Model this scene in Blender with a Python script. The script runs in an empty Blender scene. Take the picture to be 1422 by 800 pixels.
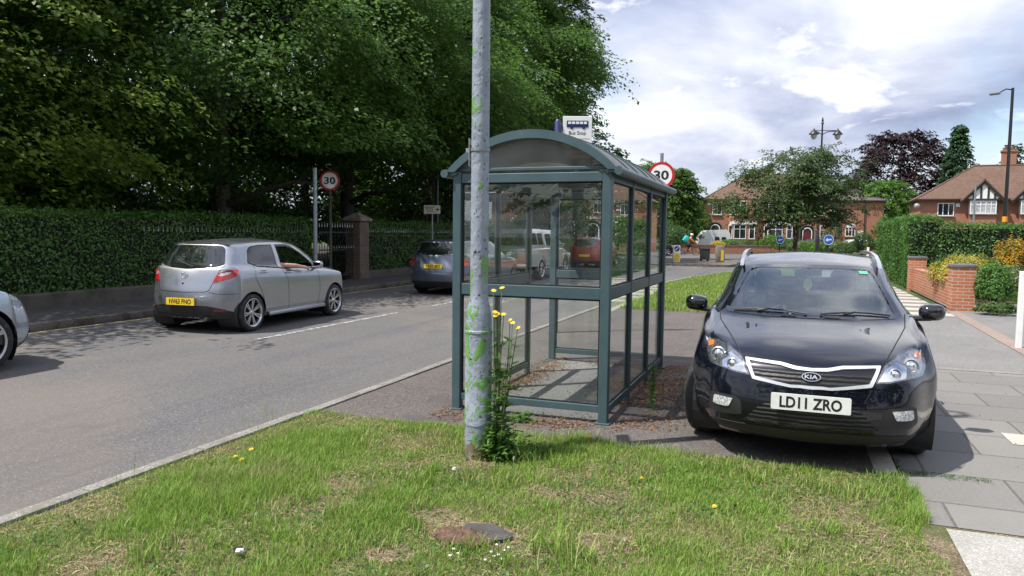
import bpy, bmesh, math, random
import numpy as np
from mathutils import Vector, Matrix, geometry
from mathutils.bvhtree import BVHTree
random.seed(7); RNG = np.random.default_rng(11)
PI = math.pi
scene = bpy.context.scene
COL = scene.collection
# ------------------------------------------------------------------ camera model (used for the camera only and to lay out the place)
CF, CH = 1020.0, 1.6
YAW, PITCH, ROLL = math.radians(20.6), math.atan(75 / 1020.), math.radians(0.7)
C_FW = Vector((-math.sin(YAW) * math.cos(PITCH), math.cos(YAW) * math.cos(PITCH), -math.sin(PITCH)))
_r0 = Vector((math.cos(YAW), math.sin(YAW), 0)); _u0 = _r0.cross(C_FW)
C_RT = _r0 * math.cos(ROLL) + _u0 * math.sin(ROLL)
C_UP = -_r0 * math.sin(ROLL) + _u0 * math.cos(ROLL)
def far(px, d, z=0.0):
    """a point of the place seen towards photo column px, d metres out (depth measured level)"""
    x = (px - 711) / CF * d
    return Vector((x * math.cos(YAW) - d * math.sin(YAW), x * math.sin(YAW) + d * math.cos(YAW), z))
def zat(py, px, d):
    return CH + (325 + .0122 * (px - 711) - py) / CF * d

# ------------------------------------------------------------------ node materials
MATS = {}
def new_mat(name):
    m = bpy.data.materials.new(name); m.use_nodes = True
    nt = m.node_tree; nt.nodes.clear()
    out = nt.nodes.new('ShaderNodeOutputMaterial')
    MATS[name] = m
    return m, nt, out
def N(nt, t, **kw):
    n = nt.nodes.new(t)
    for k, v in kw.items():
        if k.startswith('i_'):
            key = k[2:]
            key = int(key) if key.isdigit() else key.replace('_', ' ')
            n.inputs[key].default_value = v
        else: setattr(n, k, v)
    return n
def L(nt, a, b): nt.links.new(a, b)
def c4(c): return (c[0], c[1], c[2], 1.0)
def mixc(nt, fac, a, b, mode='MIX'):
    n = nt.nodes.new('ShaderNodeMix'); n.data_type = 'RGBA'; n.blend_type = mode
    for sock, v in ((n.inputs[0], fac), (n.inputs[6], a), (n.inputs[7], b)):
        if hasattr(v, 'is_output'): nt.links.new(v, sock)
        elif isinstance(v, (int, float)): sock.default_value = v
        else: sock.default_value = c4(v)
    return n.outputs[2]
def ramp(nt, src, stops, interp='LINEAR'):
    n = nt.nodes.new('ShaderNodeValToRGB'); n.color_ramp.interpolation = interp
    el = n.color_ramp.elements
    while len(el) < len(stops): el.new(.5)
    for e, (p, c) in zip(el, stops):
        e.position = p; e.color = c4(c) if not isinstance(c, (int, float)) else (c, c, c, 1)
    nt.links.new(src, n.inputs[0])
    return n.outputs[0]
def noise(nt, scale, detail=4, rough=.55, vec=None, dist=0.0, coord='Object'):
    n = nt.nodes.new('ShaderNodeTexNoise')
    n.inputs['Scale'].default_value = scale; n.inputs['Detail'].default_value = detail
    n.inputs['Roughness'].default_value = rough; n.inputs['Distortion'].default_value = dist
    if vec is None:
        tc = nt.nodes.new('ShaderNodeTexCoord'); vec = tc.outputs[coord]
    nt.links.new(vec, n.inputs['Vector'])
    return n.outputs['Fac']
def bump(nt, h, strength=.3, dist=.01):
    b = nt.nodes.new('ShaderNodeBump'); b.inputs['Strength'].default_value = strength
    b.inputs['Distance'].default_value = dist; nt.links.new(h, b.inputs['Height'])
    return b.outputs[0]
def simple(name, col, rough=.6, metal=0.0, var=.12, vscale=6.0, spec=.5, coat=0.0, bmp=0.0, bscale=80, emit=None, dirt=None, detail=4):
    """principled surface with a little procedural variation"""
    if name in MATS: return MATS[name]
    m, nt, out = new_mat(name)
    p = N(nt, 'ShaderNodeBsdfPrincipled')
    p.inputs['Roughness'].default_value = rough; p.inputs['Metallic'].default_value = metal
    p.inputs['Specular IOR Level'].default_value = spec
    p.inputs['Coat Weight'].default_value = coat; p.inputs['Coat Roughness'].default_value = .03
    f = noise(nt, vscale, detail)
    dk = tuple(c * (1 - var) for c in col); lt = tuple(min(1, c * (1 + var)) for c in col)
    c = ramp(nt, f, [(.3, dk), (.7, lt)])
    if dirt:
        f2 = noise(nt, dirt[1], 6, .65)
        c = mixc(nt, ramp(nt, f2, [(dirt[2], 0.), (dirt[2] + .15, 1.)]), c, dirt[0])
    L(nt, c, p.inputs['Base Color'])
    if bmp: L(nt, bump(nt, noise(nt, bscale, 3), bmp, .01), p.inputs['Normal'])
    if emit:
        p.inputs['Emission Color'].default_value = c4(emit[0]); p.inputs['Emission Strength'].default_value = emit[1]
    L(nt, p.outputs[0], out.inputs[0])
    return m
def leaf_mat(name, dark, light, trans=.35, scale=1.2, rough=.5, dry=None):
    if name in MATS: return MATS[name]
    m, nt, out = new_mat(name)
    g = N(nt, 'ShaderNodeNewGeometry')
    rnd = g.outputs['Random Per Island']
    c = ramp(nt, rnd, [(0, dark), (1, light)])
    big = noise(nt, scale, 3)
    c = mixc(nt, ramp(nt, big, [(.35, 0.), (.65, .45)]), c, tuple(x * .55 for x in dark))
    if dry:
        c = mixc(nt, ramp(nt, rnd, [(1 - dry[1], 0.), (min(1, 1 - dry[1] + .01), 1.)]), c, dry[0])
    p = N(nt, 'ShaderNodeBsdfPrincipled'); p.inputs['Roughness'].default_value = rough
    p.inputs['Specular IOR Level'].default_value = .35
    L(nt, c, p.inputs['Base Color'])
    t = N(nt, 'ShaderNodeBsdfTranslucent')
    L(nt, mixc(nt, .5, c, tuple(min(1, x * 1.6) for x in light)), t.inputs[0])
    mx = N(nt, 'ShaderNodeMixShader', i_0=trans)
    L(nt, p.outputs[0], mx.inputs[1]); L(nt, t.outputs[0], mx.inputs[2]); L(nt, mx.outputs[0], out.inputs[0])
    return m
def paint_mat(name, col, metal=.5, rough=.35, inside=(.03, .03, .032), coat=1.0, dust=.0):
    if name in MATS: return MATS[name]
    m, nt, out = new_mat(name)
    p = N(nt, 'ShaderNodeBsdfPrincipled')
    p.inputs['Metallic'].default_value = metal; p.inputs['Coat Weight'].default_value = coat; p.inputs['Specular IOR Level'].default_value = .2
    p.inputs['Coat Roughness'].default_value = .025
    fl = noise(nt, 900, 1)
    c = ramp(nt, fl, [(.3, tuple(x * .8 for x in col)), (.7, tuple(min(1, x * 1.2) for x in col))])
    dn = noise(nt, 3.0, 6, .7)
    c = mixc(nt, ramp(nt, dn, [(.45, 0.), (.8, dust)]), c, (.22, .2, .17))
    L(nt, c, p.inputs['Base Color'])
    L(nt, ramp(nt, dn, [(.4, rough), (.75, rough + .12)]), p.inputs['Roughness'])
    d = N(nt, 'ShaderNodeBsdfDiffuse', i_0=c4(inside))
    g = N(nt, 'ShaderNodeNewGeometry'); mx = N(nt, 'ShaderNodeMixShader')
    L(nt, g.outputs['Backfacing'], mx.inputs[0]); L(nt, p.outputs[0], mx.inputs[1]); L(nt, d.outputs[0], mx.inputs[2])
    L(nt, mx.outputs[0], out.inputs[0])
    return m
def glass_mat(name, tint=(.9, .95, .93), ior=1.5, rough=0.0, dirt=.0, boost=0.0):
    """thin pane: see-through with a Fresnel reflection and a film of dirt"""
    if name in MATS: return MATS[name]
    m, nt, out = new_mat(name)
    t = N(nt, 'ShaderNodeBsdfTransparent', i_0=c4(tint)); g = N(nt, 'ShaderNodeBsdfGlossy', i_0=(1, 1, 1, 1))
    g.inputs['Roughness'].default_value = rough
    f = N(nt, 'ShaderNodeFresnel'); gm_ = N(nt, 'ShaderNodeNewGeometry'); mr_ = N(nt, 'ShaderNodeMapRange'); mr_.inputs['To Min'].default_value = ior; mr_.inputs['To Max'].default_value = 1 / ior
    L(nt, gm_.outputs['Backfacing'], mr_.inputs['Value']); L(nt, mr_.outputs[0], f.inputs['IOR']); ff = f.outputs[0]
    if boost:
        a = N(nt, 'ShaderNodeMath', operation='ADD', use_clamp=True); a.inputs[1].default_value = boost
        L(nt, ff, a.inputs[0]); ff = a.outputs[0]
    mx = N(nt, 'ShaderNodeMixShader'); L(nt, ff, mx.inputs[0]); L(nt, t.outputs[0], mx.inputs[1]); L(nt, g.outputs[0], mx.inputs[2])
    res = mx.outputs[0]
    if dirt:
        d = N(nt, 'ShaderNodeBsdfDiffuse', i_0=(.45, .45, .42, 1))
        fac = ramp(nt, noise(nt, 2.2, 7, .65, dist=1.5), [(.35, dirt * .35), (.75, dirt)])
        m2 = N(nt, 'ShaderNodeMixShader'); L(nt, fac, m2.inputs[0]); L(nt, res, m2.inputs[1]); L(nt, d.outputs[0], m2.inputs[2])
        res = m2.outputs[0]
    L(nt, res, out.inputs[0])
    return m
def brick_mat(name, c1, c2, mortar, bw=.225, bh=.075, mo=.01, var=.5, rough=.85, offset=.5, weather=.35):
    if name in MATS: return MATS[name]
    m, nt, out = new_mat(name)
    tc = N(nt, 'ShaderNodeTexCoord')
    b = N(nt, 'ShaderNodeTexBrick'); b.offset = offset
    b.inputs['Scale'].default_value = 1.0; b.inputs['Brick Width'].default_value = bw; b.inputs['Row Height'].default_value = bh
    b.inputs['Mortar Size'].default_value = mo; b.inputs['Mortar Smooth'].default_value = .15; b.inputs['Bias'].default_value = 0
    b.inputs['Color1'].default_value = c4(c1); b.inputs['Color2'].default_value = c4(c2); b.inputs['Mortar'].default_value = c4(mortar)
    L(nt, tc.outputs['UV'], b.inputs['Vector'])
    n1 = noise(nt, 1.1, 6, .65, tc.outputs['UV']); n2 = noise(nt, 45, 3, .5, tc.outputs['UV'])
    c = mixc(nt, ramp(nt, n1, [(.35, 0.), (.75, weather)]), b.outputs['Color'], tuple(x * .45 for x in c1))
    c = mixc(nt, ramp(nt, n2, [(.3, 0.), (.8, .35)]), c, tuple(min(1, x * 1.35) for x in c2))
    p = N(nt, 'ShaderNodeBsdfPrincipled'); p.inputs['Roughness'].default_value = rough; p.inputs['Specular IOR Level'].default_value = .2
    L(nt, c, p.inputs['Base Color'])
    inv = N(nt, 'ShaderNodeMath', operation='SUBTRACT'); inv.inputs[0].default_value = 1.0; L(nt, b.outputs['Fac'], inv.inputs[1])
    L(nt, bump(nt, inv.outputs[0], .6, .008), p.inputs['Normal'])
    L(nt, p.outputs[0], out.inputs[0])
    return m

# ------------------------------------------------------------------ mesh helpers
def link(o, parent=None):
    COL.objects.link(o)
    if parent is not None: o.parent = parent
    return o
def tag(o, label=None, cat=None, group=None, kind=None):
    if label: o['label'] = label
    if cat: o['category'] = cat
    if group: o['group'] = group
    if kind: o['kind'] = kind
    return o
def empty(name, loc=(0, 0, 0), rz=0.0, parent=None):
    o = bpy.data.objects.new(name, None); o.empty_display_size = .2
    o.location = loc; o.rotation_euler = (0, 0, rz)
    return link(o, parent)
def mesh_obj(name, verts, faces, mat=None, parent=None, smooth=False, uv=True, sharp=None):
    me = bpy.data.meshes.new(name)
    me.from_pydata([tuple(v) for v in verts], [], [tuple(f) for f in faces])
    finish(me, mat, smooth, uv, sharp)
    return link(bpy.data.objects.new(name, me), parent)
def finish(me, mat, smooth=False, uv=True, sharp=None):
    me.validate(); me.update()
    if mat is not None:
        for m in (mat if isinstance(mat, (list, tuple)) else [mat]): me.materials.append(m)
    if smooth:
        me.polygons.foreach_set('use_smooth', [True] * len(me.polygons))
        if sharp is not None: me.set_sharp_from_angle(angle=math.radians(sharp))
    if uv: box_uv(me)
def box_uv(me):
    n = len(me.loops)
    if n == 0: return
    lay = me.uv_layers.new(name='UVMap')
    co = np.empty(len(me.vertices) * 3); me.vertices.foreach_get('co', co); co = co.reshape(-1, 3)
    li = np.empty(n, dtype=np.int32); me.loops.foreach_get('vertex_index', li)
    nf = len(me.polygons)
    nr = np.empty(nf * 3); me.polygons.foreach_get('normal', nr); nr = np.abs(nr.reshape(-1, 3))
    lt = np.empty(nf, dtype=np.int32); me.polygons.foreach_get('loop_total', lt)
    ax = np.repeat(np.argmax(nr * [1, 1, 1.01], axis=1), lt)
    p = co[li]
    u = np.where(ax == 0, p[:, 1], p[:, 0]); v = np.where(ax == 2, p[:, 1], p[:, 2])
    lay.data.foreach_set('uv', np.stack([u, v], 1).ravel())
class MB:
    """collects simple shapes into one mesh"""
    def __init__(s): s.v = []; s.f = []
    def add(s, vs, fs):
        b = len(s.v); s.v += [Vector(v) for v in vs]; s.f += [tuple(i + b for i in f) for f in fs]; return s
    def box(s, c, d, rz=0.0, bev=0.0, rx=0.0, ry=0.0):
        hx, hy, hz = d[0] / 2, d[1] / 2, d[2] / 2
        M = Matrix.Rotation(rz, 3, 'Z') @ Matrix.Rotation(ry, 3, 'Y') @ Matrix.Rotation(rx, 3, 'X'); c = Vector(c)
        if bev <= 0:
            vs = [Vector((x, y, z)) for z in (-hz, hz) for y in (-hy, hy) for x in (-hx, hx)]
            fs = [(0, 2, 3, 1), (4, 5, 7, 6), (0, 1, 5, 4), (2, 6, 7, 3), (0, 4, 6, 2), (1, 3, 7, 5)]
        else:
            b = min(bev, hx * .99, hy * .99, hz * .99)
            bm = bmesh.new(); bmesh.ops.create_cube(bm, size=1)
            for v in bm.verts: v.co = Vector((v.co.x * d[0], v.co.y * d[1], v.co.z * d[2]))
            bmesh.ops.bevel(bm, geom=bm.edges[:], offset=b, segments=2, affect='EDGES', profile=.5)
            bm.verts.index_update(); vs = [v.co.copy() for v in bm.verts]; fs = [tuple(v.index for v in f.verts) for f in bm.faces]; bm.free()
        return s.add([M @ v + c for v in vs], fs)
    def tube(s, pts, r, n=12, cap=True, r_list=None):
        pts = [Vector(p) for p in pts]; rings = []
        up = None
        for i, p in enumerate(pts):
            t = (pts[min(i + 1, len(pts) - 1)] - pts[max(i - 1, 0)]).normalized()
            if up is None:
                up = Vector((0, 0, 1)) if abs(t.z) < .95 else Vector((0, 1, 0))
            a = t.cross(up).normalized(); b = a.cross(t).normalized(); up = b
            rr = r_list[i] if r_list else r
            rings.append([p + (a * math.cos(2 * PI * k / n) + b * math.sin(2 * PI * k / n)) * rr for k in range(n)])
        vs = [v for ring in rings for v in ring]; fs = []
        for i in range(len(rings) - 1):
            for k in range(n):
                k2 = (k + 1) % n; fs.append((i * n + k, i * n + k2, (i + 1) * n + k2, (i + 1) * n + k))
        if cap: fs.append(tuple(range(n))); fs.append(tuple(range((len(rings) - 1) * n, len(rings) * n))[::-1])
        fs = [f[::-1] for f in fs]
        return s.add(vs, fs)
    def lathe(s, prof, n=24, M=None, closed=False):
        """prof: (radius, height) about Z"""
        M = M or Matrix.Identity(4); vs = []; fs = []
        for (r, z) in prof:
            for k in range(n):
                a = 2 * PI * k / n; vs.append(M @ Vector((r * math.cos(a), r * math.sin(a), z)))
        m = len(prof)
        for i in range(m if closed else m - 1):
            j = (i + 1) % m
            for k in range(n):
                k2 = (k + 1) % n; fs.append((i * n + k, i * n + k2, j * n + k2, j * n + k))
        return s.add(vs, fs)
    def prism(s, poly, M, t):
        """poly in 2D, extruded t along local z of M"""
        n = len(poly); vs = [M @ Vector((x, y, 0)) for x, y in poly] + [M @ Vector((x, y, t)) for x, y in poly]
        tris = geometry.tessellate_polygon([[Vector((x, y, 0)) for x, y in poly]])
        ar = sum(poly[i][0] * poly[(i + 1) % n][1] - poly[(i + 1) % n][0] * poly[i][1] for i in range(n))
        fs = []
        for a, b, c in tris:
            x = (poly[b][0] - poly[a][0]) * (poly[c][1] - poly[a][1]) - (poly[c][0] - poly[a][0]) * (poly[b][1] - poly[a][1])
            if x < 0: b, c = c, b
            fs.append((a, c, b)); fs.append((a + n, b + n, c + n))
        for i in range(n):
            j = (i + 1) % n
            fs.append((i, j, j + n, i + n) if ar > 0 else (j, i, i + n, j + n))
        if M.to_3x3().determinant() < 0: fs = [f[::-1] for f in fs]
        return s.add(vs, fs)
    def build(s, name, mat, parent=None, smooth=False, sharp=35):
        return mesh_obj(name, s.v, s.f, mat, parent, smooth, True, sharp if smooth else None)
def frame_M(o, ex, ey):
    ex = Vector(ex).normalized(); ey = Vector(ey).normalized(); ez = ex.cross(ey)
    return Matrix(((ex.x, ey.x, ez.x, o[0]), (ex.y, ey.y, ez.y, o[1]), (ex.z, ey.z, ez.z, o[2]), (0, 0, 0, 1)))
def text(name, s, mat, parent, o, ex, ey, height=None, width=None, depth=.002, bold=0.0):
    """lettering as a thin mesh; o = centre, ex = reading direction, ey = up"""
    cu = bpy.data.curves.new(name, 'FONT'); cu.body = s; cu.size = 1; cu.extrude = 0; cu.offset = bold
    cu.align_x = 'LEFT'; cu.resolution_u = 3
    ob = bpy.data.objects.new(name, cu); COL.objects.link(ob)
    dg = bpy.context.evaluated_depsgraph_get(); me0 = ob.evaluated_get(dg).to_mesh()
    co = [v.co.copy() for v in me0.vertices]; fs = [tuple(p.vertices) for p in me0.polygons]
    ob.to_mesh_clear(); bpy.data.objects.remove(ob); bpy.data.curves.remove(cu)
    x0 = min(c.x for c in co); x1 = max(c.x for c in co); y0 = min(c.y for c in co); y1 = max(c.y for c in co)
    sy = (height / (y1 - y0)) if height else width / (x1 - x0)
    sx = (width / (x1 - x0)) if width else sy
    M = frame_M(o, ex, ey)
    vs = [M @ Vector(((c.x - (x0 + x1) / 2) * sx, (c.y - (y0 + y1) / 2) * sy, depth)) for c in co]
    return mesh_obj(name, vs, fs, mat, parent, uv=False)
def quads_obj(name, co, mat, parent=None, nper=4, smooth=False):
    """co: (n, nper, 3) array; one loose polygon per row"""
    n = co.shape[0]; me = bpy.data.meshes.new(name)
    me.vertices.add(n * nper); me.vertices.foreach_set('co', co.astype(np.float32).ravel())
    me.loops.add(n * nper); me.loops.foreach_set('vertex_index', np.arange(n * nper, dtype=np.int32))
    me.polygons.add(n); me.polygons.foreach_set('loop_start', np.arange(0, n * nper, nper, dtype=np.int32))
    me.update(calc_edges=True); me.materials.append(mat)
    return link(bpy.data.objects.new(name, me), parent)
def unit(a): return a / np.maximum(1e-9, np.linalg.norm(a, axis=-1, keepdims=True))
def leaf_quads(c, nrm, size, asp=.6, axis=None, fold=.15, rng=RNG):
    """rhombic leaves at centres c with normals nrm"""
    n = len(c); nrm = unit(nrm)
    r = rng.normal(size=(n, 3)) if axis is None else axis + rng.normal(size=(n, 3)) * .35
    a = unit(r - (r * nrm).sum(1, keepdims=True) * nrm); b = np.cross(nrm, a)
    s = (size * rng.uniform(.7, 1.3, n))[:, None] if np.isscalar(size) else size[:, None]
    A = a * s * .5; B = b * s * .5 * asp; U = nrm * s * fold
    return np.stack([c - A, c - B * 1.0 + A * .1 + U, c + A, c + B + A * .1 + U], axis=1)
def skin(name, pts, edges, rad, mat, parent=None, sub=2, root=0):
    me = bpy.data.meshes.new(name); me.from_pydata([tuple(p) for p in pts], edges, []); me.update()
    o = bpy.data.objects.new(name, me); COL.objects.link(o)
    o.modifiers.new('s', 'SKIN'); sm = o.modifiers.new('u', 'SUBSURF'); sm.levels = sub; sm.render_levels = sub
    for i, r in enumerate(rad):
        r = (r, r) if isinstance(r, (int, float)) else r
        me.skin_vertices[0].data[i].radius = r
        me.skin_vertices[0].data[i].use_root = (i == root)
    dg = bpy.context.evaluated_depsgraph_get(); m2 = bpy.data.meshes.new_from_object(o.evaluated_get(dg))
    bpy.data.objects.remove(o); bpy.data.meshes.remove(me)
    m2.name = name; m2.materials.clear(); m2.materials.append(mat)
    m2.polygons.foreach_set('use_smooth', [True] * len(m2.polygons))
    return link(bpy.data.objects.new(name, m2), parent)
def copy_tree(o, parent=None):
    c = o.copy(); COL.objects.link(c)
    if parent is not None: c.parent = parent
    for ch in o.children: copy_tree(ch, c)
    return c
# ------------------------------------------------------------------ cars
def pchip(t, P, tn):
    """monotone cubic through P (n, ..., 3) at t, sampled at tn along axis 0"""
    h = np.diff(t); sh = (slice(None),) + (None,) * (P.ndim - 1)
    d = np.diff(P, axis=0) / h[sh]
    m = np.zeros_like(P); w1 = (2 * h[1:] + h[:-1])[sh]; w2 = (h[1:] + 2 * h[:-1])[sh]
    ok = d[:-1] * d[1:] > 0
    with np.errstate(divide='ignore', invalid='ignore'):
        hm = (w1 + w2) / (w1 / d[:-1] + w2 / d[1:])
    m[1:-1] = np.where(ok, hm, 0); m[0] = d[0]; m[-1] = d[-1]
    i = np.clip(np.searchsorted(t, tn, side='right') - 1, 0, len(t) - 2)
    u = ((tn - t[i]) / h[i])[sh]; hh = h[i][sh]
    return (2*u**3-3*u**2+1)*P[i] + (u**3-2*u**2+u)*hh*m[i] + (-2*u**3+3*u**2)*P[i+1] + (u**3-u**2)*hh*m[i+1]
def car_surface(q, step=.022):
    """closed-ring control grid -> dense body shell. local axes: X right, Y forward, Z up, s = distance back from the nose"""
    W, Ln = q['W'], q['L']; rows = []
    ss = q['ss']                                         # s of columns 4..11 on the flank
    wcol = [0, 0, .04, .22, .6, .92, 1]
    for k in range(6):
        zf, s0, bow = q['F'][k]; zr, e0, bowr = q['R'][k]; hw, zs, rise = q['S'][k]
        r = []
        for fx, fs in ((0, 0), (.40, .10), (.72, .36), (.91, 1.0)): r.append([fx * hw * q.get('nose', .97) * (1 - (q['nt'][k] * .45 if 'nt' in q else 0)), s0 + bow * fs, 0])
        for j, s in enumerate(ss):
            tf = max(0, 1 - (s / ss[2]) ) ; tr = max(0, (s - ss[5]) / (Ln - ss[5]))
            r.append([hw * (1 - .035 * tf ** 1.5 - (q['nt'][k] * tf if 'nt' in q else 0) - q.get('tailin', .05) * tr ** 1.6), s, 0])
        for fx, fs in ((.91, 1.0), (.72, .36), (.40, .10), (0, 0)): r.append([fx * hw * .97, Ln - e0 - bowr * fs, 0])
        n = len(r)
        for j in range(n):
            zside = zs + rise * (r[j][1] / Ln)
            wf = wcol[j] if j < 7 else 1; wr = wcol[n - 1 - j] if n - 1 - j < 7 else 1
            z = zside
            z = z * wf + zf * (1 - wf); z = z * wr + zr * (1 - wr)
            r[j][2] = z
        rows.append(r)
    for key in ('B1', 'C', 'G', 'T', 'T2'):               # bonnet ring, cowl ring, mid glass, roof edge, roof inner
        rows.append([list(c) for c in q[key]])
    sm = q['T2'][8][1]
    rows.append([[0, c[1] + (sm - c[1]) * .22, c[2] + q.get('crown', .02)] for c in q['T2']])
    P = np.array(rows, float)                             # (rows, cols, 3) = x, s, z
    P[:, :, 1] = Ln / 2 - P[:, :, 1]
    mir = P[:, 1:3].copy(); mir[..., 0] *= -1; mirr = P[:, -3:-1].copy(); mirr[..., 0] *= -1
    Pc = np.concatenate([mir[:, ::-1], P, mirr[:, ::-1]], axis=1)
    chord = np.linalg.norm(np.diff(Pc, axis=1), axis=2)[2:9].mean(0) + .02; tc = np.concatenate([[0], np.cumsum(chord)])
    a, b = tc[2], tc[-3]; nc = int((b - a) / step)
    Q = pchip(tc, Pc.swapaxes(0, 1), np.linspace(a, b, nc)).swapaxes(0, 1)   # rows x nc
    g = Q[-2:-1].copy(); g[..., 0] *= -1
    Qr = np.concatenate([Q, g], axis=0)
    chr_ = np.linalg.norm(np.diff(Qr, axis=0), axis=2).mean(1) + .01; tr_ = np.concatenate([[0], np.cumsum(chr_)])
    e = tr_[-2]; nr = int(e / step)
    G = pchip(tr_, Qr, np.linspace(0, e, nr))             # nr x nc x 3
    full = np.concatenate([G, (G * [-1, 1, 1])[:, -2:0:-1]], axis=1)
    nr, nf = full.shape[:2]
    V = full.reshape(-1, 3); idx = np.arange(nr * nf).reshape(nr, nf); r1 = np.roll(idx, -1, axis=1)
    Fq = np.stack([idx[:-1], r1[:-1], r1[1:], idx[1:]], -1).reshape(-1, 4)
    return V, Fq
def shell_bmesh(V, Fq):
    me = bpy.data.meshes.new('t'); me.from_pydata(V.tolist(), [], Fq.tolist()); me.update()
    bm = bmesh.new(); bm.from_mesh(me); bpy.data.meshes.remove(me)
    bmesh.ops.remove_doubles(bm, verts=bm.verts[:], dist=.0015)
    bmesh.ops.recalc_face_normals(bm, faces=bm.faces[:])
    s = sum((f.calc_center_median() - Vector((0, 0, .7))).dot(f.normal) * f.calc_area() for f in bm.faces)
    if s < 0: bmesh.ops.reverse_faces(bm, faces=bm.faces[:])
    return bm
VIEW = {'front': (Vector((-1, 0, 0)), Vector((0, 0, 1)), Vector((0, 1, 0))),      # 2D x axis, 2D y axis, towards viewer
        'rear': (Vector((1, 0, 0)), Vector((0, 0, 1)), Vector((0, -1, 0))),
        'right': (Vector((0, 1, 0)), Vector((0, 0, 1)), Vector((1, 0, 0))),
        'left': (Vector((0, 1, 0)), Vector((0, 0, 1)), Vector((-1, 0, 0))),
        'top': (Vector((1, 0, 0)), Vector((0, 1, 0)), Vector((0, 0, 1)))}
VIEW['front'] = (Vector((1, 0, 0)), Vector((0, 0, 1)), Vector((0, 1, 0)))
def inside(poly, x, y):
    c = False; n = len(poly); j = n - 1
    for i in range(n):
        xi, yi = poly[i]; xj, yj = poly[j]
        if (yi > y) != (yj > y) and x < (xj - xi) * (y - yi) / (yj - yi) + xi: c = not c
        j = i
    return c
def near_seg(poly, p):
    best = None; n = len(poly)
    for i in range(n):
        a = Vector(poly[i]); b = Vector(poly[(i + 1) % n]); ab = b - a
        t = max(0, min(1, (p - a).dot(ab) / max(1e-9, ab.length_squared))); q = a + ab * t; d = (p - q).length
        if best is None or d < best[0]: best = (d, q)
    return best
def rounded(poly, r=.03, n=4):
    out = []; m = len(poly)
    for i in range(m):
        a, b, c = Vector(poly[i - 1]), Vector(poly[i]), Vector(poly[(i + 1) % m])
        rr = min(r, (a - b).length * .45, (c - b).length * .45)
        p0 = b + (a - b).normalized() * rr; p1 = b + (c - b).normalized() * rr
        for k in range(n + 1):
            t = k / n; out.append(tuple(p0 * (1 - t) ** 2 + b * 2 * t * (1 - t) + p1 * t * t))
    return out
def cut_hole(bm, view, poly, cell=.022, facing=.05, cond=None):
    ex, ey, ez = VIEW[view]
    xs = [p[0] for p in poly]; ys = [p[1] for p in poly]; bb = (min(xs) - .05, max(xs) + .05, min(ys) - .05, max(ys) + .05)
    bm.normal_update(); cand = []
    for v in bm.verts:
        x, y = v.co.dot(ex), v.co.dot(ey)
        if bb[0] < x < bb[1] and bb[2] < y < bb[3] and v.normal.dot(ez) > facing and (cond is None or cond(v.co)): cand.append(v)
    cs = set(cand)
    for v in cand:
        p = Vector((v.co.dot(ex), v.co.dot(ey))); d, q = near_seg(poly, p)
        if d < cell * .62: v.co += ex * (q.x - p.x) + ey * (q.y - p.y)
    dele = []
    for f in bm.faces:
        if not all(v in cs for v in f.verts): continue
        c = f.calc_center_median()
        if inside(poly, c.dot(ex), c.dot(ey)): dele.append(f)
    bmesh.ops.delete(bm, geom=dele, context='FACES')
def resample(poly, res, closed=True):
    out = []; n = len(poly)
    for i in range(n if closed else n - 1):
        a = Vector(poly[i]); b = Vector(poly[(i + 1) % n]); k = max(1, int((b - a).length / res + .5))
        for t in range(k): out.append(a.lerp(b, t / k))
    if not closed: out.append(Vector(poly[-1]))
    return out
def patch(bvh, view, poly, name, mat, parent, lift=.004, thick=.008, res=.03, far_=3.0, holes=None, smooth=True):
    """a panel with the given outline, laid on the body's surface"""
    ex, ey, ez = VIEW[view]
    bd = resample(poly, res); n = len(bd)
    pts = list(bd); edges = [(i, (i + 1) % n) for i in range(n)]
    for h in (holes or []):
        hb = resample(h, res); o = len(pts); pts += hb; edges += [(o + i, o + (i + 1) % len(hb)) for i in range(len(hb))]
    xs = [p.x for p in bd]; ys = [p.y for p in bd]; st = res * 1.3
    gx = np.arange(min(xs) + st * .5, max(xs), st); gy = np.arange(min(ys) + st * .5, max(ys), st)
    pl = [tuple(p) for p in bd]
    for i, x in enumerate(gx):
        for y in gy:
            if inside(pl, x, y) and near_seg(pl, Vector((x, y)))[0] > res * .45 and not any(inside(h, x, y) for h in (holes or [])): pts.append(Vector((x, y)))
    vs, es, fs, *_ = geometry.delaunay_2d_cdt(pts, edges, [], 1 if not holes else 0, 1e-6)
    tri = []
    for f in fs:
        c = sum((vs[i] for i in f), Vector((0, 0))) / len(f)
        if inside(pl, c.x, c.y) and not any(inside(h, c.x, c.y) for h in (holes or [])): tri.append(list(f))
    top = []; bot = []
    for p in vs:
        o = ex * p.x + ey * p.y + ez * far_; hit = bvh.ray_cast(o, -ez, 20)
        if hit[0] is None or hit[1].dot(ez) < .02 :
            hit = bvh.find_nearest(o - ez * (far_ - .5) if hit[0] is None else hit[0])
        nn = hit[1] if hit[1].dot(ez) > -.2 else -hit[1]
        top.append(hit[0] + nn * lift); bot.append(hit[0] + nn * (lift - thick))
    m = len(top); faces = []
    cnt = {}
    for f in tri:
        a, b, c = (top[f[0]], top[f[1]], top[f[2]])
        nn = (b - a).cross(c - a)
        if nn.dot(ez) < 0: f = f[::-1]
        faces.append(tuple(f)); faces.append(tuple(i + m for i in f[::-1]))
        for k in range(3): cnt[(f[k], f[(k + 1) % 3])] = 1
    for (a, b) in cnt:
        if (b, a) not in cnt: faces.append((b, a, a + m, b + m))
    return mesh_obj(name, top + bot, faces, mat, parent, smooth, False, 40 if smooth else None)
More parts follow.
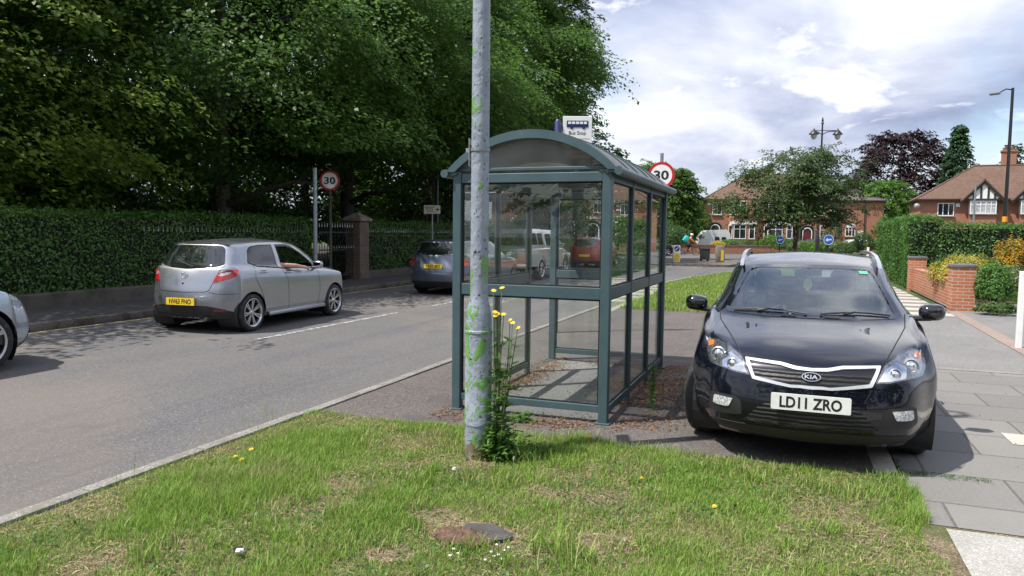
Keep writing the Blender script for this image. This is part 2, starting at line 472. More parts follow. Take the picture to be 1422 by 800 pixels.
def ribbon(bvh, view, line, w, name, mat, parent, lift=.0015, closed=False):
    """narrow strip along a line on the body (door gap, trim)"""
    ex, ey, ez = VIEW[view]; pts = resample(line, .04, closed); n = len(pts); out = []
    for i, p in enumerate(pts):
        a = pts[(i - 1) % n] if closed or i else p; b = pts[(i + 1) % n] if closed or i < n - 1 else p
        t = (b - a).normalized(); nr = Vector((-t.y, t.x)) * w / 2
        for q in (p + nr, p - nr):
            o = ex * q.x + ey * q.y + ez * 3; hit = bvh.ray_cast(o, -ez, 20)
            if hit[0] is None: hit = bvh.find_nearest(o - ez * 2.2)
            out.append(hit[0] + hit[1] * lift)
    fs = []
    for i in range(n if closed else n - 1):
        j = (i + 1) % n; f = (2 * i, 2 * i + 1, 2 * j + 1, 2 * j)
        if (out[f[1]] - out[f[0]]).cross(out[f[2]] - out[f[0]]).dot(ez) < 0: f = f[::-1]
        fs.append(f)
    return out, fs
def seams(bvh, items, parent, mat, name='door_gap'):
    for view, line, w in items:
        vs, fs = ribbon(bvh, view, line, w, name, mat, parent)
        mesh_obj(name if view in ('left', 'right') else ('bonnet_gap' if view == 'top' else 'panel_gap'), vs, fs, mat, parent, False, False)
def wheel(parent, x, y, r, wid, side, style, steer=0.0, rim_mat='alloy'):
    """side = +1 outer face towards +X"""
    M = Matrix.Translation((x, y, r)) @ Matrix.Rotation(steer, 4, 'Z') @ Matrix.Rotation(side * PI / 2, 4, 'Y')
    rr = r * style.get('rim', .66); h = wid / 2
    mb = MB()                                                      # hub, drum and inner barrel
    mb.lathe([(0, h - .05), (.06, h - .05), (.06, h - .075), (rr * .62, h - .08), (rr * .62, h - .11), (0, h - .11)], 24, M)
    mb.lathe([(rr * .97, -h * .8), (rr * .93, 0), (rr * .95, h * .8)], 32, M)
    w = mb.build('wheel', MATS['brake_steel'], parent, True)
    t = MB(); t.lathe([(rr * .97, h * .80), (rr + .008, h * .98), (rr * 1.12, h * 1.05), (r * .90, h * 1.04), (r * .97, h * .86), (r, h * .62), (r, h * .2), (r - .008, h * .18), (r - .008, h * .12), (r, h * .1), (r, -h * .1), (r - .008, -h * .12), (r - .008, -h * .18), (r, -h * .2), (r, -h * .62), (r * .97, -h * .86), (r * .90, -h * 1.04), (rr * 1.1, -h), (rr * .97, -h * .8)], 48, M)
    t.build('tyre', MATS['tyre'], w, True, 50)
    m = MB(); n = style.get('n', 5); z0 = h * .9
    m.lathe([(rr * .90, h * .5), (rr * .92, h * .82), (rr * .99, h * .92), (rr * 1.03, h * 1.0), (rr * 1.0, h * 1.02), (rr * .95, h * .9)], 48, M)
    m.lathe([(0, z0 - .008), (.028, z0 - .008), (.034, z0 - .015), (rr * .2, z0 - .03), (rr * .24, z0 - .06)], 20, M)
    for k in range(n):
        for dk in style.get('pair', (0,)):
            a = 2 * PI * k / n + dk + .3; b = a + style.get('sweep', 0)
            wi, wo = style.get('w', (.05, .06)); r0, r1 = rr * .16, rr * .96
            da = Vector((math.cos(a), math.sin(a))); db = Vector((math.cos(b), math.sin(b)))
            pa = Vector((-da.y, da.x)); pb = Vector((-db.y, db.x)); dz0, dz1 = z0 - .022, z0 - .012
            qs = [da * r0 + pa * wi / 2, da * r0 - pa * wi / 2, db * r1 - pb * wo / 2, db * r1 + pb * wo / 2]
            zz = [dz0, dz0, dz1, dz1]
            vs = [M @ Vector((q.x, q.y, z)) for q, z in zip(qs, zz)] + [M @ Vector((q.x, q.y, z - .025)) for q, z in zip(qs, zz)]
            m.add(vs, [(0, 1, 2, 3), (7, 6, 5, 4), (0, 4, 5, 1), (1, 5, 6, 2), (2, 6, 7, 3), (3, 7, 4, 0)])
    m.build('rim', MATS[rim_mat], w, True, 30)
    return w
def arches(bm, q):
    for sgn, view in ((1, 'right'), (-1, 'left')):
        for s, rr in ((q['axf'], q['ra']), (q['axr'], q['ra'])):
            y = q['L'] / 2 - s; z = q['rw']
            poly = [(y + rr * math.cos(a), z + rr * math.sin(a)) for a in np.linspace(-.35 * PI, 1.35 * PI, 40)]
            poly += [(y - rr * .5, -.2), (y + rr * .5, -.2)]
            cut_hole(bm, view, poly, cell=q.get('step', .022) * 1.05, cond=lambda c, sgn=sgn: c.x * sgn > .45)
def liners(q, parent, bvh):
    """dark wheel housings, floor and the rolled arch lips"""
    mb = MB()
    for sgn in (1, -1):
        for s in (q['axf'], q['axr']):
            y = q['L'] / 2 - s; rr = q['ra'] + .012; xo = sgn * (q['W'] - .045); xi = sgn * (q['W'] - .42)
            an = np.linspace(-.2 * PI, 1.2 * PI, 22)
            vs = [(x, y + rr * math.cos(a), q['rw'] + rr * math.sin(a)) for a in an for x in (xo, xi)]
            fs = [(2*i, 2*i+1, 2*i+3, 2*i+2) for i in range(21)] + [tuple(2*i+1 for i in range(22))]
            mb.add(vs, fs)
    zb = q['F'][0][0]
    mb.box((0, 0, zb + .04), ((q['W'] - .42) * 2, q['L'] - .35, .06))
    y0, y1 = q['L'] / 2 - q['axf'] - q['ra'] - .02, q['L'] / 2 - q['axr'] + q['ra'] + .02
    mb.box((0, (y0 + y1) / 2, zb + .04), ((q['W'] - .07) * 2, y0 - y1, .06))
    mb.build('underbody', MATS['black_plastic'], parent)
def body_of(q):
    V, Fq = car_surface(q, q.get('step', .022)); bm = shell_bmesh(V, Fq)
    bvh = BVHTree.FromBMesh(bm)
    return bm, bvh
def body_finish(bm, parent, mat, name='body'):
    me = bpy.data.meshes.new(name); bm.to_mesh(me); bm.free()
    finish(me, mat, True, False, 50)
    return link(bpy.data.objects.new(name, me), parent)
def mirror_poly(p): return [(-x, y) for x, y in p][::-1]
def shrink(poly, d):
    c = Vector((sum(p[0] for p in poly) / len(poly), sum(p[1] for p in poly) / len(poly))); out = []
    n = len(poly)
    ar = sum(poly[i][0] * poly[(i + 1) % n][1] - poly[(i + 1) % n][0] * poly[i][1] for i in range(n)); sg = 1 if ar > 0 else -1
    for i in range(n):
        a, b, e = Vector(poly[i - 1]), Vector(poly[i]), Vector(poly[(i + 1) % n])
        t1 = (b - a).normalized(); t2 = (e - b).normalized(); nn = Vector((-(t1.y + t2.y), t1.x + t2.x))
        if nn.length < 1e-6: nn = Vector((-t1.y, t1.x))
        nn.normalize(); k = max(.5, nn.dot(Vector((-t1.y, t1.x))))
        out.append(tuple(b + nn * sg * d / k))
    return out
def plate(parent, bvh, view, z, s, col, c=0.0, w=.52, h=.111, tilt=0.0, y=None):
    """number plate; stands a little proud of the panel behind it"""
    ex, ey, ez = VIEW[view]; o = ez * 3 + Vector((c, 0, z)); hit = bvh.ray_cast(o, -ez, 10)
    yy = hit[0].y + ez.y * .018 if y is None else y
    ctr = Vector((c, yy, z)); rx = ez.cross(Vector((0, 0, -1))).normalized() if False else Vector((0, 0, 1)).cross(ez)
    up = (Vector((0, 0, 1)) - ez * tilt).normalized()
    M = frame_M(ctr, rx, up)
    p = MB(); p.prism(rounded([(-w/2, -h/2), (w/2, -h/2), (w/2, h/2), (-w/2, h/2)], .012), M, .008)
    po = p.build('number_plate', MATS[col], parent)
    nz = M.to_3x3() @ Vector((0, 0, 1))
    if s: text('plate_lettering', s, MATS['letter_black'], po, ctr + nz * .0082 + up * 0, rx, up, height=.079, width=w * .78, depth=.001, bold=.028)
    return po
KQ = dict(nt=[0, 0, .01, .03, .08, .13], L=4.49, W=.895, axf=.90, axr=3.55, rw=.325, ra=.372, crown=.022, tailin=.05,
 ss=[.62, .90, 1.4, 2.0, 2.6, 3.2, 3.55, 4.03],
 F=[(.19, .12, .42), (.28, .03, .42), (.42, .0, .42), (.57, .02, .42), (.69, .06, .42), (.765, .15, .40)],
 R=[(.25, .08, .28), (.36, .02, .28), (.52, 0, .28), (.68, .03, .28), (.86, .10, .27), (.98, .14, .25)],
 S=[(.84, .21, 0), (.872, .31, 0), (.887, .47, 0), (.895, .63, .02), (.885, .78, .06), (.86, .88, .09)],
 B1=[(0, .42, .855), (.33, .44, .85), (.57, .50, .835), (.72, .58, .83), (.755, .74, .865), (.785, .97, .905), (.815, 1.42, .95), (.835, 2.0, .97), (.835, 2.6, .985), (.83, 3.2, 1.0), (.82, 3.55, 1.01), (.79, 3.98, 1.02), (.73, 4.16, 1.03), (.56, 4.26, 1.04), (.33, 4.30, 1.04), (0, 4.31, 1.04)],
 C=[(0, .93, .945), (.30, .95, .942), (.52, 1.02, .935), (.66, 1.12, .935), (.73, 1.22, .945), (.77, 1.36, .96), (.79, 1.6, .98), (.80, 2.05, .995), (.80, 2.6, 1.01), (.795, 3.2, 1.03), (.785, 3.55, 1.04), (.76, 3.95, 1.05), (.70, 4.12, 1.06), (.54, 4.22, 1.07), (.32, 4.25, 1.07), (0, 4.26, 1.07)],
 G=[(0, 1.34, 1.16), (.28, 1.355, 1.155), (.47, 1.40, 1.15), (.585, 1.47, 1.15), (.64, 1.56, 1.155), (.67, 1.70, 1.16), (.695, 1.88, 1.17), (.715, 2.2, 1.19), (.72, 2.65, 1.21), (.715, 3.2, 1.22), (.70, 3.55, 1.22), (.68, 3.88, 1.21), (.62, 4.03, 1.21), (.49, 4.11, 1.21), (.29, 4.14, 1.21), (0, 4.15, 1.21)],
 T=[(0, 1.80, 1.35), (.25, 1.81, 1.348), (.42, 1.83, 1.342), (.52, 1.87, 1.335), (.565, 1.95, 1.34), (.585, 2.05, 1.36), (.60, 2.2, 1.38), (.61, 2.45, 1.395), (.61, 2.75, 1.40), (.605, 3.2, 1.40), (.60, 3.55, 1.39), (.58, 3.83, 1.37), (.53, 3.95, 1.36), (.43, 4.01, 1.36), (.26, 4.04, 1.36), (0, 4.05, 1.36)],
 T2=[(0, 1.90, 1.375), (.2, 1.91, 1.372), (.33, 1.95, 1.37), (.38, 2.0, 1.375), (.40, 2.1, 1.385), (.41, 2.2, 1.395), (.42, 2.35, 1.41), (.42, 2.55, 1.42), (.42, 2.8, 1.425), (.42, 3.2, 1.42), (.41, 3.5, 1.41), (.40, 3.75, 1.40), (.36, 3.84, 1.39), (.29, 3.88, 1.39), (.18, 3.9, 1.39), (0, 3.91, 1.39)])
MQ = dict(L=3.90, W=.8475, axf=.78, axr=3.27, rw=.30, ra=.338, crown=.025, tailin=.05,
 ss=[.50, .78, 1.15, 1.75, 2.3, 2.85, 3.24, 3.52],
 F=[(.20, .10, .36), (.29, .03, .36), (.42, .0, .36), (.56, .03, .36), (.67, .08, .34), (.75, .16, .30)],
 R=[(.24, .07, .24), (.34, .02, .26), (.50, 0, .27), (.64, .01, .27), (.80, .05, .25), (.93, .09, .22)],
 S=[(.80, .23, 0), (.83, .33, 0), (.845, .48, .02), (.8475, .62, .06), (.84, .75, .12), (.815, .84, .16)],
 B1=[(0, .36, .86), (.30, .38, .85), (.52, .44, .835), (.67, .52, .83), (.74, .62, .86), (.77, .80, .90), (.785, 1.2, .93), (.79, 1.75, .955), (.79, 2.3, .975), (.785, 2.85, 1.0), (.77, 3.2, 1.015), (.745, 3.46, 1.02), (.69, 3.61, 1.01), (.53, 3.72, 1.00), (.31, 3.76, 1.0), (0, 3.77, 1.0)],
 C=[(0, .80, .97), (.28, .82, .965), (.48, .88, .955), (.61, .97, .955), (.67, 1.06, .96), (.71, 1.18, .965), (.74, 1.38, .975), (.755, 1.80, .99), (.76, 2.3, 1.01), (.755, 2.85, 1.04), (.74, 3.2, 1.06), (.71, 3.43, 1.07), (.65, 3.57, 1.065), (.50, 3.67, 1.05), (.30, 3.71, 1.05), (0, 3.72, 1.05)],
 G=[(0, 1.16, 1.19), (.26, 1.175, 1.185), (.44, 1.22, 1.18), (.55, 1.30, 1.18), (.60, 1.38, 1.185), (.63, 1.5, 1.19), (.65, 1.65, 1.20), (.675, 1.95, 1.22), (.685, 2.35, 1.235), (.68, 2.85, 1.25), (.665, 3.15, 1.26), (.635, 3.36, 1.26), (.58, 3.47, 1.25), (.45, 3.56, 1.24), (.28, 3.60, 1.24), (0, 3.61, 1.24)],
 T=[(0, 1.60, 1.39), (.24, 1.61, 1.388), (.40, 1.64, 1.38), (.49, 1.69, 1.375), (.53, 1.76, 1.38), (.55, 1.85, 1.39), (.565, 1.98, 1.40), (.58, 2.2, 1.415), (.585, 2.45, 1.42), (.58, 2.85, 1.415), (.57, 3.1, 1.405), (.55, 3.26, 1.39), (.51, 3.36, 1.385), (.41, 3.43, 1.39), (.25, 3.47, 1.395), (0, 3.48, 1.395)],
 T2=[(0, 1.72, 1.425), (.18, 1.73, 1.42), (.3, 1.77, 1.42), (.35, 1.83, 1.425), (.37, 1.9, 1.43), (.38, 2.0, 1.435), (.39, 2.1, 1.44), (.40, 2.3, 1.45), (.40, 2.5, 1.45), (.40, 2.8, 1.445), (.39, 3.0, 1.435), (.37, 3.12, 1.43), (.34, 3.2, 1.42), (.27, 3.25, 1.42), (.17, 3.28, 1.42), (0, 3.29, 1.42)])
# ---- car materials
simple('tyre', (.022, .022, .023), .85, var=.25, vscale=14, bmp=.3, bscale=60, dirt=((.12, .105, .085), 7, .55))
simple('alloy', (.55, .55, .56), .28, .9, var=.08)
simple('alloy_dark', (.02, .02, .022), .3, .2, var=.1, coat=.5)
simple('brake_steel', (.09, .085, .08), .5, .6, var=.3, vscale=20)
simple('black_plastic', (.018, .018, .019), .55, var=.2, vscale=10, bmp=.1, bscale=200)
simple('gap_black', (.006, .006, .006), .7, var=.1)
simple('gloss_black', (.008, .008, .009), .08, var=.1, coat=1)
simple('chrome', (.82, .83, .85), .08, 1.0, var=.03)
simple('bright_trim', (.74, .75, .78), .22, .45, var=.03, coat=.6)
simple('silver_trim', (.62, .63, .65), .25, .9, var=.04)
simple('letter_black', (.012, .012, .014), .5, var=.05)
simple('plate_white', (.78, .79, .76), .35, var=.05, vscale=20, dirt=((.45, .42, .36), 30, .68))
simple('plate_yellow', (.80, .56, .03), .35, var=.06, vscale=20)
simple('lamp_red', (.42, .008, .01), .08, var=.35, vscale=30, coat=1)
simple('lamp_red_dark', (.12, .006, .006), .12, var=.35, vscale=30, coat=1)
simple('lamp_orange', (.75, .20, .02), .12, var=.2, vscale=30, coat=1)
simple('lamp_smoke', (.16, .17, .18), .2, .6, var=.5, vscale=40, coat=1, detail=1)
simple('lamp_clear', (.60, .62, .64), .15, .35, var=.5, vscale=60, coat=1, detail=1)
simple('seat_cloth', (.055, .055, .06), .9, var=.2, vscale=30)
simple('dash_grey', (.045, .045, .05), .7, var=.1, vscale=20)
simple('air_freshener_yellow', (.85, .82, .16), .7, var=.1)
simple('sticker_green', (.10, .55, .25), .5, var=.1)
simple('emblem_blue', (.01, .012, .03), .1, var=.1, coat=1)
glass_mat('windscreen_glass', (.88, .94, .92), 1.6, boost=.05)
glass_mat('car_glass', (.82, .88, .86), 1.6)
glass_mat('tinted_glass', (.10, .12, .13), 1.7, boost=.02)
glass_mat('lens_clear', (.97, .97, .97), 1.45)
simple('dark_glass', (.006, .008, .009), .03, var=.1, coat=1, spec=.9)
def grille_mat(name, sx, sz):
    m, nt, out = new_mat(name); p = N(nt, 'ShaderNodeBsdfPrincipled'); p.inputs['Roughness'].default_value = .5
    tc = N(nt, 'ShaderNodeTexCoord'); sp = N(nt, 'ShaderNodeSeparateXYZ'); L(nt, tc.outputs['Object'], sp.inputs[0])
    w = N(nt, 'ShaderNodeTexWave', wave_type='BANDS', bands_direction='Z'); w.inputs['Scale'].default_value = sz; w.inputs['Distortion'].default_value = 1.2
    w.inputs['Detail Scale'].default_value = sx; w.inputs['Detail'].default_value = 1
    L(nt, tc.outputs['Object'], w.inputs['Vector'])
    c = ramp(nt, w.outputs['Fac'], [(.35, (.002, .002, .002)), (.75, (.018, .018, .020))])
    L(nt, c, p.inputs['Base Color']); L(nt, bump(nt, w.outputs['Fac'], .5, .01), p.inputs['Normal']); L(nt, p.outputs[0], out.inputs[0]); return m
grille_mat('grille_mesh', 2, 11)
paint_mat('paint_navy_black', (.003, .0035, .009), .2, .22, dust=.0)
paint_mat('paint_silver', (.37, .38, .40), .85, .30, dust=.10)
paint_mat('paint_ice_silver', (.42, .47, .54), .6, .32, dust=.06)
paint_mat('paint_slate', (.13, .15, .20), .7, .33, dust=.10)
paint_mat('paint_champagne', (.36, .37, .37), .75, .35, dust=.12)
paint_mat('paint_red', (.34, .012, .02), .2, .3, dust=.08)
paint_mat('paint_pale_blue', (.26, .36, .44), .4, .3, dust=.08)
paint_mat('paint_black', (.01, .01, .011), .2, .25, dust=.05)
paint_mat('paint_white', (.72, .72, .72), .0, .3, dust=.10)
def sym(p): return p + [(-x, y) for x, y in p[::-1] if abs(x) > 1e-6]
def mirror_unit(parent, sgn, x, y, z, mat, w=.19, h=.125):
    bm = bmesh.new(); bmesh.ops.create_uvsphere(bm, u_segments=20, v_segments=12, radius=1)
    for v in bm.verts:
        c = v.co; e = .78
        c.x = math.copysign(abs(c.x) ** e, c.x) * w / 2; c.z = math.copysign(abs(c.z) ** e, c.z) * h / 2 * (1 + sgn * c.x * .6); c.y = c.y * .075
        if c.y < 0: c.y *= .55
    me = bpy.data.meshes.new('door_mirror')
    for v in bm.verts: v.co += Vector((x + sgn * w * .42, y, z))
    bm.to_mesh(me); bm.free(); finish(me, MATS[mat], True, False)
    o = link(bpy.data.objects.new('door_mirror', me), parent)
    g = MB(); g.box((x + sgn * w * .42, y - .046, z), (w * .78, .008, h * .74), bev=.004); g.build('mirror_glass', MATS['chrome'], o)
    s = MB(); s.tube([(x - sgn * .10, y + .03, z - h * .42), (x + sgn * .08, y + .005, z - h * .36)], .022, 10); s.build('mirror_stalk', MATS['black_plastic'], o, True)
    return o
def handle(parent, bvh, sgn, y, z, mat):
    o = Vector((sgn * 3, y, z)); h = bvh.ray_cast(o, Vector((-sgn, 0, 0)), 10)[0]; x = h.x
    mb = MB(); mb.tube([(x - sgn * .01, y - .09, z), (x + sgn * .028, y - .07, z), (x + sgn * .034, y, z + .003), (x + sgn * .028, y + .07, z), (x - sgn * .01, y + .09, z)], .013, 8)
    o = mb.build('door_handle', MATS[mat], parent, True)
    c = MB(); c.box((x - sgn * .004, y, z), (.012, .15, .05), bev=.006); c.build('handle_recess', MATS['gap_black'], o)
def seat(parent, x, y, z0=.30):
    mb = MB(); mb.box((x, y, z0 + .10), (.48, .52, .16), bev=.05); b = mb.build('seat', MATS['seat_cloth'], parent, True)
    mb = MB(); mb.box((x, y - .32, z0 + .45), (.46, .13, .62), rx=-.25, bev=.05); mb.build('seat_back', MATS['seat_cloth'], b, True)
    mb = MB(); mb.box((x, y - .40, z0 + .86), (.26, .09, .19), rx=-.2, bev=.04); mb.build('headrest', MATS['seat_cloth'], b, True)
def interior(parent, q, ydash, wheel_x=.37, rear=True, zf=.30):
    d = MB(); d.box((0, ydash, zf + .42), (q['W'] * 1.62, .42, .30), bev=.08)
    d.box((0, ydash + .22, zf + .55), (q['W'] * 1.45, .45, .06), bev=.02, rx=.05); dash = d.build('dashboard', MATS['dash_grey'], parent, True)
    M = Matrix.Translation((wheel_x, ydash - .30, zf + .60)) @ Matrix.Rotation(-1.15, 4, 'X')
    s = MB(); s.lathe([(.185 + .016 * math.cos(a), .016 * math.sin(a)) for a in np.linspace(0, 2 * PI, 9)[:-1]], 28, M, closed=True)
    for a in (0, 2.1, 4.2): s.tube([M @ Vector((0, 0, -.02)), M @ Vector((.18 * math.cos(a + 1.57), .18 * math.sin(a + 1.57), 0))], .014, 6)
    s.build('steering_wheel', MATS['seat_cloth'], parent, True)
    for sx in (-.37, .37): seat(parent, sx, ydash - .95, zf)
    if rear:
        mb = MB(); mb.box((0, ydash - 1.75, zf + .1), (1.25, .5, .18), bev=.05); mb.box((0, ydash - 2.02, zf + .42), (1.25, .14, .58), rx=-.2, bev=.05)
        r = mb.build('rear_bench', MATS['seat_cloth'], parent, True)
        for sx in (-.42, .42):
            h = MB(); h.box((sx, ydash - 2.09, zf + .78), (.24, .09, .15), bev=.03); h.build('headrest', MATS['seat_cloth'], r, True)

def build_black_estate(loc, rz):
    q = KQ; t = empty('estate_car', loc, rz)
    bm, bvh = body_of(q); H = q['L'] / 2
    ws = sym([(.66, .962), (.685, .985), (.525, 1.318), (.46, 1.338), (.25, 1.345), (0, 1.348)])
    ws = [(.655, .958), (.675, .99), (.525, 1.315), (.47, 1.335), (.25, 1.342), (-.25, 1.342), (-.47, 1.335), (-.525, 1.315), (-.675, .99), (-.655, .958), (-.3, .953), (.3, .953)]
    sidew = [[(.72, .998), (.30, 1.235), (.05, 1.345), (-.36, 1.37), (-.38, 1.018)], [(-.45, 1.02), (-.42, 1.368), (-1.0, 1.362), (-1.12, 1.05)], [(-1.2, 1.06), (-1.08, 1.355), (-1.50, 1.33), (-1.64, 1.26), (-1.72, 1.09)]]
    rw = [(.60, 1.10), (.50, 1.34), (-.50, 1.34), (-.60, 1.10)]
    fr = lambda c: c.y > -.2
    cut_hole(bm, 'front', shrink(ws, .022), cond=lambda c: c.y > .2)
    for w in sidew:
        cut_hole(bm, 'right', shrink(w, .012), cond=lambda c: c.x > .4); cut_hole(bm, 'left', shrink(w, .012), cond=lambda c: c.x < -.4)
    cut_hole(bm, 'rear', shrink(rw, .02), cond=lambda c: c.y < -1.2)
    arches(bm, q); body = body_finish(bm, t, MATS['paint_navy_black'])
    liners(q, t, bvh)
    P = lambda v, p, n, m, **k: patch(bvh, v, p, n, MATS[m], k.pop('parent', t), **k)
    w = P('front', rounded(ws, .03), 'windscreen', 'windscreen_glass', lift=.002, thick=.004)
    P('front', rounded(ws, .03), 'windscreen_border', 'gloss_black', lift=.0035, thick=.002, holes=[rounded(shrink(ws, .028), .03)], parent=w)
    for v in ('right', 'left'):
        for s in sidew: P(v, rounded(s, .03), 'side_window', 'car_glass', lift=.003, thick=.004)
    P('rear', rounded(rw, .04), 'rear_window', 'car_glass', lift=.003, thick=.004)
    hl = [(.40, .628), (.50, .636), (.615, .655), (.70, .66), (.735, .70), (.75, .765), (.735, .805), (.66, .812), (.565, .787), (.465, .737)]
    for sg in (1, -1):
        p = hl if sg > 0 else mirror_poly(hl)
        h = P('front', rounded(p, .02), 'headlight', 'lamp_smoke', lift=.003, thick=.006, res=.02)
        inner = [(sg * x, z) for x, z in [(.42, .64), (.50, .645), (.60, .66), (.61, .72), (.55, .755), (.47, .715)]]
        P('front', inner if sg > 0 else inner[::-1], 'reflector', 'chrome', lift=.006, thick=.006, parent=h, res=.02)
        for (cx, cz, r_, mt) in ((.645, .725, .058, 'chrome'), (.53, .69, .040, 'chrome')):
            hit = bvh.ray_cast(Vector((sg * cx, 4, cz)), Vector((0, -1, 0)), 9)
            M = Matrix.Translation(hit[0] + Vector((0, .0, 0))) @ Vector((0, 0, 1)).rotation_difference(Vector((sg * .25, 1, .1)).normalized()).to_matrix().to_4x4()
            mb = MB(); mb.lathe([(r_, -.02), (r_ * 1.0, .012), (r_ * .86, .016), (r_ * .8, .004)], 24, M); mb.build('projector_ring', MATS['silver_trim'], h, True)
            mb = MB(); mb.lathe([(r_ * .8, .0), (r_ * .7, .012), (r_ * .4, .022), (0.0, .026)], 24, M); mb.build('projector_lens', MATS[mt], h, True)
        o = [(sg * x, z) for x, z in [(.70, .765), (.735, .75), (.742, .785), (.715, .797), (.69, .793)]]
        P('front', o if sg > 0 else o[::-1], 'indicator', 'lamp_orange', lift=.008, thick=.006, parent=h, res=.02)
        P('front', rounded(p, .02), 'lens', 'lens_clear', lift=.028, thick=.002, res=.02, parent=h)
        fp = [(.515, .455), (.65, .458), (.66, .40), (.64, .392), (.545, .394)]; fp = fp if sg > 0 else mirror_poly(fp)
        rp = [(.45, .35), (.46, .45), (.50, .475), (.68, .475), (.70, .36), (.64, .33)]; rp = rp if sg > 0 else mirror_poly(rp)
        f0 = P('front', rounded(rp, .02), 'fog_lamp_bezel', 'black_plastic', lift=.002, thick=.01)
        P('front', rounded(fp, .012), 'fog_lamp', 'lamp_clear', lift=.008, thick=.008, parent=f0, res=.02)
    go = [(.445, .735), (.20, .727), (.10, .710), (0, .705), (-.10, .710), (-.20, .727), (-.445, .735), (-.385, .606), (-.22, .585), (-.13, .575), (-.07, .578), (0, .574), (.07, .578), (.13, .575), (.22, .585), (.385, .606)]
    gi = [(.415, .720), (.20, .709), (.11, .692), (0, .688), (-.11, .692), (-.20, .709), (-.415, .720), (-.368, .626), (-.22, .605), (-.12, .592), (-.07, .597), (0, .595), (.07, .597), (.12, .592), (.22, .605), (.368, .626)]
    g = P('front', go, 'grille', 'grille_mesh', lift=.001, thick=.006)
    P('front', rounded(go, .01), 'grille_surround', 'bright_trim', lift=.010, thick=.012, holes=[rounded(gi, .01)], parent=g, res=.015)
    hb = bvh.ray_cast(Vector((0, 4, .655)), Vector((0, -1, 0)), 9)[0]
    M = frame_M(hb + Vector((0, .004, 0)), (-1, 0, 0), (0, -.25, 1)); el = lambda a, b: [(a * math.cos(k), b * math.sin(k)) for k in np.linspace(0, 2 * PI, 33)[:-1]]
    b = MB(); b.prism(el(.062, .030), M, .010); bo = b.build('badge', MATS['bright_trim'], t)
    b = MB(); b.prism(el(.056, .0255), M, .0115); b.build('badge_field', MATS['emblem_blue'], bo)
    nz = M.to_3x3() @ Vector((0, 0, 1))
    text('badge_lettering', 'KIA', MATS['bright_trim'], bo, hb + Vector((0, .004, 0)) + nz * .0118, (-1, 0, 0), (0, -.25, 1), height=.027, width=.085, depth=.001, bold=.02)
    lg = sym([(.43, .322), (.40, .36), (.335, .44), (.25, .475), (0, .475)]); lg = [(.43, .322), (.40, .36), (.335, .435), (.25, .47), (-.25, .47), (-.335, .435), (-.40, .36), (-.43, .322)]
    l = P('front', rounded(lg, .02), 'lower_grille', 'grille_mesh', lift=.002, thick=.006)
    ll = [(.44, .326), (-.44, .326), (-.43, .316), (.43, .316)]; P('front', ll, 'lower_grille_trim', 'gloss_black', lift=.012, thick=.012, parent=l, res=.02)
    lip = [(.62, .225), (.70, .27), (.60, .285), (0, .292), (-.60, .285), (-.70, .27), (-.62, .225), (0, .20)]
    P('front', lip, 'front_lip', 'black_plastic', lift=.006, thick=.01)
    plate(t, bvh, 'front', .487, 'LD11 ZRO', 'plate_white', tilt=-.05, w=.51)
    seams(bvh, [('top', [(.735, .90), (.70, 1.2), (.63, 1.5), (.55, 1.8), (.475, 2.04)], .008), ('top', [(-.735, .90), (-.70, 1.2), (-.63, 1.5), (-.55, 1.8), (-.475, 2.04)], .008),
                ('front', [(.468, .745), (.395, .62), (.34, .50)], .007), ('front', [(-.468, .745), (-.395, .62), (-.34, .50)], .007)]
          + [(v, l_, .008) for v in ('right', 'left') for l_ in ([(.80, .93), (.84, .70), (.78, .40), (.66, .30)], [(-.42, 1.0), (-.42, .70), (-.40, .28)], [(-1.22, 1.04), (-1.17, .80), (-.92, .55), (-.85, .30)])], t, MATS['gap_black'])
    for sg in (1, -1):
        for yy, zz in ((-.28, .88), (-1.02, .90)): handle(t, bvh, sg, yy, zz, 'paint_navy_black')
        mirror_unit(t, sg, sg * .865, .80, 1.0, 'gloss_black', w=.20, h=.135)
        r = MB(); r.prism([(.48, 1.325), (.34, 1.38), (.10, 1.428), (-.35, 1.455), (-1.0, 1.456), (-1.35, 1.445), (-1.66, 1.355), (-1.44, 1.37), (-1.28, 1.415), (-.35, 1.428), (-.06, 1.40), (.06, 1.35)], Matrix(((0, 0, 1, sg * .585 - .016), (1, 0, 0, 0), (0, 1, 0, 0), (0, 0, 0, 1))), .032)
        r.build('roof_rail', MATS['silver_trim'], t, True)
        # wheels
    for (y, sx, st) in ((H - .90, 1, -.24), (H - .90, -1, -.24), (H - 3.55, 1, 0), (H - 3.55, -1, 0)):
        wheel(t, sx * (.762 if st else .765), y, .325, .205, sx, dict(n=5, pair=(-.14, .14), w=(.03, .045)), st)
    mb = MB()
    for x0, x1 in ((.60, .02), (-.08, -.60)):
        line = []
        for k in range(7):
            x = x0 + (x1 - x0) * k / 6; z = .966 + .020 * math.sin(k / 6 * 3.1) + .004
            hit = bvh.ray_cast(Vector((x, 4, z)), Vector((0, -1, 0)), 9); line.append(hit[0] + hit[1] * .016)
        mb.tube(line, .007, 6); mb.tube([line[2] + Vector((0, .02, -.012)), line[3] + Vector((0, .008, .004))], .009, 6)
    mb.build('wiper', MATS['black_plastic'], t, True)
    interior(t, q, .72, .37)
    mb = MB(); mb.box((0, .28, 1.265), (.24, .03, .065), bev=.012); mb.tube([(0, .28, 1.28), (0, .33, 1.335)], .01, 6); im = mb.build('rear_view_mirror', MATS['black_plastic'], t, True)
    af = MB(); M = frame_M((0.0, .34, 1.17), (-1, 0, 0), (0, 0, 1))
    pts = [(0, .055), (.012, .04), (.022, .02), (.028, 0), (.026, -.025), (.012, -.04), (.012, -.055), (-.012, -.055), (-.012, -.04), (-.026, -.025), (-.028, 0), (-.022, .02), (-.012, .04)]
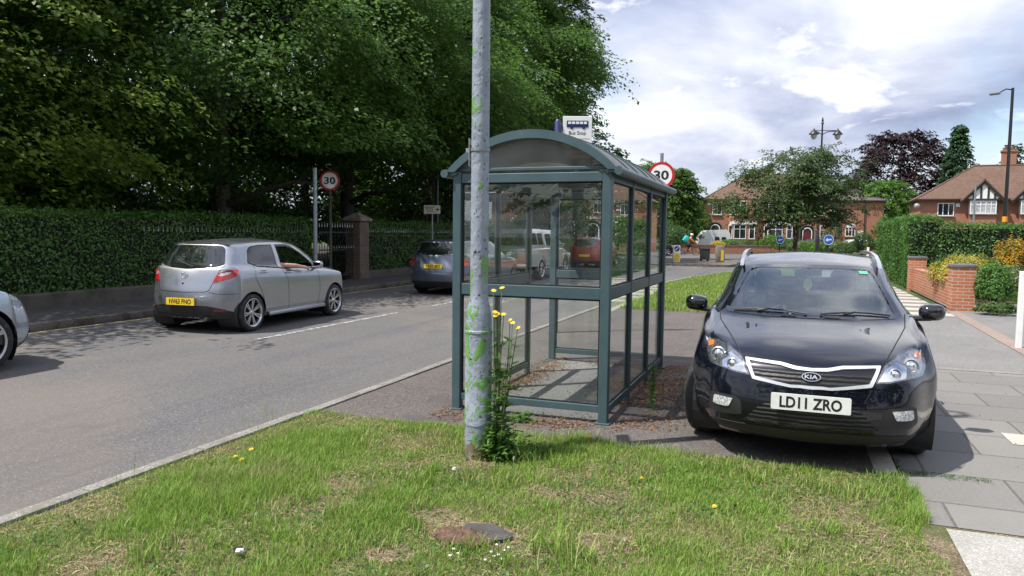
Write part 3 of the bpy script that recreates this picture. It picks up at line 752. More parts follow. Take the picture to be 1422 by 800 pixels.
    af.prism([(x * 1.35, y * 1.2) for x, y in pts], M, .004); af.tube([(0, .342, 1.225), (0, .30, 1.25)], .0015, 4); a_ = af.build('air_freshener', MATS['air_freshener_yellow'], None)
    a_.matrix_world = t.matrix_world.copy(); a_.location = loc; a_.rotation_euler = (0, 0, rz)
    tag(a_, 'small pale yellow tree shaped air freshener hanging behind the black estate car windscreen', 'air freshener')
    st = [(-.405, 1.302), (-.475, 1.298), (-.482, 1.275), (-.41, 1.28)]; P('front', st, 'window_sticker', 'sticker_green', lift=.0045, thick=.001, res=.02)
    t.scale = (.966, 1, 1)
    tag(t, 'black estate car with silver roof rails and white plate LD11 ZRO beside the bus shelter', 'car')
    return t

def build_silver_hatch(loc, rz):
    q = MQ; t = empty('hatchback_car', loc, rz); bm, bvh = body_of(q); H = q['L'] / 2
    wr = [(-1.28, 1.105), (-1.20, 1.27), (-1.13, 1.325), (-.90, 1.35), (-.57, 1.36), (-.585, 1.0), (-1.10, 1.04)]
    wf = [(-.46, 1.36), (-.15, 1.355), (.03, 1.32), (.28, 1.215), (.52, 1.06), (.56, 1.0), (.55, .955), (-.45, .985)]
    rwn = [(.58, 1.075), (.54, 1.20), (.49, 1.325), (.44, 1.352), (.25, 1.362), (-.25, 1.362), (-.44, 1.352), (-.49, 1.325), (-.54, 1.20), (-.58, 1.075), (-.50, 1.045), (-.30, 1.015), (0, 1.0), (.30, 1.015), (.50, 1.045)]
    ws = [(.64, .985), (.50, 1.355), (.25, 1.375), (-.25, 1.375), (-.50, 1.355), (-.64, .985), (-.3, .975), (.3, .975)]
    for v, sg in (('right', 1), ('left', -1)):
        for w in (wr, wf): cut_hole(bm, v, shrink(w, .012), cond=lambda c, sg=sg: c.x * sg > .4)
    cut_hole(bm, 'front', shrink(ws, .02), cond=lambda c: c.y > .2)
    cut_hole(bm, 'rear', shrink(rwn, .02), cond=lambda c: c.y < -1.2)
    arches(bm, q); body_finish(bm, t, MATS['paint_silver']); liners(q, t, bvh)
    P = lambda v, p, n, m, **k: patch(bvh, v, p, n, MATS[m], k.pop('parent', t), **k)
    P('front', rounded(ws, .03), 'windscreen', 'windscreen_glass', lift=.002, thick=.004)
    for v in ('right', 'left'):
        P(v, rounded(wr, .03), 'side_window', 'tinted_glass', lift=.003, thick=.004)
        P(v, rounded([(p[0] * 1, p[1]) for p in [(-1.30, 1.085), (-1.215, 1.285), (-1.13, 1.345), (-.90, 1.37), (-.15, 1.375), (.05, 1.335), (.30, 1.225), (.54, 1.065), (.60, .985), (.58, .94), (-.45, .968), (-1.10, 1.02)]], .03), 'window_frame', 'black_plastic', lift=.0025, thick=.003, holes=[rounded(shrink(wr, .006), .03), rounded(shrink(wf, .006), .03)])
    P('left', rounded(wf, .03), 'side_window', 'car_glass', lift=.003, thick=.004)
    P('right', [(-.565, 1.0), (-.555, 1.37), (-.47, 1.37), (-.455, .985)], 'door_pillar', 'paint_silver', lift=.006, thick=.006)
    P('rear', rounded(rwn, .04), 'rear_window', 'dark_glass', lift=.009, thick=.01)
    tl = [(.50, .80), (.535, .91), (.60, .962), (.68, .990), (.765, .995), (.785, .955), (.76, .895), (.72, .862), (.62, .82)]
    for sg in (1, -1):
        p = tl if sg > 0 else mirror_poly(tl)
        h = P('rear', rounded(p, .02), 'tail_light', 'lamp_red', lift=.012, thick=.02, res=.02)
        ip = [(sg * x, z) for x, z in [(.56, .905), (.60, .94), (.70, .965), (.69, .93), (.61, .895)]]
        P('rear', ip if sg > 0 else ip[::-1], 'reversing_lens', 'lamp_clear', lift=.0135, thick=.005, parent=h, res=.02)
        rp = [(.52, .352), (.54, .395), (.66, .39), (.69, .355)]; rp = rp if sg > 0 else mirror_poly(rp)
        P('rear', rounded(rp, .01), 'rear_reflector', 'lamp_red_dark', lift=.012, thick=.01, res=.02)
        mirror_unit(t, sg, sg * .80, .52, 1.0, 'paint_silver', w=.19, h=.14)
        for yy, zz in ((-.32, .905), (-1.02, .935)): handle(t, bvh, sg, yy, zz, 'paint_silver')
    bl = [(.44, .44), (.62, .40), (.74, .34), (.72, .24), (-.72, .24), (-.74, .34), (-.62, .40), (-.44, .44), (-.36, .445), (.36, .445)]
    P('rear', rounded(bl, .02), 'bumper_insert', 'black_plastic', lift=.008, thick=.01)
    lipp = [(.70, .325), (.70, .335), (0, .322), (-.70, .335), (-.70, .325), (0, .312)]; P('rear', lipp, 'bumper_trim', 'gloss_black', lift=.016, thick=.01, res=.02)
    pr = [(.34, .445), (.36, .57), (-.36, .57), (-.34, .445)]; P('rear', rounded(pr, .02), 'plate_recess', 'paint_silver', lift=.002, thick=.004)
    plate(t, bvh, 'rear', .502, 'NV63 FNO', 'plate_yellow', tilt=.0)
    P('rear', rounded([(.26, 1.392), (.26, 1.378), (-.26, 1.378), (-.26, 1.392)], .005), 'brake_light', 'lamp_red_dark', lift=.004, thick=.006, res=.02)
    sp = MB(); xs = np.linspace(-.52, .52, 13)
    v = []; 
    for x in xs:
        y = -1.50 + .06 * (x / .52) ** 2; zt = 1.418 - .02 * (x / .52) ** 2
        v += [(x, y + .16, zt + .012), (x, y - .055, zt - .012), (x, y - .05, zt - .03), (x, y + .1, zt - .03)]
    f = [(4*i+a, 4*i+(a+1) % 4, 4*i+4+(a+1) % 4, 4*i+4+a) for i in range(12) for a in range(4)] + [(0, 3, 2, 1), (48, 49, 50, 51)]
    sp.add(v, f); sp.build('spoiler', MATS['paint_silver'], t, True)
    seams(bvh, [('rear', [(.60, 1.06), (.505, .80), (.46, .68), (.40, .655), (0, .645), (-.40, .655), (-.46, .68), (-.505, .80), (-.60, 1.06)], .009),
                ('rear', [(.80, .62), (.60, .62), (.46, .655)], .006), ('rear', [(-.80, .62), (-.60, .62), (-.46, .655)], .006)]
          + [(v_, l_, .008) for v_ in ('right', 'left') for l_ in ([(-1.19, 1.04), (-1.24, .85), (-1.08, .60), (-1.0, .40), (-.96, .27)], [(-.50, .98), (-.37, .79), (-.33, .27)], [(.52, .96), (.62, .85), (.64, .55), (.58, .27)], [(-.96, .265), (.58, .265)])], t, MATS['gap_black'])
    hb = bvh.ray_cast(Vector((0, -4, .905)), Vector((0, 1, 0)), 9)[0]; M = frame_M(hb, (1, 0, 0), (0, .3, 1))
    el = lambda a, b: [(a * math.cos(k), b * math.sin(k)) for k in np.linspace(0, 2 * PI, 33)[:-1]]
    b = MB(); b.lathe([(.05 + .006 * math.cos(a), .008 + .005 * math.sin(a)) for a in np.linspace(0, 2 * PI, 7)[:-1]], 28, M @ Matrix.Scale(1.15, 4, (1, 0, 0)) @ Matrix.Scale(.88, 4, (0, 1, 0)), closed=True)
    b.tube([M @ Vector((-.055, .018, .008)), M @ Vector((-.03, .022, .012)), M @ Vector((0, -.012, .014)), M @ Vector((.03, .022, .012)), M @ Vector((.055, .018, .008))], .006, 6); b.build('badge', MATS['chrome'], t, True)
    hm = bvh.ray_cast(Vector((-.34, -4, .885)), Vector((0, 1, 0)), 9)[0]
    text('model_lettering', 'mazda2', MATS['silver_trim'], t, hm + Vector((0, -.004, 0)), (1, -.12, 0), (0, .25, 1), height=.03, depth=.003, bold=.02)
    hk = bvh.ray_cast(Vector((0, -4, .775)), Vector((0, 1, 0)), 9)[0]; k = MB(); k.lathe([(.017, 0), (.016, .004), (0, .005)], 14, frame_M(hk, (1, 0, 0), (0, 0, 1))); k.build('boot_lock', MATS['black_plastic'], t, True)
    line = []
    for k in range(8):
        a = k / 7; x = .10 - .34 * a; z = 1.02 + .105 * a; hit = bvh.ray_cast(Vector((x, -4, z)), Vector((0, 1, 0)), 9); line.append(hit[0] + hit[1] * (.02 if k else .012))
    mb = MB(); mb.tube(line, .008, 6); mb.box(line[0], (.05, .03, .04), bev=.01); mb.build('rear_wiper', MATS['black_plastic'], t, True)
    ex = MB(); ex.tube([(.42, -1.93, .235), (.42, -1.75, .235)], .028, 12); ex.build('exhaust_pipe', MATS['brake_steel'], t, True)
    for sg in (1, -1):
        sk = MB(); sk.box((sg * .835, -.05, .245), (.05, 1.72, .07), bev=.02); sk.build('side_skirt', MATS['paint_silver'], t, True)
    for (y, sx) in ((H - .78, 1), (H - .78, -1), (H - 3.27, 1), (H - 3.27, -1)):
        wheel(t, sx * .745, y, .30, .20, sx, dict(n=7, pair=(-.11, .11), w=(.018, .024), rim=.74), 0)
    an = MB(); an.tube([(0, .30, 1.46), (0, .12, 1.62)], .004, 5)
    an.build('aerial', MATS['black_plastic'], t)
    interior(t, q, .50, .36)
    tag(t, 'silver hatchback with yellow plate NV63 FNO and an arm resting out of its window', 'car')
    return t

def scale_q(q, L_, W_, H_, zb=None):
    import copy
    r = copy.deepcopy(q); fl, fw_, fh = L_ / q['L'], W_ / q['W'], H_ / (q['T2'][8][2] + q['crown'])
    for k in ('B1', 'C', 'G', 'T', 'T2'): r[k] = [(x * fw_, s * fl, z * fh) for x, s, z in q[k]]
    r['F'] = [(z * fh, s * fl, b * fl) for z, s, b in q['F']]; r['R'] = [(z * fh, s * fl, b * fl) for z, s, b in q['R']]
    r['S'] = [(w * fw_, z * fh, d * fh) for w, z, d in q['S']]; r['ss'] = [s * fl for s in q['ss']]
    r['L'] = L_; r['W'] = W_; r['axf'] = q['axf'] * fl; r['axr'] = q['axr'] * fl; r['crown'] = q['crown'] * fh; r['f'] = (fl, fw_, fh); r['step'] = .034
    r['rw'] = q['rw'] * fh; r['ra'] = q['ra'] * fh
    return r
def generic_car(name, base, dims, paint, loc, rz, label, rear=None, front=None, rim='alloy', rim_style=None, rw=None, plate_s='', detail=1, group=None):
    q = scale_q(base, *dims)
    if rw: q['rw'] = rw; q['ra'] = rw * 1.13
    fl, fw_, fh = q['f']; t = empty(name, loc, rz); bm, bvh = body_of(q); arches(bm, q); body_finish(bm, t, MATS[paint]); liners(q, t, bvh)
    P = lambda v, p, n, m, **k: patch(bvh, v, p, n, MATS[m], k.pop('parent', t), res=k.pop('res', .05), **k)
    est = base is KQ; y0 = base['L'] / 2
    Y = lambda y: y * fl; Z = lambda z: z * fh; X = lambda x: x * fw_
    sidew = [[(.72, .998), (.30, 1.235), (.05, 1.345), (-.36, 1.37), (-.38, 1.018)], [(-.45, 1.02), (-.42, 1.368), (-1.0, 1.362), (-1.12, 1.05)], [(-1.2, 1.06), (-1.08, 1.355), (-1.50, 1.33), (-1.72, 1.09)]] if est else \
            [[(-.42, 1.36), (-.15, 1.355), (.03, 1.32), (.28, 1.215), (.56, 1.0), (.55, .965), (-.42, .985)], [(-1.28, 1.105), (-1.13, 1.325), (-.90, 1.35), (-.52, 1.36), (-.53, 1.0), (-1.10, 1.04)]]
    for v in ('right', 'left'):
        for s in sidew: P(v, rounded([(Y(a), Z(b)) for a, b in s], .03), 'side_window', 'dark_glass', lift=.004, thick=.006)
    rwn = [(.62, 1.09), (.53, 1.345), (-.53, 1.345), (-.62, 1.09)] if est else [(.58, 1.07), (.49, 1.34), (-.49, 1.34), (-.58, 1.07), (-.30, 1.01), (.30, 1.01)]
    if rear: rwn = rear.get('glass', rwn)
    P('rear', rounded([(X(a), Z(b)) for a, b in rwn], .04), 'rear_window', 'dark_glass', lift=.004, thick=.006)
    wsn = [(.655, .968), (.525, 1.32), (.25, 1.34), (-.25, 1.34), (-.525, 1.32), (-.655, .968)] if est else [(.64, .985), (.50, 1.355), (-.50, 1.355), (-.64, .985)]
    P('front', rounded([(X(a), Z(b)) for a, b in wsn], .03), 'windscreen', 'dark_glass', lift=.004, thick=.006)
    tl = (rear or {}).get('light', [(.62, .86), (.62, 1.0), (.82, 1.02), (.86, .90), (.84, .84)])
    hl = (front or {}).get('light', [(.46, .65), (.66, .655), (.74, .70), (.74, .80), (.62, .80), (.50, .74)])
    for sg in (1, -1):
        a = [(sg * X(x), Z(z)) for x, z in tl]; a = a if sg > 0 else a[::-1]; P('rear', rounded(a, .02), 'tail_light', 'lamp_red', lift=.01, thick=.016, res=.03)
        a = [(sg * X(x), Z(z)) for x, z in hl]; a = a if sg > 0 else a[::-1]; P('front', rounded(a, .02), 'headlight', 'lamp_clear', lift=.006, thick=.012, res=.03)
        mirror_unit(t, sg, sg * X(base['W'] - .04), Y(.80 if est else .52), Z(1.0), paint)
        for yy in ((-.28, -1.02) if est else (-.30, -1.02)): handle(t, bvh, sg, Y(yy), Z(.905), paint)
    g = [(.38, .70), (.33, .59), (-.33, .59), (-.38, .70)]; P('front', rounded([(X(a), Z(b)) for a, b in g], .02), 'grille', 'grille_mesh', lift=.004, thick=.006)
    b = [(.70, .22), (.72, .36), (-.72, .36), (-.70, .22)]; P('rear', rounded([(X(a), Z(b_)) for a, b_ in b], .03), 'bumper_insert', 'black_plastic', lift=.006, thick=.01)
    b = [(.62, .22), (.60, .42), (-.60, .42), (-.62, .22)]; P('front', rounded([(X(a), Z(b_)) for a, b_ in b], .03), 'lower_grille', 'black_plastic', lift=.006, thick=.01)
    plate(t, bvh, 'rear', Z((rear or {}).get('pz', .60)), plate_s, 'plate_yellow'); plate(t, bvh, 'front', Z(.47), '', 'plate_white')
    sl = [[(.80, .93), (.84, .70), (.66, .30)], [(-.42, 1.0), (-.42, .70), (-.40, .28)], [(-1.22, 1.04), (-1.17, .80), (-.92, .55), (-.85, .30)]]
    seams(bvh, [(v, [(Y(a), Z(b_)) for a, b_ in l_], .009) for v in ('right', 'left') for l_ in sl] + [('rear', [(X(a), Z(b_)) for a, b_ in [(.60, 1.08), (.60, .72), (.52, .60), (-.52, .60), (-.60, .72), (-.60, 1.08)]], .009)], t, MATS['gap_black'])
    st = rim_style or dict(n=5, pair=(-.14, .14), w=(.03, .045)); H = q['L'] / 2
    for (y, sx) in ((H - q['axf'], 1), (H - q['axf'], -1), (H - q['axr'], 1), (H - q['axr'], -1)):
        wheel(t, sx * (q['W'] - .11), y, q['rw'], .205, sx, st, 0, rim)
    tag(t, label, 'car', group)
    return t, bvh, q, P
# ------------------------------------------------------------------ the ground: soil, road, kerbs, pavements
def ground_mat(name, stops, scale, fine=120, fineamt=.5, rough=.9, bmp=.5, patch_=None, cracks=False, stain=None, bands=False):
    m, nt, out = new_mat(name); p = N(nt, 'ShaderNodeBsdfPrincipled'); p.inputs['Roughness'].default_value = rough; p.inputs['Specular IOR Level'].default_value = .25
    big = noise(nt, scale, 7, .62); c = ramp(nt, big, stops)
    vo = N(nt, 'ShaderNodeTexVoronoi'); vo.inputs['Scale'].default_value = fine; tc = N(nt, 'ShaderNodeTexCoord'); L(nt, tc.outputs['Object'], vo.inputs['Vector'])
    sep = N(nt, 'ShaderNodeSeparateColor'); L(nt, vo.outputs['Color'], sep.inputs[0])
    g = ramp(nt, sep.outputs[0], [(0., 1 - fineamt), (.7, 1.0), (.93, 1 + fineamt * .8), (1., 1 + fineamt * 2)])
    c = mixc(nt, 1.0, c, g, 'MULTIPLY')
    if patch_:
        f = ramp(nt, noise(nt, patch_[1], 5, .6, dist=.6), [(patch_[2], 0.), (patch_[2] + .06, patch_[3])]); c = mixc(nt, f, c, patch_[0])
    if bands:                                             # wheel-worn lanes running along the road
        mp = N(nt, 'ShaderNodeMapping'); mp.inputs['Scale'].default_value = (1.0, .035, 1); L(nt, tc.outputs['Object'], mp.inputs[0])
        c = mixc(nt, ramp(nt, noise(nt, 1.15, 4, .5, mp.outputs[0]), [(.42, 0.), (.66, .28)]), c, (.165, .145, .125))
        c = mixc(nt, ramp(nt, noise(nt, 3.1, 3, .5, mp.outputs[0]), [(.55, 0.), (.72, .35)]), c, (.075, .074, .076))
    if cracks:
        v2 = N(nt, 'ShaderNodeTexVoronoi', feature='DISTANCE_TO_EDGE'); v2.inputs['Scale'].default_value = .45
        wv = N(nt, 'ShaderNodeMix', data_type='VECTOR'); wv.inputs[0].default_value = .12
        nn = N(nt, 'ShaderNodeTexNoise'); nn.inputs['Scale'].default_value = 2.5; nn.inputs['Detail'].default_value = 5; L(nt, tc.outputs['Object'], nn.inputs['Vector'])
        L(nt, tc.outputs['Object'], wv.inputs[4]); L(nt, nn.outputs['Color'], wv.inputs[5]); L(nt, wv.outputs[1], v2.inputs['Vector'])
        c = mixc(nt, ramp(nt, v2.outputs['Distance'], [(.0, .55), (.006, 0.)]), c, (.02, .02, .02))
    if stain:
        f = ramp(nt, noise(nt, stain[1], 4, .5), [(stain[2], 0.), (stain[2] + .12, stain[3])]); c = mixc(nt, f, c, stain[0])
    L(nt, c, p.inputs['Base Color'])
    if bmp: L(nt, bump(nt, sep.outputs[0], bmp, .004), p.inputs['Normal'])
    L(nt, p.outputs[0], out.inputs[0]); return m
ground_mat('road_asphalt', [(.25, (.100, .098, .100)), (.5, (.118, .115, .116)), (.75, (.140, .133, .128))], .35, 95, .38, patch_=((.165, .140, .118), .22, .52, .40), bands=True, stain=((.07, .07, .073), .8, .66, .5))
ground_mat('tarmac_brown', [(.25, (.095, .083, .077)), (.5, (.118, .104, .096)), (.75, (.145, .128, .118))], .7, 110, .45, patch_=((.075, .07, .068), .6, .58, .6), stain=((.16, .145, .125), 1.8, .62, .45))
ground_mat('tarmac_grey', [(.25, (.17, .165, .16)), (.5, (.20, .193, .185)), (.75, (.23, .22, .205))], .8, 130, .35, patch_=((.13, .128, .125), .7, .58, .5))
ground_mat('tarmac_left', [(.25, (.07, .066, .066)), (.75, (.10, .093, .09))], .7, 100, .4, patch_=((.11, .09, .07), 1.2, .6, .5))
ground_mat('kerb_concrete', [(.25, (.17, .16, .14)), (.75, (.28, .265, .235))], 2.5, 90, .3, patch_=((.17, .155, .125), 3, .55, .7))
ground_mat('kerb_dark', [(.25, (.12, .105, .09)), (.75, (.19, .17, .145))], 2.5, 90, .3, patch_=((.07, .06, .045), 2.2, .5, .7))
ground_mat('soil', [(.25, (.10, .075, .045)), (.5, (.17, .135, .08)), (.75, (.23, .19, .115))], 4, 160, .6, bmp=1.0, patch_=((.07, .09, .025), 2.0, .52, .8))
ground_mat('leaf_mould', [(.25, (.035, .028, .018)), (.75, (.06, .048, .03))], 1.5, 60, .5)
ground_mat('far_field', [(.25, (.045, .07, .02)), (.75, (.07, .10, .03))], .1, 6, .5)
ground_mat('concrete_slab', [(.25, (.30, .29, .265)), (.75, (.38, .365, .33))], 3, 140, .25)
ground_mat('buff_concrete', [(.25, (.40, .37, .31)), (.75, (.50, .47, .40))], 3, 140, .25)
ground_mat('road_paint', [(.25, (.36, .36, .34)), (.75, (.50, .50, .48))], 6, 120, .3, patch_=((.14, .14, .14), 10, .45, .85))
ground_mat('yellow_paint', [(.25, (.55, .42, .16)), (.75, (.66, .54, .26))], 6, 120, .3, patch_=((.16, .15, .14), 9, .52, .85))
m = brick_mat('slab_paving', (.150, .144, .136), (.205, .197, .182), (.085, .078, .066), .92, .62, .009, rough=.85, weather=.25)
brick_mat('block_edging', (.24, .185, .155), (.29, .225, .19), (.16, .13, .11), .20, .10, .006, weather=.2)
def sheet(name, poly, z, mat, kind='structure', parent=None):
    tris = geometry.tessellate_polygon([[Vector((x, y, 0)) for x, y in poly]]); fs = []
    for a, b, c in tris:
        x = (poly[b][0] - poly[a][0]) * (poly[c][1] - poly[a][1]) - (poly[c][0] - poly[a][0]) * (poly[b][1] - poly[a][1])
        fs.append((a, b, c) if x > 0 else (a, c, b))
    return tag(mesh_obj(name, [(x, y, z) for x, y in poly], fs, MATS[mat]), kind=kind)
def slab(name, poly, z0, z1, mat, kind='structure'):
    mb = MB(); mb.prism(poly, Matrix.Translation((0, 0, z0)), z1 - z0); return tag(mb.build(name, MATS[mat]), kind=kind)
def rect(a, b, c, d): return [(a, c), (b, c), (b, d), (a, d)]
F2 = lambda px, d: tuple(far(px, d)[:2])
sheet('ground', rect(-700, 700, -300, 1200), -.03, 'far_field')
sheet('woodland_floor', rect(-60, -13.2, -12, 62), .20, 'leaf_mould')
sheet('road', rect(-10.9, -3.95, -25, 40.2) , 0, 'road_asphalt')
cross = [(-10.9, 40.2), F2(560, 60), F2(560, 67.5), F2(1400, 67.5), F2(1400, 44), (3.2, 40.2)]
sheet('cross_road', cross, .0, 'road_asphalt')
slab('pavement', rect(-12.85, -11.02, -25, 50), -.02, .12, 'tarmac_left')
def kerb_run(x0, x1, y0, y1, z1, mat, seed):
    m = MB(); r = random.Random(seed); y = y0
    while y < y1 - .05:
        e = min(y + .914, y1); m.box(((x0 + x1) / 2 + r.uniform(-.004, .004), (y + e) / 2, z1 / 2 - .012 + r.uniform(-.003, .002)), (x1 - x0, e - y - .009, z1 + .024), bev=.012, rz=r.uniform(-.003, .003)); y = e
    o = m.build('kerb', MATS[mat], None, True); return tag(o, kind='structure')
kerb_run(-11.02, -10.9, -25, 50, .125, 'kerb_dark', 1); kerb_run(-3.955, -3.85, -6, 5.2, .042, 'kerb_concrete', 2); kerb_run(-3.955, -3.85, 5.2, 21.9, .028, 'kerb_concrete', 3)
edge = [(-3.83, 21.9), (-3.72, 25), (-3.35, 28.5), (-2.6, 32.5), (-1.6, 35.5), (-.2, 37.6), (1.6, 38.8), (3.3, 39.3)]
outer = [(-3.95, 21.9), (-3.84, 25), (-3.47, 28.6), (-2.71, 32.6), (-1.69, 35.6), (-.25, 37.73), (1.58, 38.93), (3.3, 39.43)]
slab('kerb', edge + outer[::-1], -.02, .07, 'kerb_concrete')
sheet('road', [(-3.95, 21.9)] + outer[1:] + [(3.3, 40.2), (-3.95, 40.2)], -.003, 'road_asphalt')
sheet('verge_soil', rect(-3.83, .76, -6, 5.33), .022, 'soil')
sheet('shelter_floor', rect(-2.72, -1.45, 6.0, 8.8), .0225, 'tarmac_grey')
sheet('bus_stop_hardstanding', rect(-3.83, .60, 5.33, 15.6), .018, 'tarmac_brown')
sheet('verge_soil', [(-3.83, 15.6), (.6, 15.6), (.6, 37.9), (-.2, 37.6), (-1.6, 35.5), (-2.6, 32.5), (-3.35, 28.5), (-3.72, 25), (-3.83, 21.9)], .02, 'soil')
kerb_run(.60, .755, 5.36, 38.9, .026, 'buff_concrete', 4).name = 'edging_kerb'
sheet('paving', rect(.76, 3.3, 4.55, 10.12), .020, 'slab_paving')
sheet('concrete_slab', rect(.86, 3.4, -3, 4.5), .024, 'concrete_slab')
sheet('verge_soil', rect(.76, 3.6, -3, 4.56), .016, 'soil')
slab('edging_kerb', rect(.76, 3.4, 10.12, 10.26), 0, .026, 'kerb_concrete')
sheet('pavement', rect(.76, 3.3, 10.26, 39), .018, 'tarmac_grey')
for k in range(9):
    v0 = 17.3 + k * 1.12; slab('paving_band', rect(.77, 3.28, v0, v0 + .55), 0, .023, 'buff_concrete')
slab('block_edging', [(3.02, 10.3), (3.26, 10.3), (3.52, 18.5), (3.3, 18.5)], 0, .030, 'block_edging')
sheet('driveway', [(3.26, 10.3), (3.24, 4.6), (3.45, 4.6), (3.45, -8), (18, -8), (18, 7), (14, 25), (3.6, 25), (3.52, 18.5)], .014, 'tarmac_grey')
sheet('garden_soil', rect(3.6, 16, 21.5, 27), .018, 'soil')
# buff slabs let into the grey paving
for (u, v, a, b) in ((1.68, 6.60, .92, .36), (.80, 8.9, .5, .6), (2.6, 6.6, .66, .36)): sheet('buff_slab', rect(u, u + a, v, v + b), .0245, 'buff_concrete')
# painted lines
def dash(u0, u1, v0, v1, mat='road_paint', name='road_marking'): sheet(name, rect(u0, u1, v0, v1), .004, mat)
for v0, v1 in ((8.7, 12.9), (14.4, 18.6), (20.1, 24.3), (25.8, 30), (31.5, 35.7), (2.9, 7.1), (-3, 1.2)): 
    if v0 > 7.5 : dash(-7.34, -7.25, v0, v1)
dash(-10.80, -10.72, -20, 39, 'yellow_paint', 'yellow_line')
dash(-10.5, -4.2, 38.9, 39.2)
# ------------------------------------------------------------------ foliage material, hedges
leaf_mat('leaf_hedge', (0.062, 0.145, 0.028), (0.131, 0.262, 0.050), .25, 1.3, rough=.45)
leaf_mat('leaf_hedge_right', (0.055, 0.138, 0.030), (0.117, 0.248, 0.048), .3, 1.3)
leaf_mat('leaf_lime', (.056, .118, .020), (.112, .208, .038), .45, .35, rough=.42)
leaf_mat('leaf_maple', (0.097, 0.172, 0.025), (0.193, 0.276, 0.041), .45, .4)
leaf_mat('leaf_grey', (0.076, 0.152, 0.062), (0.152, 0.248, 0.110), .40, .5)
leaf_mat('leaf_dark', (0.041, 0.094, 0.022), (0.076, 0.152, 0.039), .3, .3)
leaf_mat('leaf_beech', (.022, .011, .013), (.048, .022, .025), .25, .4)
leaf_mat('leaf_conifer', (0.028, 0.076, 0.030), (0.062, 0.138, 0.048), .2, .5)
leaf_mat('leaf_street', (.040, .080, .018), (.075, .13, .034), .35, .8, dry=((.10, .05, .02), .06))
leaf_mat('leaf_yellow', (.38, .30, .03), (.62, .50, .06), .4, 2)
leaf_mat('leaf_orange', (.45, .22, .02), (.65, .42, .03), .4, 2)
leaf_mat('leaf_bright', (.06, .15, .02), (.13, .26, .035), .4, 1)
leaf_mat('leaf_shrub', (0.062, 0.117, 0.030), (0.138, 0.207, 0.062), .35, 1)
leaf_mat('leaf_pink', (.45, .20, .22), (.6, .42, .38), .3, 2)
simple('bark', (.075, .062, .05), .9, var=.4, vscale=9, bmp=1.0, bscale=30)
simple('bark_dark', (.035, .030, .026), .9, var=.4, vscale=9, bmp=1.0, bscale=30)
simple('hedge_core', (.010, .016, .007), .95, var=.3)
def lump(n, seed, amp=.12):
    r = np.random.default_rng(seed); ph = r.uniform(0, 6.28, (6, 3)); fr = r.uniform(.5, 2.6, (6, 3))
    return lambda p: amp * sum(np.sin(p[:, 0] * fr[k, 0] + ph[k, 0]) * np.sin(p[:, 1] * fr[k, 1] + ph[k, 1]) * np.cos(p[:, 2] * fr[k, 2] + ph[k, 2]) for k in range(6)) / 1.6
def hedge(name, x0, x1, y0, y1, z0, z1, mat, label, per_m2=520, size=.06, seed=1, faces='LRFBT', shoots=True, amp=.07):
    rng = np.random.default_rng(seed); t = empty(name, ((x0 + x1) / 2, (y0 + y1) / 2, z0)); o = np.array([(x0 + x1) / 2, (y0 + y1) / 2, z0])
    C, Nn = [], []
    def face(n, mk, nv):
        n = int(n * per_m2); a, b = rng.random(n), rng.random(n); p = mk(a, b); C.append(p); Nn.append(np.tile(nv, (n, 1)))
    f = lambda a, lo, hi: lo + a * (hi - lo)
    if 'L' in faces: face((y1 - y0) * (z1 - z0), lambda a, b: np.stack([np.full_like(a, x0), f(a, y0, y1), f(b, z0, z1)], 1), (-1., 0, .25))
    if 'R' in faces: face((y1 - y0) * (z1 - z0), lambda a, b: np.stack([np.full_like(a, x1), f(a, y0, y1), f(b, z0, z1)], 1), (1., 0, .25))
    if 'F' in faces: face((x1 - x0) * (z1 - z0), lambda a, b: np.stack([f(a, x0, x1), np.full_like(a, y0), f(b, z0, z1)], 1), (0, -1., .25))
    if 'B' in faces: face((x1 - x0) * (z1 - z0), lambda a, b: np.stack([f(a, x0, x1), np.full_like(a, y1), f(b, z0, z1)], 1), (0, 1., .25))
    if 'T' in faces: face((x1 - x0) * (y1 - y0) * 1.3, lambda a, b: np.stack([f(a, x0, x1), f(b, y0, y1), np.full_like(a, z1)], 1), (0, 0, 1.))
    P = np.concatenate(C); Q = np.concatenate(Nn).astype(float); lf = lump(0, seed, amp)
    P = P + Q * (lf(P) + lf(P * 3.1) * .4)[:, None] + rng.normal(size=P.shape) * .035 - Q * np.abs(rng.normal(size=len(P)) * .05)[:, None]
    if shoots:
        k = int((y1 - y0 + x1 - x0) * 45); q = np.stack([f(rng.random(k), x0, x1), f(rng.random(k), y0, y1), np.full(k, z1)], 1); q[:, 2] += lf(q) + np.abs(rng.normal(size=k)) * .07
        P = np.concatenate([P, q]); Q = np.concatenate([Q, np.tile((0, 0, 1.), (k, 1))])
    nr = unit(Q + rng.normal(size=P.shape) * .6)
    g = leaf_quads(P - o, nr, size, .55, rng=rng); quads_obj('foliage', g, MATS[mat], t)
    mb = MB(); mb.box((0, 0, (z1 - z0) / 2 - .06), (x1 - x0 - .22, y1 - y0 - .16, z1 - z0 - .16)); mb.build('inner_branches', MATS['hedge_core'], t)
    return tag(t, label, 'hedge')
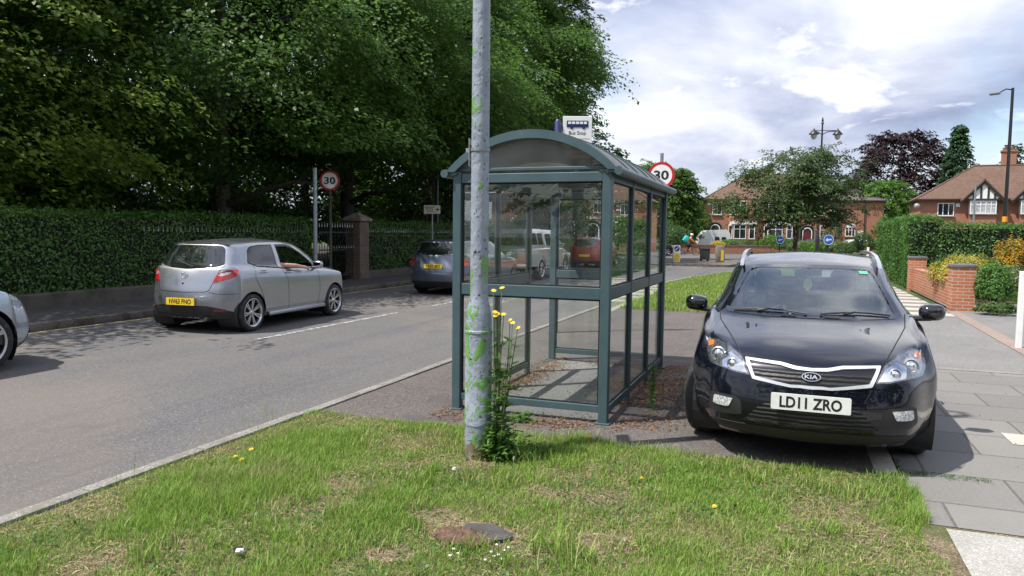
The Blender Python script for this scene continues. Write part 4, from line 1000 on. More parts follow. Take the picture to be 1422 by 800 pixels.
# ------------------------------------------------------------------ trees
def tree(name, x, y, Ht, zb, R, n, leaf, mat, label, cat='tree', seed=0, tr=.3, shape='lime', z0=0.0, droop=.5, K=34, spray=1.1, bark='bark', group=None, limbs=9, lean=(0, 0), lumps=.28, inner=.35, bough=60, prune=False):
    rng = np.random.default_rng(seed + 100); t = empty(name, (x, y, z0))
    ph = rng.uniform(0, 6.28, 6)
    def prof(u):
        if shape == 'lime': return np.clip(np.sin(np.clip(u, 0, 1) ** .75 * 2.55 + .42), .05, 1)
        if shape == 'round': return np.sqrt(np.clip(1 - (2 * u - 1) ** 2 * .96, .02, 1))
        if shape == 'cone': return np.clip((1 - u) ** 1.15, .02, 1)
        if shape == 'umbrella': return np.clip(np.sqrt(np.clip(1 - (u * 1.25 - .45) ** 2 / .75, 0, 1)), .1, 1)
        return np.ones_like(u)
    M_ = n // K
    u = rng.random(M_) ** (1.3 if shape == 'cone' else 1.0); a = rng.uniform(0, 2 * PI, M_)
    lob = 1 + lumps * (np.sin(3 * a + ph[0] + u * 5) * .5 + np.sin(5 * a + ph[1] - u * 9) * .35 + np.sin(2 * a + u * 14 + ph[2]) * .4)
    rr = R * prof(u) * lob * (inner + (1 - inner) * rng.random(M_) ** .45)
    zc = zb + u * (Ht - zb)
    c = np.stack([rr * np.cos(a) + lean[0] * u, rr * np.sin(a) + lean[1] * u, zc], 1)
    if bough:                                             # gather most of the sprays into boughs with dark gaps between them
        nb = max(20, M_ // bough); ib = rng.integers(0, M_, nb); own = rng.integers(0, nb, M_); far_b = rng.random(M_) < .74; sg_ = R * .17
        cb = c[ib[own]] + rng.normal(size=(M_, 3)) * [sg_, sg_, sg_ * .42]; c = np.where(far_b[:, None], cb, c); a = np.where(far_b, a[ib[own]], a)
    d = np.stack([np.cos(a + rng.normal(size=M_) * .5), np.sin(a + rng.normal(size=M_) * .5), np.full(M_, -droop * .25) + rng.normal(size=M_) * .25], 1); d = unit(d)
    s = rng.random((M_, K)) ** .8
    lat = np.cross(d, np.array([0, 0, 1.])); lat = unit(lat)
    w = rng.normal(size=(M_, K)) * .30 * spray * (1 - .5 * s)
    P = c[:, None] + d[:, None] * (s * spray * rng.uniform(.6, 1.4, (M_, 1)))[..., None] + lat[:, None] * w[..., None]
    P[..., 2] -= (s ** 2) * droop * spray * .6 + np.abs(w) * .35 - rng.normal(size=(M_, K)) * .06 * spray
    nr = np.array([0, 0, 1.]) * 1.0 + d[:, None] * .5 + rng.normal(size=(M_, K, 3)) * .38
    ax = np.broadcast_to(d[:, None] + np.array([0, 0, -.35]), (M_, K, 3)).reshape(-1, 3)
    Pf, nf_ = P.reshape(-1, 3), nr.reshape(-1, 3)
    if prune: kp = ~((Pf[:, 0] + x > -13.9) & (Pf[:, 2] < 3.9 + .25 * np.sin(Pf[:, 1] * 1.7))); Pf, nf_, ax = Pf[kp], nf_[kp], ax[kp]   # cut back over the pavement
    g = leaf_quads(Pf, nf_, leaf, .72, axis=ax, rng=rng)
    quads_obj('crown', g, MATS[mat], t)
    rt = random.Random(seed); mb = MB(); top = Ht * .86; pts = []
    for i in range(9):
        q = i / 8; pts.append((lean[0] * q * .8 + rt.uniform(-.08, .08) * (i > 0) * tr * 2, lean[1] * q * .8 + rt.uniform(-.08, .08) * (i > 0) * tr * 2, q * top - .05))
    rl = [tr * 1.45] + [tr * (1 - .8 * (i / 8)) for i in range(1, 9)]
    mb.tube(pts, tr, 12, r_list=rl); mb.build('trunk', MATS[bark], t, True, 60)
    lb = MB()
    for k in range(limbs):
        q = .18 + .7 * (k + rt.random() * .6) / limbs if zb < Ht * .3 else .35 + .5 * k / limbs
        i = min(7, int(q * 8)); p0 = Vector(pts[i]).lerp(Vector(pts[i + 1]), q * 8 - i); an = k * 2.4 + rt.uniform(-.4, .4)
        uu = max(0, min(1, (p0.z - zb + R * .35) / (Ht - zb))); ln = R * float(prof(np.array([uu]))[0]) * .85
        dr = Vector((math.cos(an), math.sin(an), 0)); r0 = rl[i] * .5
        l_ = [p0 + dr * ln * s_ + Vector((0, 0, ln * (.45 * s_ - .25 * s_ * s_) if shape != 'cone' else -.1 * s_)) + Vector((rt.uniform(-.1, .1), rt.uniform(-.1, .1), rt.uniform(-.08, .08))) * ln * s_ for s_ in (0, .25, .5, .75, 1)]
        lb.tube(l_, r0, 7, r_list=[r0, r0 * .75, r0 * .5, r0 * .3, r0 * .1])
        for s_, side in ((2, 1), (3, -1)):
            q0 = l_[s_]; dd = (dr + Vector((-dr.y, dr.x, 0)) * side * .9 + Vector((0, 0, .3))).normalized()
            lb.tube([q0, q0 + dd * ln * .2, q0 + dd * ln * .42 + Vector((0, 0, -.1))], r0 * .4, 5, r_list=[r0 * .4, r0 * .25, r0 * .06])
    if limbs: lb.build('branches', MATS[bark], t, True, 60)
    return tag(t, label, cat, group)
def shrub(name, x, y, w, d, h, n, leaf, mat, label, z0=0.0, seed=0, flowers=None, cat='shrub', group=None, stem=True):
    rng = np.random.default_rng(seed + 500); t = empty(name, (x, y, z0))
    def cloud(k, sc=1.0, top=False):
        a = rng.uniform(0, 2 * PI, k); b = np.arccos(rng.uniform(-.35 if not top else .0, 1, k)); r = (.55 + .45 * rng.random(k) ** .5) * sc
        lob = 1 + .16 * np.sin(3 * a + seed) * np.sin(4 * b + seed * 2) + .1 * np.sin(7 * a)
        p = np.stack([np.sin(b) * np.cos(a) * w / 2, np.sin(b) * np.sin(a) * d / 2, np.cos(b) * h * .5 + h * .48], 1) * 1.0
        p[:, :2] *= (r * lob)[:, None]; p[:, 2] = (p[:, 2] - h * .45) * r * lob + h * .45
        nn = unit(p - [0, 0, h * .3]); return p, nn
    p, nn = cloud(n); g = leaf_quads(p, nn + rng.normal(size=p.shape) * .55, leaf, .55, rng=rng); quads_obj('foliage', g, MATS[mat], t)
    if flowers:
        p, nn = cloud(int(n * flowers[1]), 1.04, True); g = leaf_quads(p, nn + rng.normal(size=p.shape) * .4, flowers[2] if len(flowers) > 2 else leaf, .8, rng=rng); quads_obj('flowers', g, MATS[flowers[0]], t)
    if stem:
        mb = MB(); rt = random.Random(seed)
        for k in range(7):
            a = rt.uniform(0, 6.28); mb.tube([(0, 0, -.03), (math.cos(a) * w * .12, math.sin(a) * d * .12, h * .35), (math.cos(a) * w * .27, math.sin(a) * d * .27, h * .7)], .015, 5, r_list=[.02, .014, .006])
        mb.build('stems', MATS['bark_dark'], t)
    return tag(t, label, cat, group)
hedge('hedge', -14.3, -13.08, -4, 18.2, .30, 1.95, 'leaf_hedge', 'long clipped dark green hedge behind the low kerb wall, left of the iron gate', seed=3, faces='RFBT', per_m2=760, size=.065)
hedge('hedge', -14.5, -13.06, 20.95, 46, .30, 1.95, 'leaf_hedge', 'dark green hedge behind the railings, right of the stone gate pillar', seed=4, faces='RFT', per_m2=520, size=.075)
hedge('hedge', 3.62, 4.6, 26.95, 36.5, .0, 2.28, 'leaf_hedge_right', 'tall bright green hedge beside the pavement, beyond the far brick pillar', seed=5, faces='LFT', per_m2=560, size=.075)
hedge('hedge', 4.5, 19, 26.9, 27.9, .0, 2.08, 'leaf_hedge_right', 'tall dark green hedge across the garden in front of the half timbered house', seed=6, faces='FT', per_m2=520, size=.075)
TL = 'tree'
tree(TL, -17.8, 9.0, 11.5, 2.6, 5.4, 110000, .125, 'leaf_maple', 'broad tree with yellow green leaves at the far left above the hedge', seed=1, tr=.26, droop=.45, spray=1.2)
tree(TL, -19.5, 14.2, 12, 2.8, 4.6, 85000, .12, 'leaf_grey', 'tree with grey green feathery leaves between the yellow green tree and the big lime', seed=2, tr=.24, droop=.5, spray=1.2, bark='bark_dark')
tree(TL, -15.9, 17.6, 13.5, 3.4, 5.2, 140000, .125, 'leaf_lime', 'big lime tree whose thick trunk rises behind the hedge left of the grey post', seed=3, tr=.29, droop=.7, spray=1.3, prune=True)
tree(TL, -15.7, 24.0, 14.5, 4.1, 4.8, 115000, .135, 'leaf_lime', 'lime tree whose trunk stands right behind the round 30 sign', seed=4, tr=.30, droop=.75, spray=1.3, bark='bark_dark', prune=True)
tree(TL, -16.0, 31.5, 16, 3.4, 4.9, 90000, .16, 'leaf_lime', 'tall lime tree behind the hedge above the dark blue estate car', seed=5, tr=.32, droop=.7, spray=1.4, bark='bark_dark', prune=True)
tree(TL, -15.4, 39.0, 20, 3.0, 4.0, 80000, .18, 'leaf_lime', 'very tall lime tree rising behind the grey foreground lamp column', seed=6, tr=.33, droop=.7, spray=1.5, bark='bark_dark', prune=True)
tree(TL, -14.6, 45.5, 22, 3.0, 2.7, 80000, .17, 'leaf_lime', 'very tall lime tree at the edge of the open sky above the bus shelter', seed=7, tr=.34, lumps=.16, droop=.7, spray=1.0, bark='bark_dark', prune=True)
for i, (x, y, h, r_) in enumerate(((-27, 14, 13, 6), (-27, 24, 14, 6.5), (-25, 34, 15, 6), (-24, 44, 17, 6), (-33, 6, 13, 6.5), (-20, 55, 18, 6))):
    lab = ['behind the grey green tree', 'behind the big lime trunk', 'behind the tall lime above the estate car', 'behind the very tall limes', 'at the far left edge', 'furthest back above the queue'][i]
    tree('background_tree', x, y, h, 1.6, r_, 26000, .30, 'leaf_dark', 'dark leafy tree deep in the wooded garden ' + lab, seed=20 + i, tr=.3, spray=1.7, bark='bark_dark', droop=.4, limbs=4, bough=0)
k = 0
for (x, y, w_, h_, m_) in ((-18.5, 6.5, 4, 2.9, 'leaf_dark'), (-18.2, 11.6, 4.2, 2.7, 'leaf_dark'), (-20.5, 17, 5, 3.1, 'leaf_shrub'), (-20, 22, 5, 3.0, 'leaf_dark'), (-18.8, 27.5, 4.8, 2.8, 'leaf_shrub'), (-18.0, 33, 5, 4.0, 'leaf_dark'), (-17.6, 37, 5, 3.6, 'leaf_shrub'), (-16.8, 43, 5, 4.2, 'leaf_dark'), (-15.5, 50, 6, 4.5, 'leaf_dark'), (-24, 11, 6, 4, 'leaf_shrub'), (-26, 19, 6, 4, 'leaf_bright'), (-24, 28, 6, 4, 'leaf_bright')):  # last two get brighter leaves, sunlight put into their leaf colour
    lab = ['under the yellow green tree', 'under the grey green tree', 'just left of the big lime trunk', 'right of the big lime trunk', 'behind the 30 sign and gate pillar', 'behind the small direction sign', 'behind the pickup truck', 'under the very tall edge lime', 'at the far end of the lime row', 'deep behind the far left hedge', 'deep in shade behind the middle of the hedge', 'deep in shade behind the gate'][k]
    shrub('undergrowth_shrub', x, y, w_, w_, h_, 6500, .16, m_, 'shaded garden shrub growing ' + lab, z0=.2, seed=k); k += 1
for i, (x, y, h, r_) in enumerate(((9.5, -19, 11, 5), (13, -17, 13, 6.5), (-1, -26, 14, 7), (-9, -30, 15, 7), (20, -6, 10, 5))):  # unseen trees added to give the car paint dark reflections
    tree('background_tree', x, y, h, 1.8, r_, 9000, .42, 'leaf_dark', ['tree behind the camera on the right of the road', 'large tree behind the camera, further right', 'tall tree far behind the camera by the road', 'tallest tree far behind the camera on the left', 'tree behind the camera in the garden on the right'][i], seed=90 + i, tr=.25, spray=1.5, bark='bark_dark', limbs=4, bough=0)
# ------------------------------------------------------------------ fixed things
brick_mat('brick_red', (.36, .115, .055), (.46, .17, .085), (.42, .38, .32), weather=.25)
brick_mat('brick_house', (.30, .11, .065), (.38, .155, .095), (.36, .26, .2), weather=.2)
brick_mat('brick_old', (.12, .085, .068), (.18, .13, .10), (.2, .17, .14), weather=.6)
brick_mat('roof_tiles', (.125, .080, .058), (.175, .110, .080), (.07, .045, .035), .18, .16, .012, weather=.5)
brick_mat('roof_slate', (.10, .08, .08), (.14, .11, .10), (.05, .04, .04), .25, .16, .01, weather=.3)
simple('stone', (.20, .165, .13), .9, var=.35, vscale=5, bmp=.6, bscale=20)
simple('stone_dark', (.10, .085, .068), .9, var=.4, vscale=3, bmp=.6, bscale=20, dirt=((.04, .055, .02), 3, .55))
simple('coping_grey', (.12, .12, .13), .8, var=.3)
simple('white_paint', (.78, .78, .76), .5, var=.06, dirt=((.5, .48, .42), 8, .68))
simple('upvc_white', (.80, .80, .79), .4, var=.04)
simple('window_dark', (.018, .022, .026), .04, var=.5, vscale=1.5, coat=1)
simple('net_curtain', (.42, .42, .42), .15, var=.3, vscale=5, coat=1)
simple('black_iron', (.012, .012, .013), .45, var=.2, coat=.2)
simple('spear_white', (.62, .62, .60), .5, var=.15, vscale=12)
simple('maroon_paint', (.14, .015, .03), .4)
simple('timber_black', (.03, .024, .02), .7, var=.3)
simple('galvanised', (.28, .30, .32), .5, .5, var=.25, vscale=14)
simple('sign_white', (.80, .80, .78), .35, var=.04, vscale=9)
simple('sign_red', (.52, .012, .02), .35, var=.08)
simple('sign_blue', (.012, .10, .50), .35, var=.06)
simple('sign_navy', (.015, .025, .11), .4, var=.08)
simple('sign_grey', (.33, .33, .33), .5, .3, var=.12)
simple('sign_cream', (.62, .58, .44), .5, var=.08)
simple('orange_paint', (.75, .30, .02), .5)
simple('yellow_panel', (.68, .52, .04), .4, var=.1)
simple('bin_dark', (.045, .047, .05), .6, var=.2)
simple('lantern_glass', (.55, .55, .52), .15, var=.1, coat=1)
simple('gutter_black', (.02, .02, .02), .5)
def window(parent, x0, x1, z0, z1, y, cols=2, transom=True, mat='window_dark', fr=.07, sill=True):
    """casement window set in a wall facing local -y"""
    f = MB(); w, h = x1 - x0, z1 - z0; xc, zc = (x0 + x1) / 2, (z0 + z1) / 2
    f.box((xc, y, z0 + fr / 2), (w, .09, fr)); f.box((xc, y, z1 - fr / 2), (w, .09, fr))
    f.box((x0 + fr / 2, y, zc), (fr, .09, h - 2 * fr)); f.box((x1 - fr / 2, y, zc), (fr, .09, h - 2 * fr))
    for k in range(1, cols): f.box((x0 + w * k / cols, y + .002, zc), (fr * .8, .086, h - 2 * fr))
    if transom: f.box((xc, y + .004, z0 + h * .68), (w - 2 * fr, .082, fr * .7))
    o = f.build('window', MATS['upvc_white'], parent)
    p = MB(); p.box((xc, y + .01, zc), (w - fr, .03, h - fr)); p.build('pane', MATS[mat], o)
    if sill: s = MB(); s.box((xc, y - .05, z0 - .05), (w + .14, .16, .09)); s.build('sill', MATS['stone'], o)
    return o
def hip_roof(parent, x0, x1, y0, y1, ze, zr, mat, ov=.35, hipl=None, hipr=None, name='roof'):
    x0 -= ov; x1 += ov; y0 -= ov; y1 += ov; ym = (y0 + y1) / 2; hl = (y1 - y0) / 2 if hipl is None else hipl; hr = (y1 - y0) / 2 if hipr is None else hipr
    v = [(x0, y0, ze), (x1, y0, ze), (x1, y1, ze), (x0, y1, ze), (x0 + hl, ym, zr), (x1 - hr, ym, zr)]
    f = [(0, 1, 5, 4), (2, 3, 4, 5), (1, 2, 5), (3, 0, 4), (0, 3, 2, 1)]
    o = mesh_obj(name, v, f, MATS[mat], parent)
    g = MB(); g.box(((x0 + x1) / 2, y0 - .03, ze - .06), (x1 - x0, .10, .12)); g.box((x0 - .03, ym, ze - .06), (.1, y1 - y0, .12)); g.build('gutter', MATS['gutter_black'], o)
    r = MB(); r.tube([v[4], v[5]], .09, 8); r.tube([v[0], v[4]], .07, 8); r.tube([v[1], v[5]], .07, 8); r.build('ridge_tiles', MATS[mat], o, True)
    return o
def facade(px0, d, turn=0.0):
    k = d / CF; o = far(px0, d); x0 = (px0 - 711) * k; ca, sa = math.cos(turn), math.sin(turn)
    return o, (lambda px: ((px - 711) * k - x0) / (ca + (px - 711) / CF * sa)), (lambda py, px=None: zat(py, px0 if px is None else px, d))
def walls(parent, x0, x1, y0, y1, z1, mat='brick_house', name='wall'):
    m = MB(); m.box(((x0 + x1) / 2, (y0 + y1) / 2, z1 / 2 - .25), (x1 - x0, y1 - y0, z1 + .5)); return m.build(name, MATS[mat], parent)
def chimney(parent, x, y, z0, z1, w=1.0, d=.6):
    m = MB(); m.box((x, y, (z0 + z1) / 2), (w, d, z1 - z0)); m.box((x, y, z1 - .1), (w + .16, d + .16, .16)); c = m.build('chimney', MATS['brick_house'], parent)
    p = MB()
    for k in (-.25, .25): p.lathe([(.13, z1 - .03), (.11, z1 + .38), (.14, z1 + .4), (.14, z1 + .45), (.0, z1 + .45)], 12, Matrix.Translation((x + k * w, y, 0)))
    p.build('chimney_pots', MATS['roof_tiles'], c, True)
def arch_porch(parent, x, z0, zs, r, y, mat='upvc_white', door='window_dark'):
    """arched recess: pale ring of stone, dark void, door set back, canopy"""
    an = np.linspace(0, PI, 15)
    ring = [(x + (r + .16) * math.cos(a), zs + (r + .16) * math.sin(a)) for a in an] + [(x - r - .16, z0)] + [(x - r, z0)] + [(x + r * math.cos(a), zs + r * math.sin(a)) for a in an[::-1]] + [(x + r, z0), (x + r + .16, z0)]
    M = Matrix(((1, 0, 0, 0), (0, 0, 1, y - .10), (0, 1, 0, 0), (0, 0, 0, 1)))
    p = MB(); p.prism(ring, M, .14); o = p.build('porch_arch', MATS['stone'], parent)
    v = [(x + r * math.cos(a), zs + r * math.sin(a)) for a in an] + [(x - r, z0), (x + r, z0)]
    p = MB(); p.prism(v, Matrix(((1, 0, 0, 0), (0, 0, 1, y - .02), (0, 1, 0, 0), (0, 0, 0, 1))), .015); p.build('porch_recess', MATS['timber_black'], o)
    an2 = np.linspace(0, PI, 11); r2 = r * .72
    v = [(x + r2 * math.cos(a), zs + r2 * math.sin(a)) for a in an2] + [(x - r2, z0), (x - r2 + .1, z0)] + [(x + (r2 - .1) * math.cos(a), zs + (r2 - .1) * math.sin(a)) for a in an2[::-1]] + [(x + r2 - .1, z0), (x + r2, z0)]
    p = MB(); p.prism(v, Matrix(((1, 0, 0, 0), (0, 0, 1, y - .06), (0, 1, 0, 0), (0, 0, 0, 1))), .03); p.build('porch_frame', MATS[mat], o)
    p = MB(); p.box((x, y - .04, (z0 + zs) / 2), (r * .9, .03, zs - z0)); p.build('door', MATS[door], parent)
def bay(parent, x0, x1, z1, y, depth, wins, mat='brick_house', cap=None, sp=.5):
    poly = [(x0, y), (x0 + sp, y - depth), (x1 - sp, y - depth), (x1, y)]
    m = MB(); m.prism(poly, Matrix.Translation((0, 0, -.3)), z1 + .3); b = m.build('bay', MATS[mat], parent)
    for (a0, a1, z0_, z1_, c) in wins: window(b, a0, a1, z0_, z1_, y - depth - .02, c)
    for (za, zb_) in {(w[2], w[3]) for w in wins}:
        for sgn, xe in ((1, x0), (-1, x1)):
            f = MB(); ln = math.hypot(sp, depth); ang = math.atan2(-depth * sgn, sp) if sgn > 0 else math.atan2(depth, sp)
            f.box((xe + sgn * sp / 2 - sgn * .02 * 0, y - depth / 2 - .03, (za + zb_) / 2), (ln * .72, .06, zb_ - za), rz=(-math.atan2(depth, sp) if sgn > 0 else math.atan2(depth, sp))); w_ = f.build('window', MATS['upvc_white'], b)
            f = MB(); f.box((xe + sgn * sp / 2 - sgn * .02, y - depth / 2 - .05, (za + zb_) / 2), (ln * .50, .05, (zb_ - za) * .84), rz=(-math.atan2(depth, sp) if sgn > 0 else math.atan2(depth, sp))); f.build('pane', MATS['window_dark'], w_)
    return b
# pair of brick houses beyond the junction
o, X, Z = facade(977, 86, .2); h = empty('semi_detached_house', o, YAW - .2); W1 = X(1152)
ze = Z(277, 977); walls(h, 0, W1, 0, 9.5, ze); rf = hip_roof(h, 0, W1, 0, 9.5, ze, Z(240, 1040), 'roof_tiles', hipl=5.2, hipr=3); chimney(rf, X(1072), 5, Z(250), Z(232, 1072))
window(h, X(986.5), X(999.5), Z(298.3), Z(281), -.02, 2)
bay(h, X(1009), X(1048), ze - .15, 0, .7, [(X(1016), X(1033), Z(331), Z(311.5), 2), (X(1016), X(1033), Z(298.5), Z(279.8), 2), (X(1037), X(1045), Z(331), Z(311.5), 1)], sp=.5)
bay(h, X(1058), X(1102), ze - .15, 0, .7, [(X(1064), X(1083), Z(330), Z(312), 2), (X(1064), X(1083), Z(299), Z(281), 2), (X(1088.5), X(1096.5), Z(330), Z(312), 1), (X(1087), X(1097), Z(299), Z(281), 1)], sp=.5)
for a, b_ in ((1010, 1047), (1058, 1102)):
    m_ = MB(); m_.box((X((a + b_) / 2), -.72, Z(309.3)), (X(b_) - X(a), .16, .32)); m_.build('bay_band', MATS['upvc_white'], h)
arch_porch(h, X(991), .2, Z(318), X(991 + 9.5) - X(991), -.05); arch_porch(h, X(1118.5), .2, Z(321), X(1128) - X(1118.5), -.05, door='maroon_paint')
window(h, X(1113), X(1129), Z(300), Z(281), -.02, 3); window(h, X(1136), X(1145), Z(330), Z(312), -.02, 2); window(h, X(1136), X(1145), Z(299), Z(281), -.02, 2)
m_ = MB(); m_.box((X(981.5), -.03, Z(283)), (.28, .1, .34)); m_.build('alarm_box', MATS['upvc_white'], h)
tag(h, 'pair of red brick houses with white bay windows behind the street tree', 'house')
o, X, Z = facade(1146, 82, .2); h = empty('brick_house', o, YAW - .2); W2 = X(1223)
ze = Z(279.5, 1223); walls(h, 0, W2, 0, 8, ze, 'brick_house'); hip_roof(h, 0, W2, 0, 8, ze, Z(262, 1200), 'roof_slate', ov=.2)
window(h, X(1171), X(1185), Z(328), Z(315), -.02, 3); m_ = MB(); m_.prism([(X(1171) + (X(1185) - X(1171)) * (.5 - .5 * math.cos(a)), Z(315) + .35 * math.sin(a)) for a in np.linspace(0, PI, 9)][::-1], Matrix(((1, 0, 0, 0), (0, 0, 1, -.06), (0, 1, 0, 0), (0, 0, 0, 1))), .06); m_.build('window_arch', MATS['upvc_white'], h)
window(h, X(1150), X(1160), Z(299), Z(284), -.02, 2); m_ = MB(); m_.tube([(X(1197), -.08, 0), (X(1197), -.08, ze)], .05, 8); m_.build('drainpipe', MATS['gutter_black'], h)
m_ = MB(); m_.box((X(1192.5), -.04, 1.3), (.5, .06, 2.2)); m_.build('door', MATS['upvc_white'], h)
tag(h, 'plain brick house side with a small arched white window, right of the street tree', 'house')
# half timbered house on the right
o, X, Z = facade(1272, 66, .38); h = empty('half_timbered_house', o, YAW - .38); W3 = X(1540); ze = Z(277, 1268)
walls(h, 0, W3, 0, 7.0, ze, 'brick_house'); rf = hip_roof(h, 0, W3, 0, 7.0, ze, Z(229.5, 1360), 'roof_tiles', hipl=X(1356) + .35, hipr=5, ov=.35)
chimney(rf, X(1408), 4.2, Z(240), Z(208, 1408), 1.05, .7)
window(h, X(1297), X(1320), Z(300), Z(282.5), -.02, 3, transom=False); window(h, X(1341), X(1344), .1, .2, .3, 1, False, sill=False)
def gable(h, x0, x1, zb, za, y):
    xm = (x0 + x1) / 2
    M = Matrix(((1, 0, 0, 0), (0, 0, 1, y), (0, 1, 0, 0), (0, 0, 0, 1)))
    g = MB(); g.prism([(x0, zb), (x1, zb), (xm, za)], M, .3); go_ = g.build('gable', MATS['white_paint'], h)
    t_ = MB()
    for f in (.22, .42, .62, .80):
        xx = x0 + (x1 - x0) * f; top = zb + (za - zb) * (1 - abs(2 * f - 1)); t_.box((xx, y - .02, (zb + top) / 2), (.14, .06, max(.1, top - zb - .1)))
    t_.box((xm, y - .03, zb + .06), (x1 - x0, .08, .14)); t_.build('timber_framing', MATS['timber_black'], go_)
    ln = math.hypot(xm - x0, za - zb) + .5; an = math.atan2(za - zb, xm - x0)
    for s_ in (1, -1):
        b_ = MB(); b_.box((xm - s_ * (xm - x0 + .25) / 2, y - .08, (zb + za) / 2 - .02), (ln, .12, .22), ry=-an * s_); b_.build('barge_board', MATS['timber_black'], go_)
        r_ = MB(); r_.box((xm - s_ * (xm - x0 + .25) / 2, y + 1.4, (zb + za) / 2 + .14), (ln, 3.2, .10), ry=-an * s_); r_.build('gable_roof', MATS['roof_tiles'], go_)
for a, b_ in ((1333, 1381), (1402, 1450)):
    m_ = MB(); m_.box((X((a + b_) / 2), -.45, Z(297) / 2 - .2), (X(b_) - X(a) - .6, .9, Z(297) + .4)); by = m_.build('bay', MATS['brick_house'], h)
    m_ = MB(); m_.box((X((a + b_) / 2), -.43, (Z(298) + Z(279)) / 2), (X(b_) - X(a) - .7, .88, Z(279) - Z(298))); m_.build('bay_frame', MATS['upvc_white'], by)
    window(by, X(a + 6), X(b_ - 6), Z(297.5), Z(280.5), -.92, 5, transom=True, mat='net_curtain')
    gable(h, X(a - 1), X(b_ + 1), Z(279.5), Z(257), -.95)
m_ = MB(); m_.box((X(1325), -.03, Z(285.5)), (.3, .1, .3)); m_.build('alarm_box', MATS['upvc_white'], h)
m_ = MB(); m_.lathe([(0, .10), (.12, .05), (.22, .0), (.23, .01), (.12, .065), (0, .115)], 20, Matrix.Translation((-.25, -.4, Z(286.5))) @ Matrix.Rotation(PI / 2, 4, 'X')); m_.build('satellite_dish', MATS['sign_grey'], h, True)
tag(h, 'brick house with white half timbered gables and chimney at the right edge', 'house')
# house seen through the shelter
o, X, Z = facade(768, 80); h = empty('brick_house', o, YAW); W4 = X(850); ze = 6.2
walls(h, 0, W4, 0, 8, ze); hip_roof(h, 0, W4, 0, 8, ze, 8.6, 'roof_tiles')
bay(h, X(775), X(800), 5.9, 0, .7, [(X(780), X(796), 1.2, 3.0, 2), (X(780), X(796), 4.0, 5.6, 2)], sp=.4); window(h, X(822), X(834), 4.0, 5.6, -.02, 2); arch_porch(h, X(822), .2, 2.2, .95, -.05)
m_ = MB(); m_.box((X(812), -.05, 3.45), (X(848) - X(778), .12, .22)); m_.build('stone_band', MATS['upvc_white'], h)
tag(h, 'red brick house with arched porch seen through the bus shelter glass above the red car', 'house')
# ---- walls and pillars on the right
def pillar(x, y, w, h, label, mat='brick_red', cap='coping_grey', capw=.05):
    t = empty('brick_pillar' if mat != 'stone' else 'gate_pillar', (x, y, 0)); m = MB(); m.box((0, 0, h / 2 - .02), (w, w, h + .04)); m.build('shaft', MATS[mat], t)
    m = MB(); m.box((0, 0, h + .035), (w + capw, w + capw, .07), bev=.012); m.build('cap', MATS[cap], t, True); return tag(t, label, 'pillar')
pillar(3.66, 19.0, .46, .98, 'near brick pillar with blue grey cap at the driveway end of the low garden wall')
pillar(3.80, 26.2, .46, .98, 'far brick pillar with blue grey cap at the hedge end of the low garden wall')
t = empty('garden_wall', (3.73, 22.6, 0)); m = MB(); v = [(-.12, -3.37, 0), (.10, -3.37, 0), (.18, 3.37, 0), (-.04, 3.37, 0)]
m.prism([(a, b) for a, b, c in v], Matrix.Translation((0, 0, -.03)), .65); m.build('brickwork', MATS['brick_red'], t)
m = MB(); m.prism([(a * 1.15, b) for a, b, c in v], Matrix.Translation((0, 0, .622)), .05); m.build('coping', MATS['brick_red'], t); tag(t, 'low red brick garden wall between the two brick pillars', 'wall')
o = far(860, 68); t = empty('brick_wall', o, YAW); m = MB(); L_ = (1070 - 860) * 68 / CF; m.box((L_ / 2, .12, .38), (L_, .24, .80)); m.build('brickwork', MATS['brick_house'], t)
m = MB(); m.box((L_ / 2, .12, .80), (L_ + .05, .32, .08)); m.build('coping', MATS['stone'], t); tag(t, 'low red brick boundary wall across the junction behind the cyclist', 'wall')
m = MB(); m.box((0, 0, .17), (.26, 23.6, .46), bev=.03); o_ = m.build('low_wall', MATS['stone_dark']); o_.location = (-12.98, 7.3, 0); tag(o_, 'low mossy stone wall under the left hedge, beside the pavement', 'wall')
m = MB(); m.box((0, 0, .14), (.26, 25, .40), bev=.03); o_ = m.build('low_wall', MATS['stone_dark']); o_.location = (-12.98, 33.4, 0); tag(o_, 'low dark stone wall under the railings beyond the gate pillar', 'wall')
t = empty('gate_pillar', (-13.05, 20.48, 0)); m = MB(); m.box((0, 0, .98), (.54, .54, 1.98), bev=.02); m.box((0, 0, .18), (.62, .62, .36), bev=.02); m.build('shaft', MATS['brick_old'], t)
m = MB(); m.box((0, 0, 2.0), (.70, .70, .10), bev=.02); m.lathe([(.45, 2.05), (.02, 2.24), (0, 2.24)], 4, Matrix.Rotation(PI / 4, 4, 'Z')); m.build('cap', MATS['stone'], t); tag(t, 'old stone gate pillar with pyramid cap at the end of the iron gate', 'pillar')
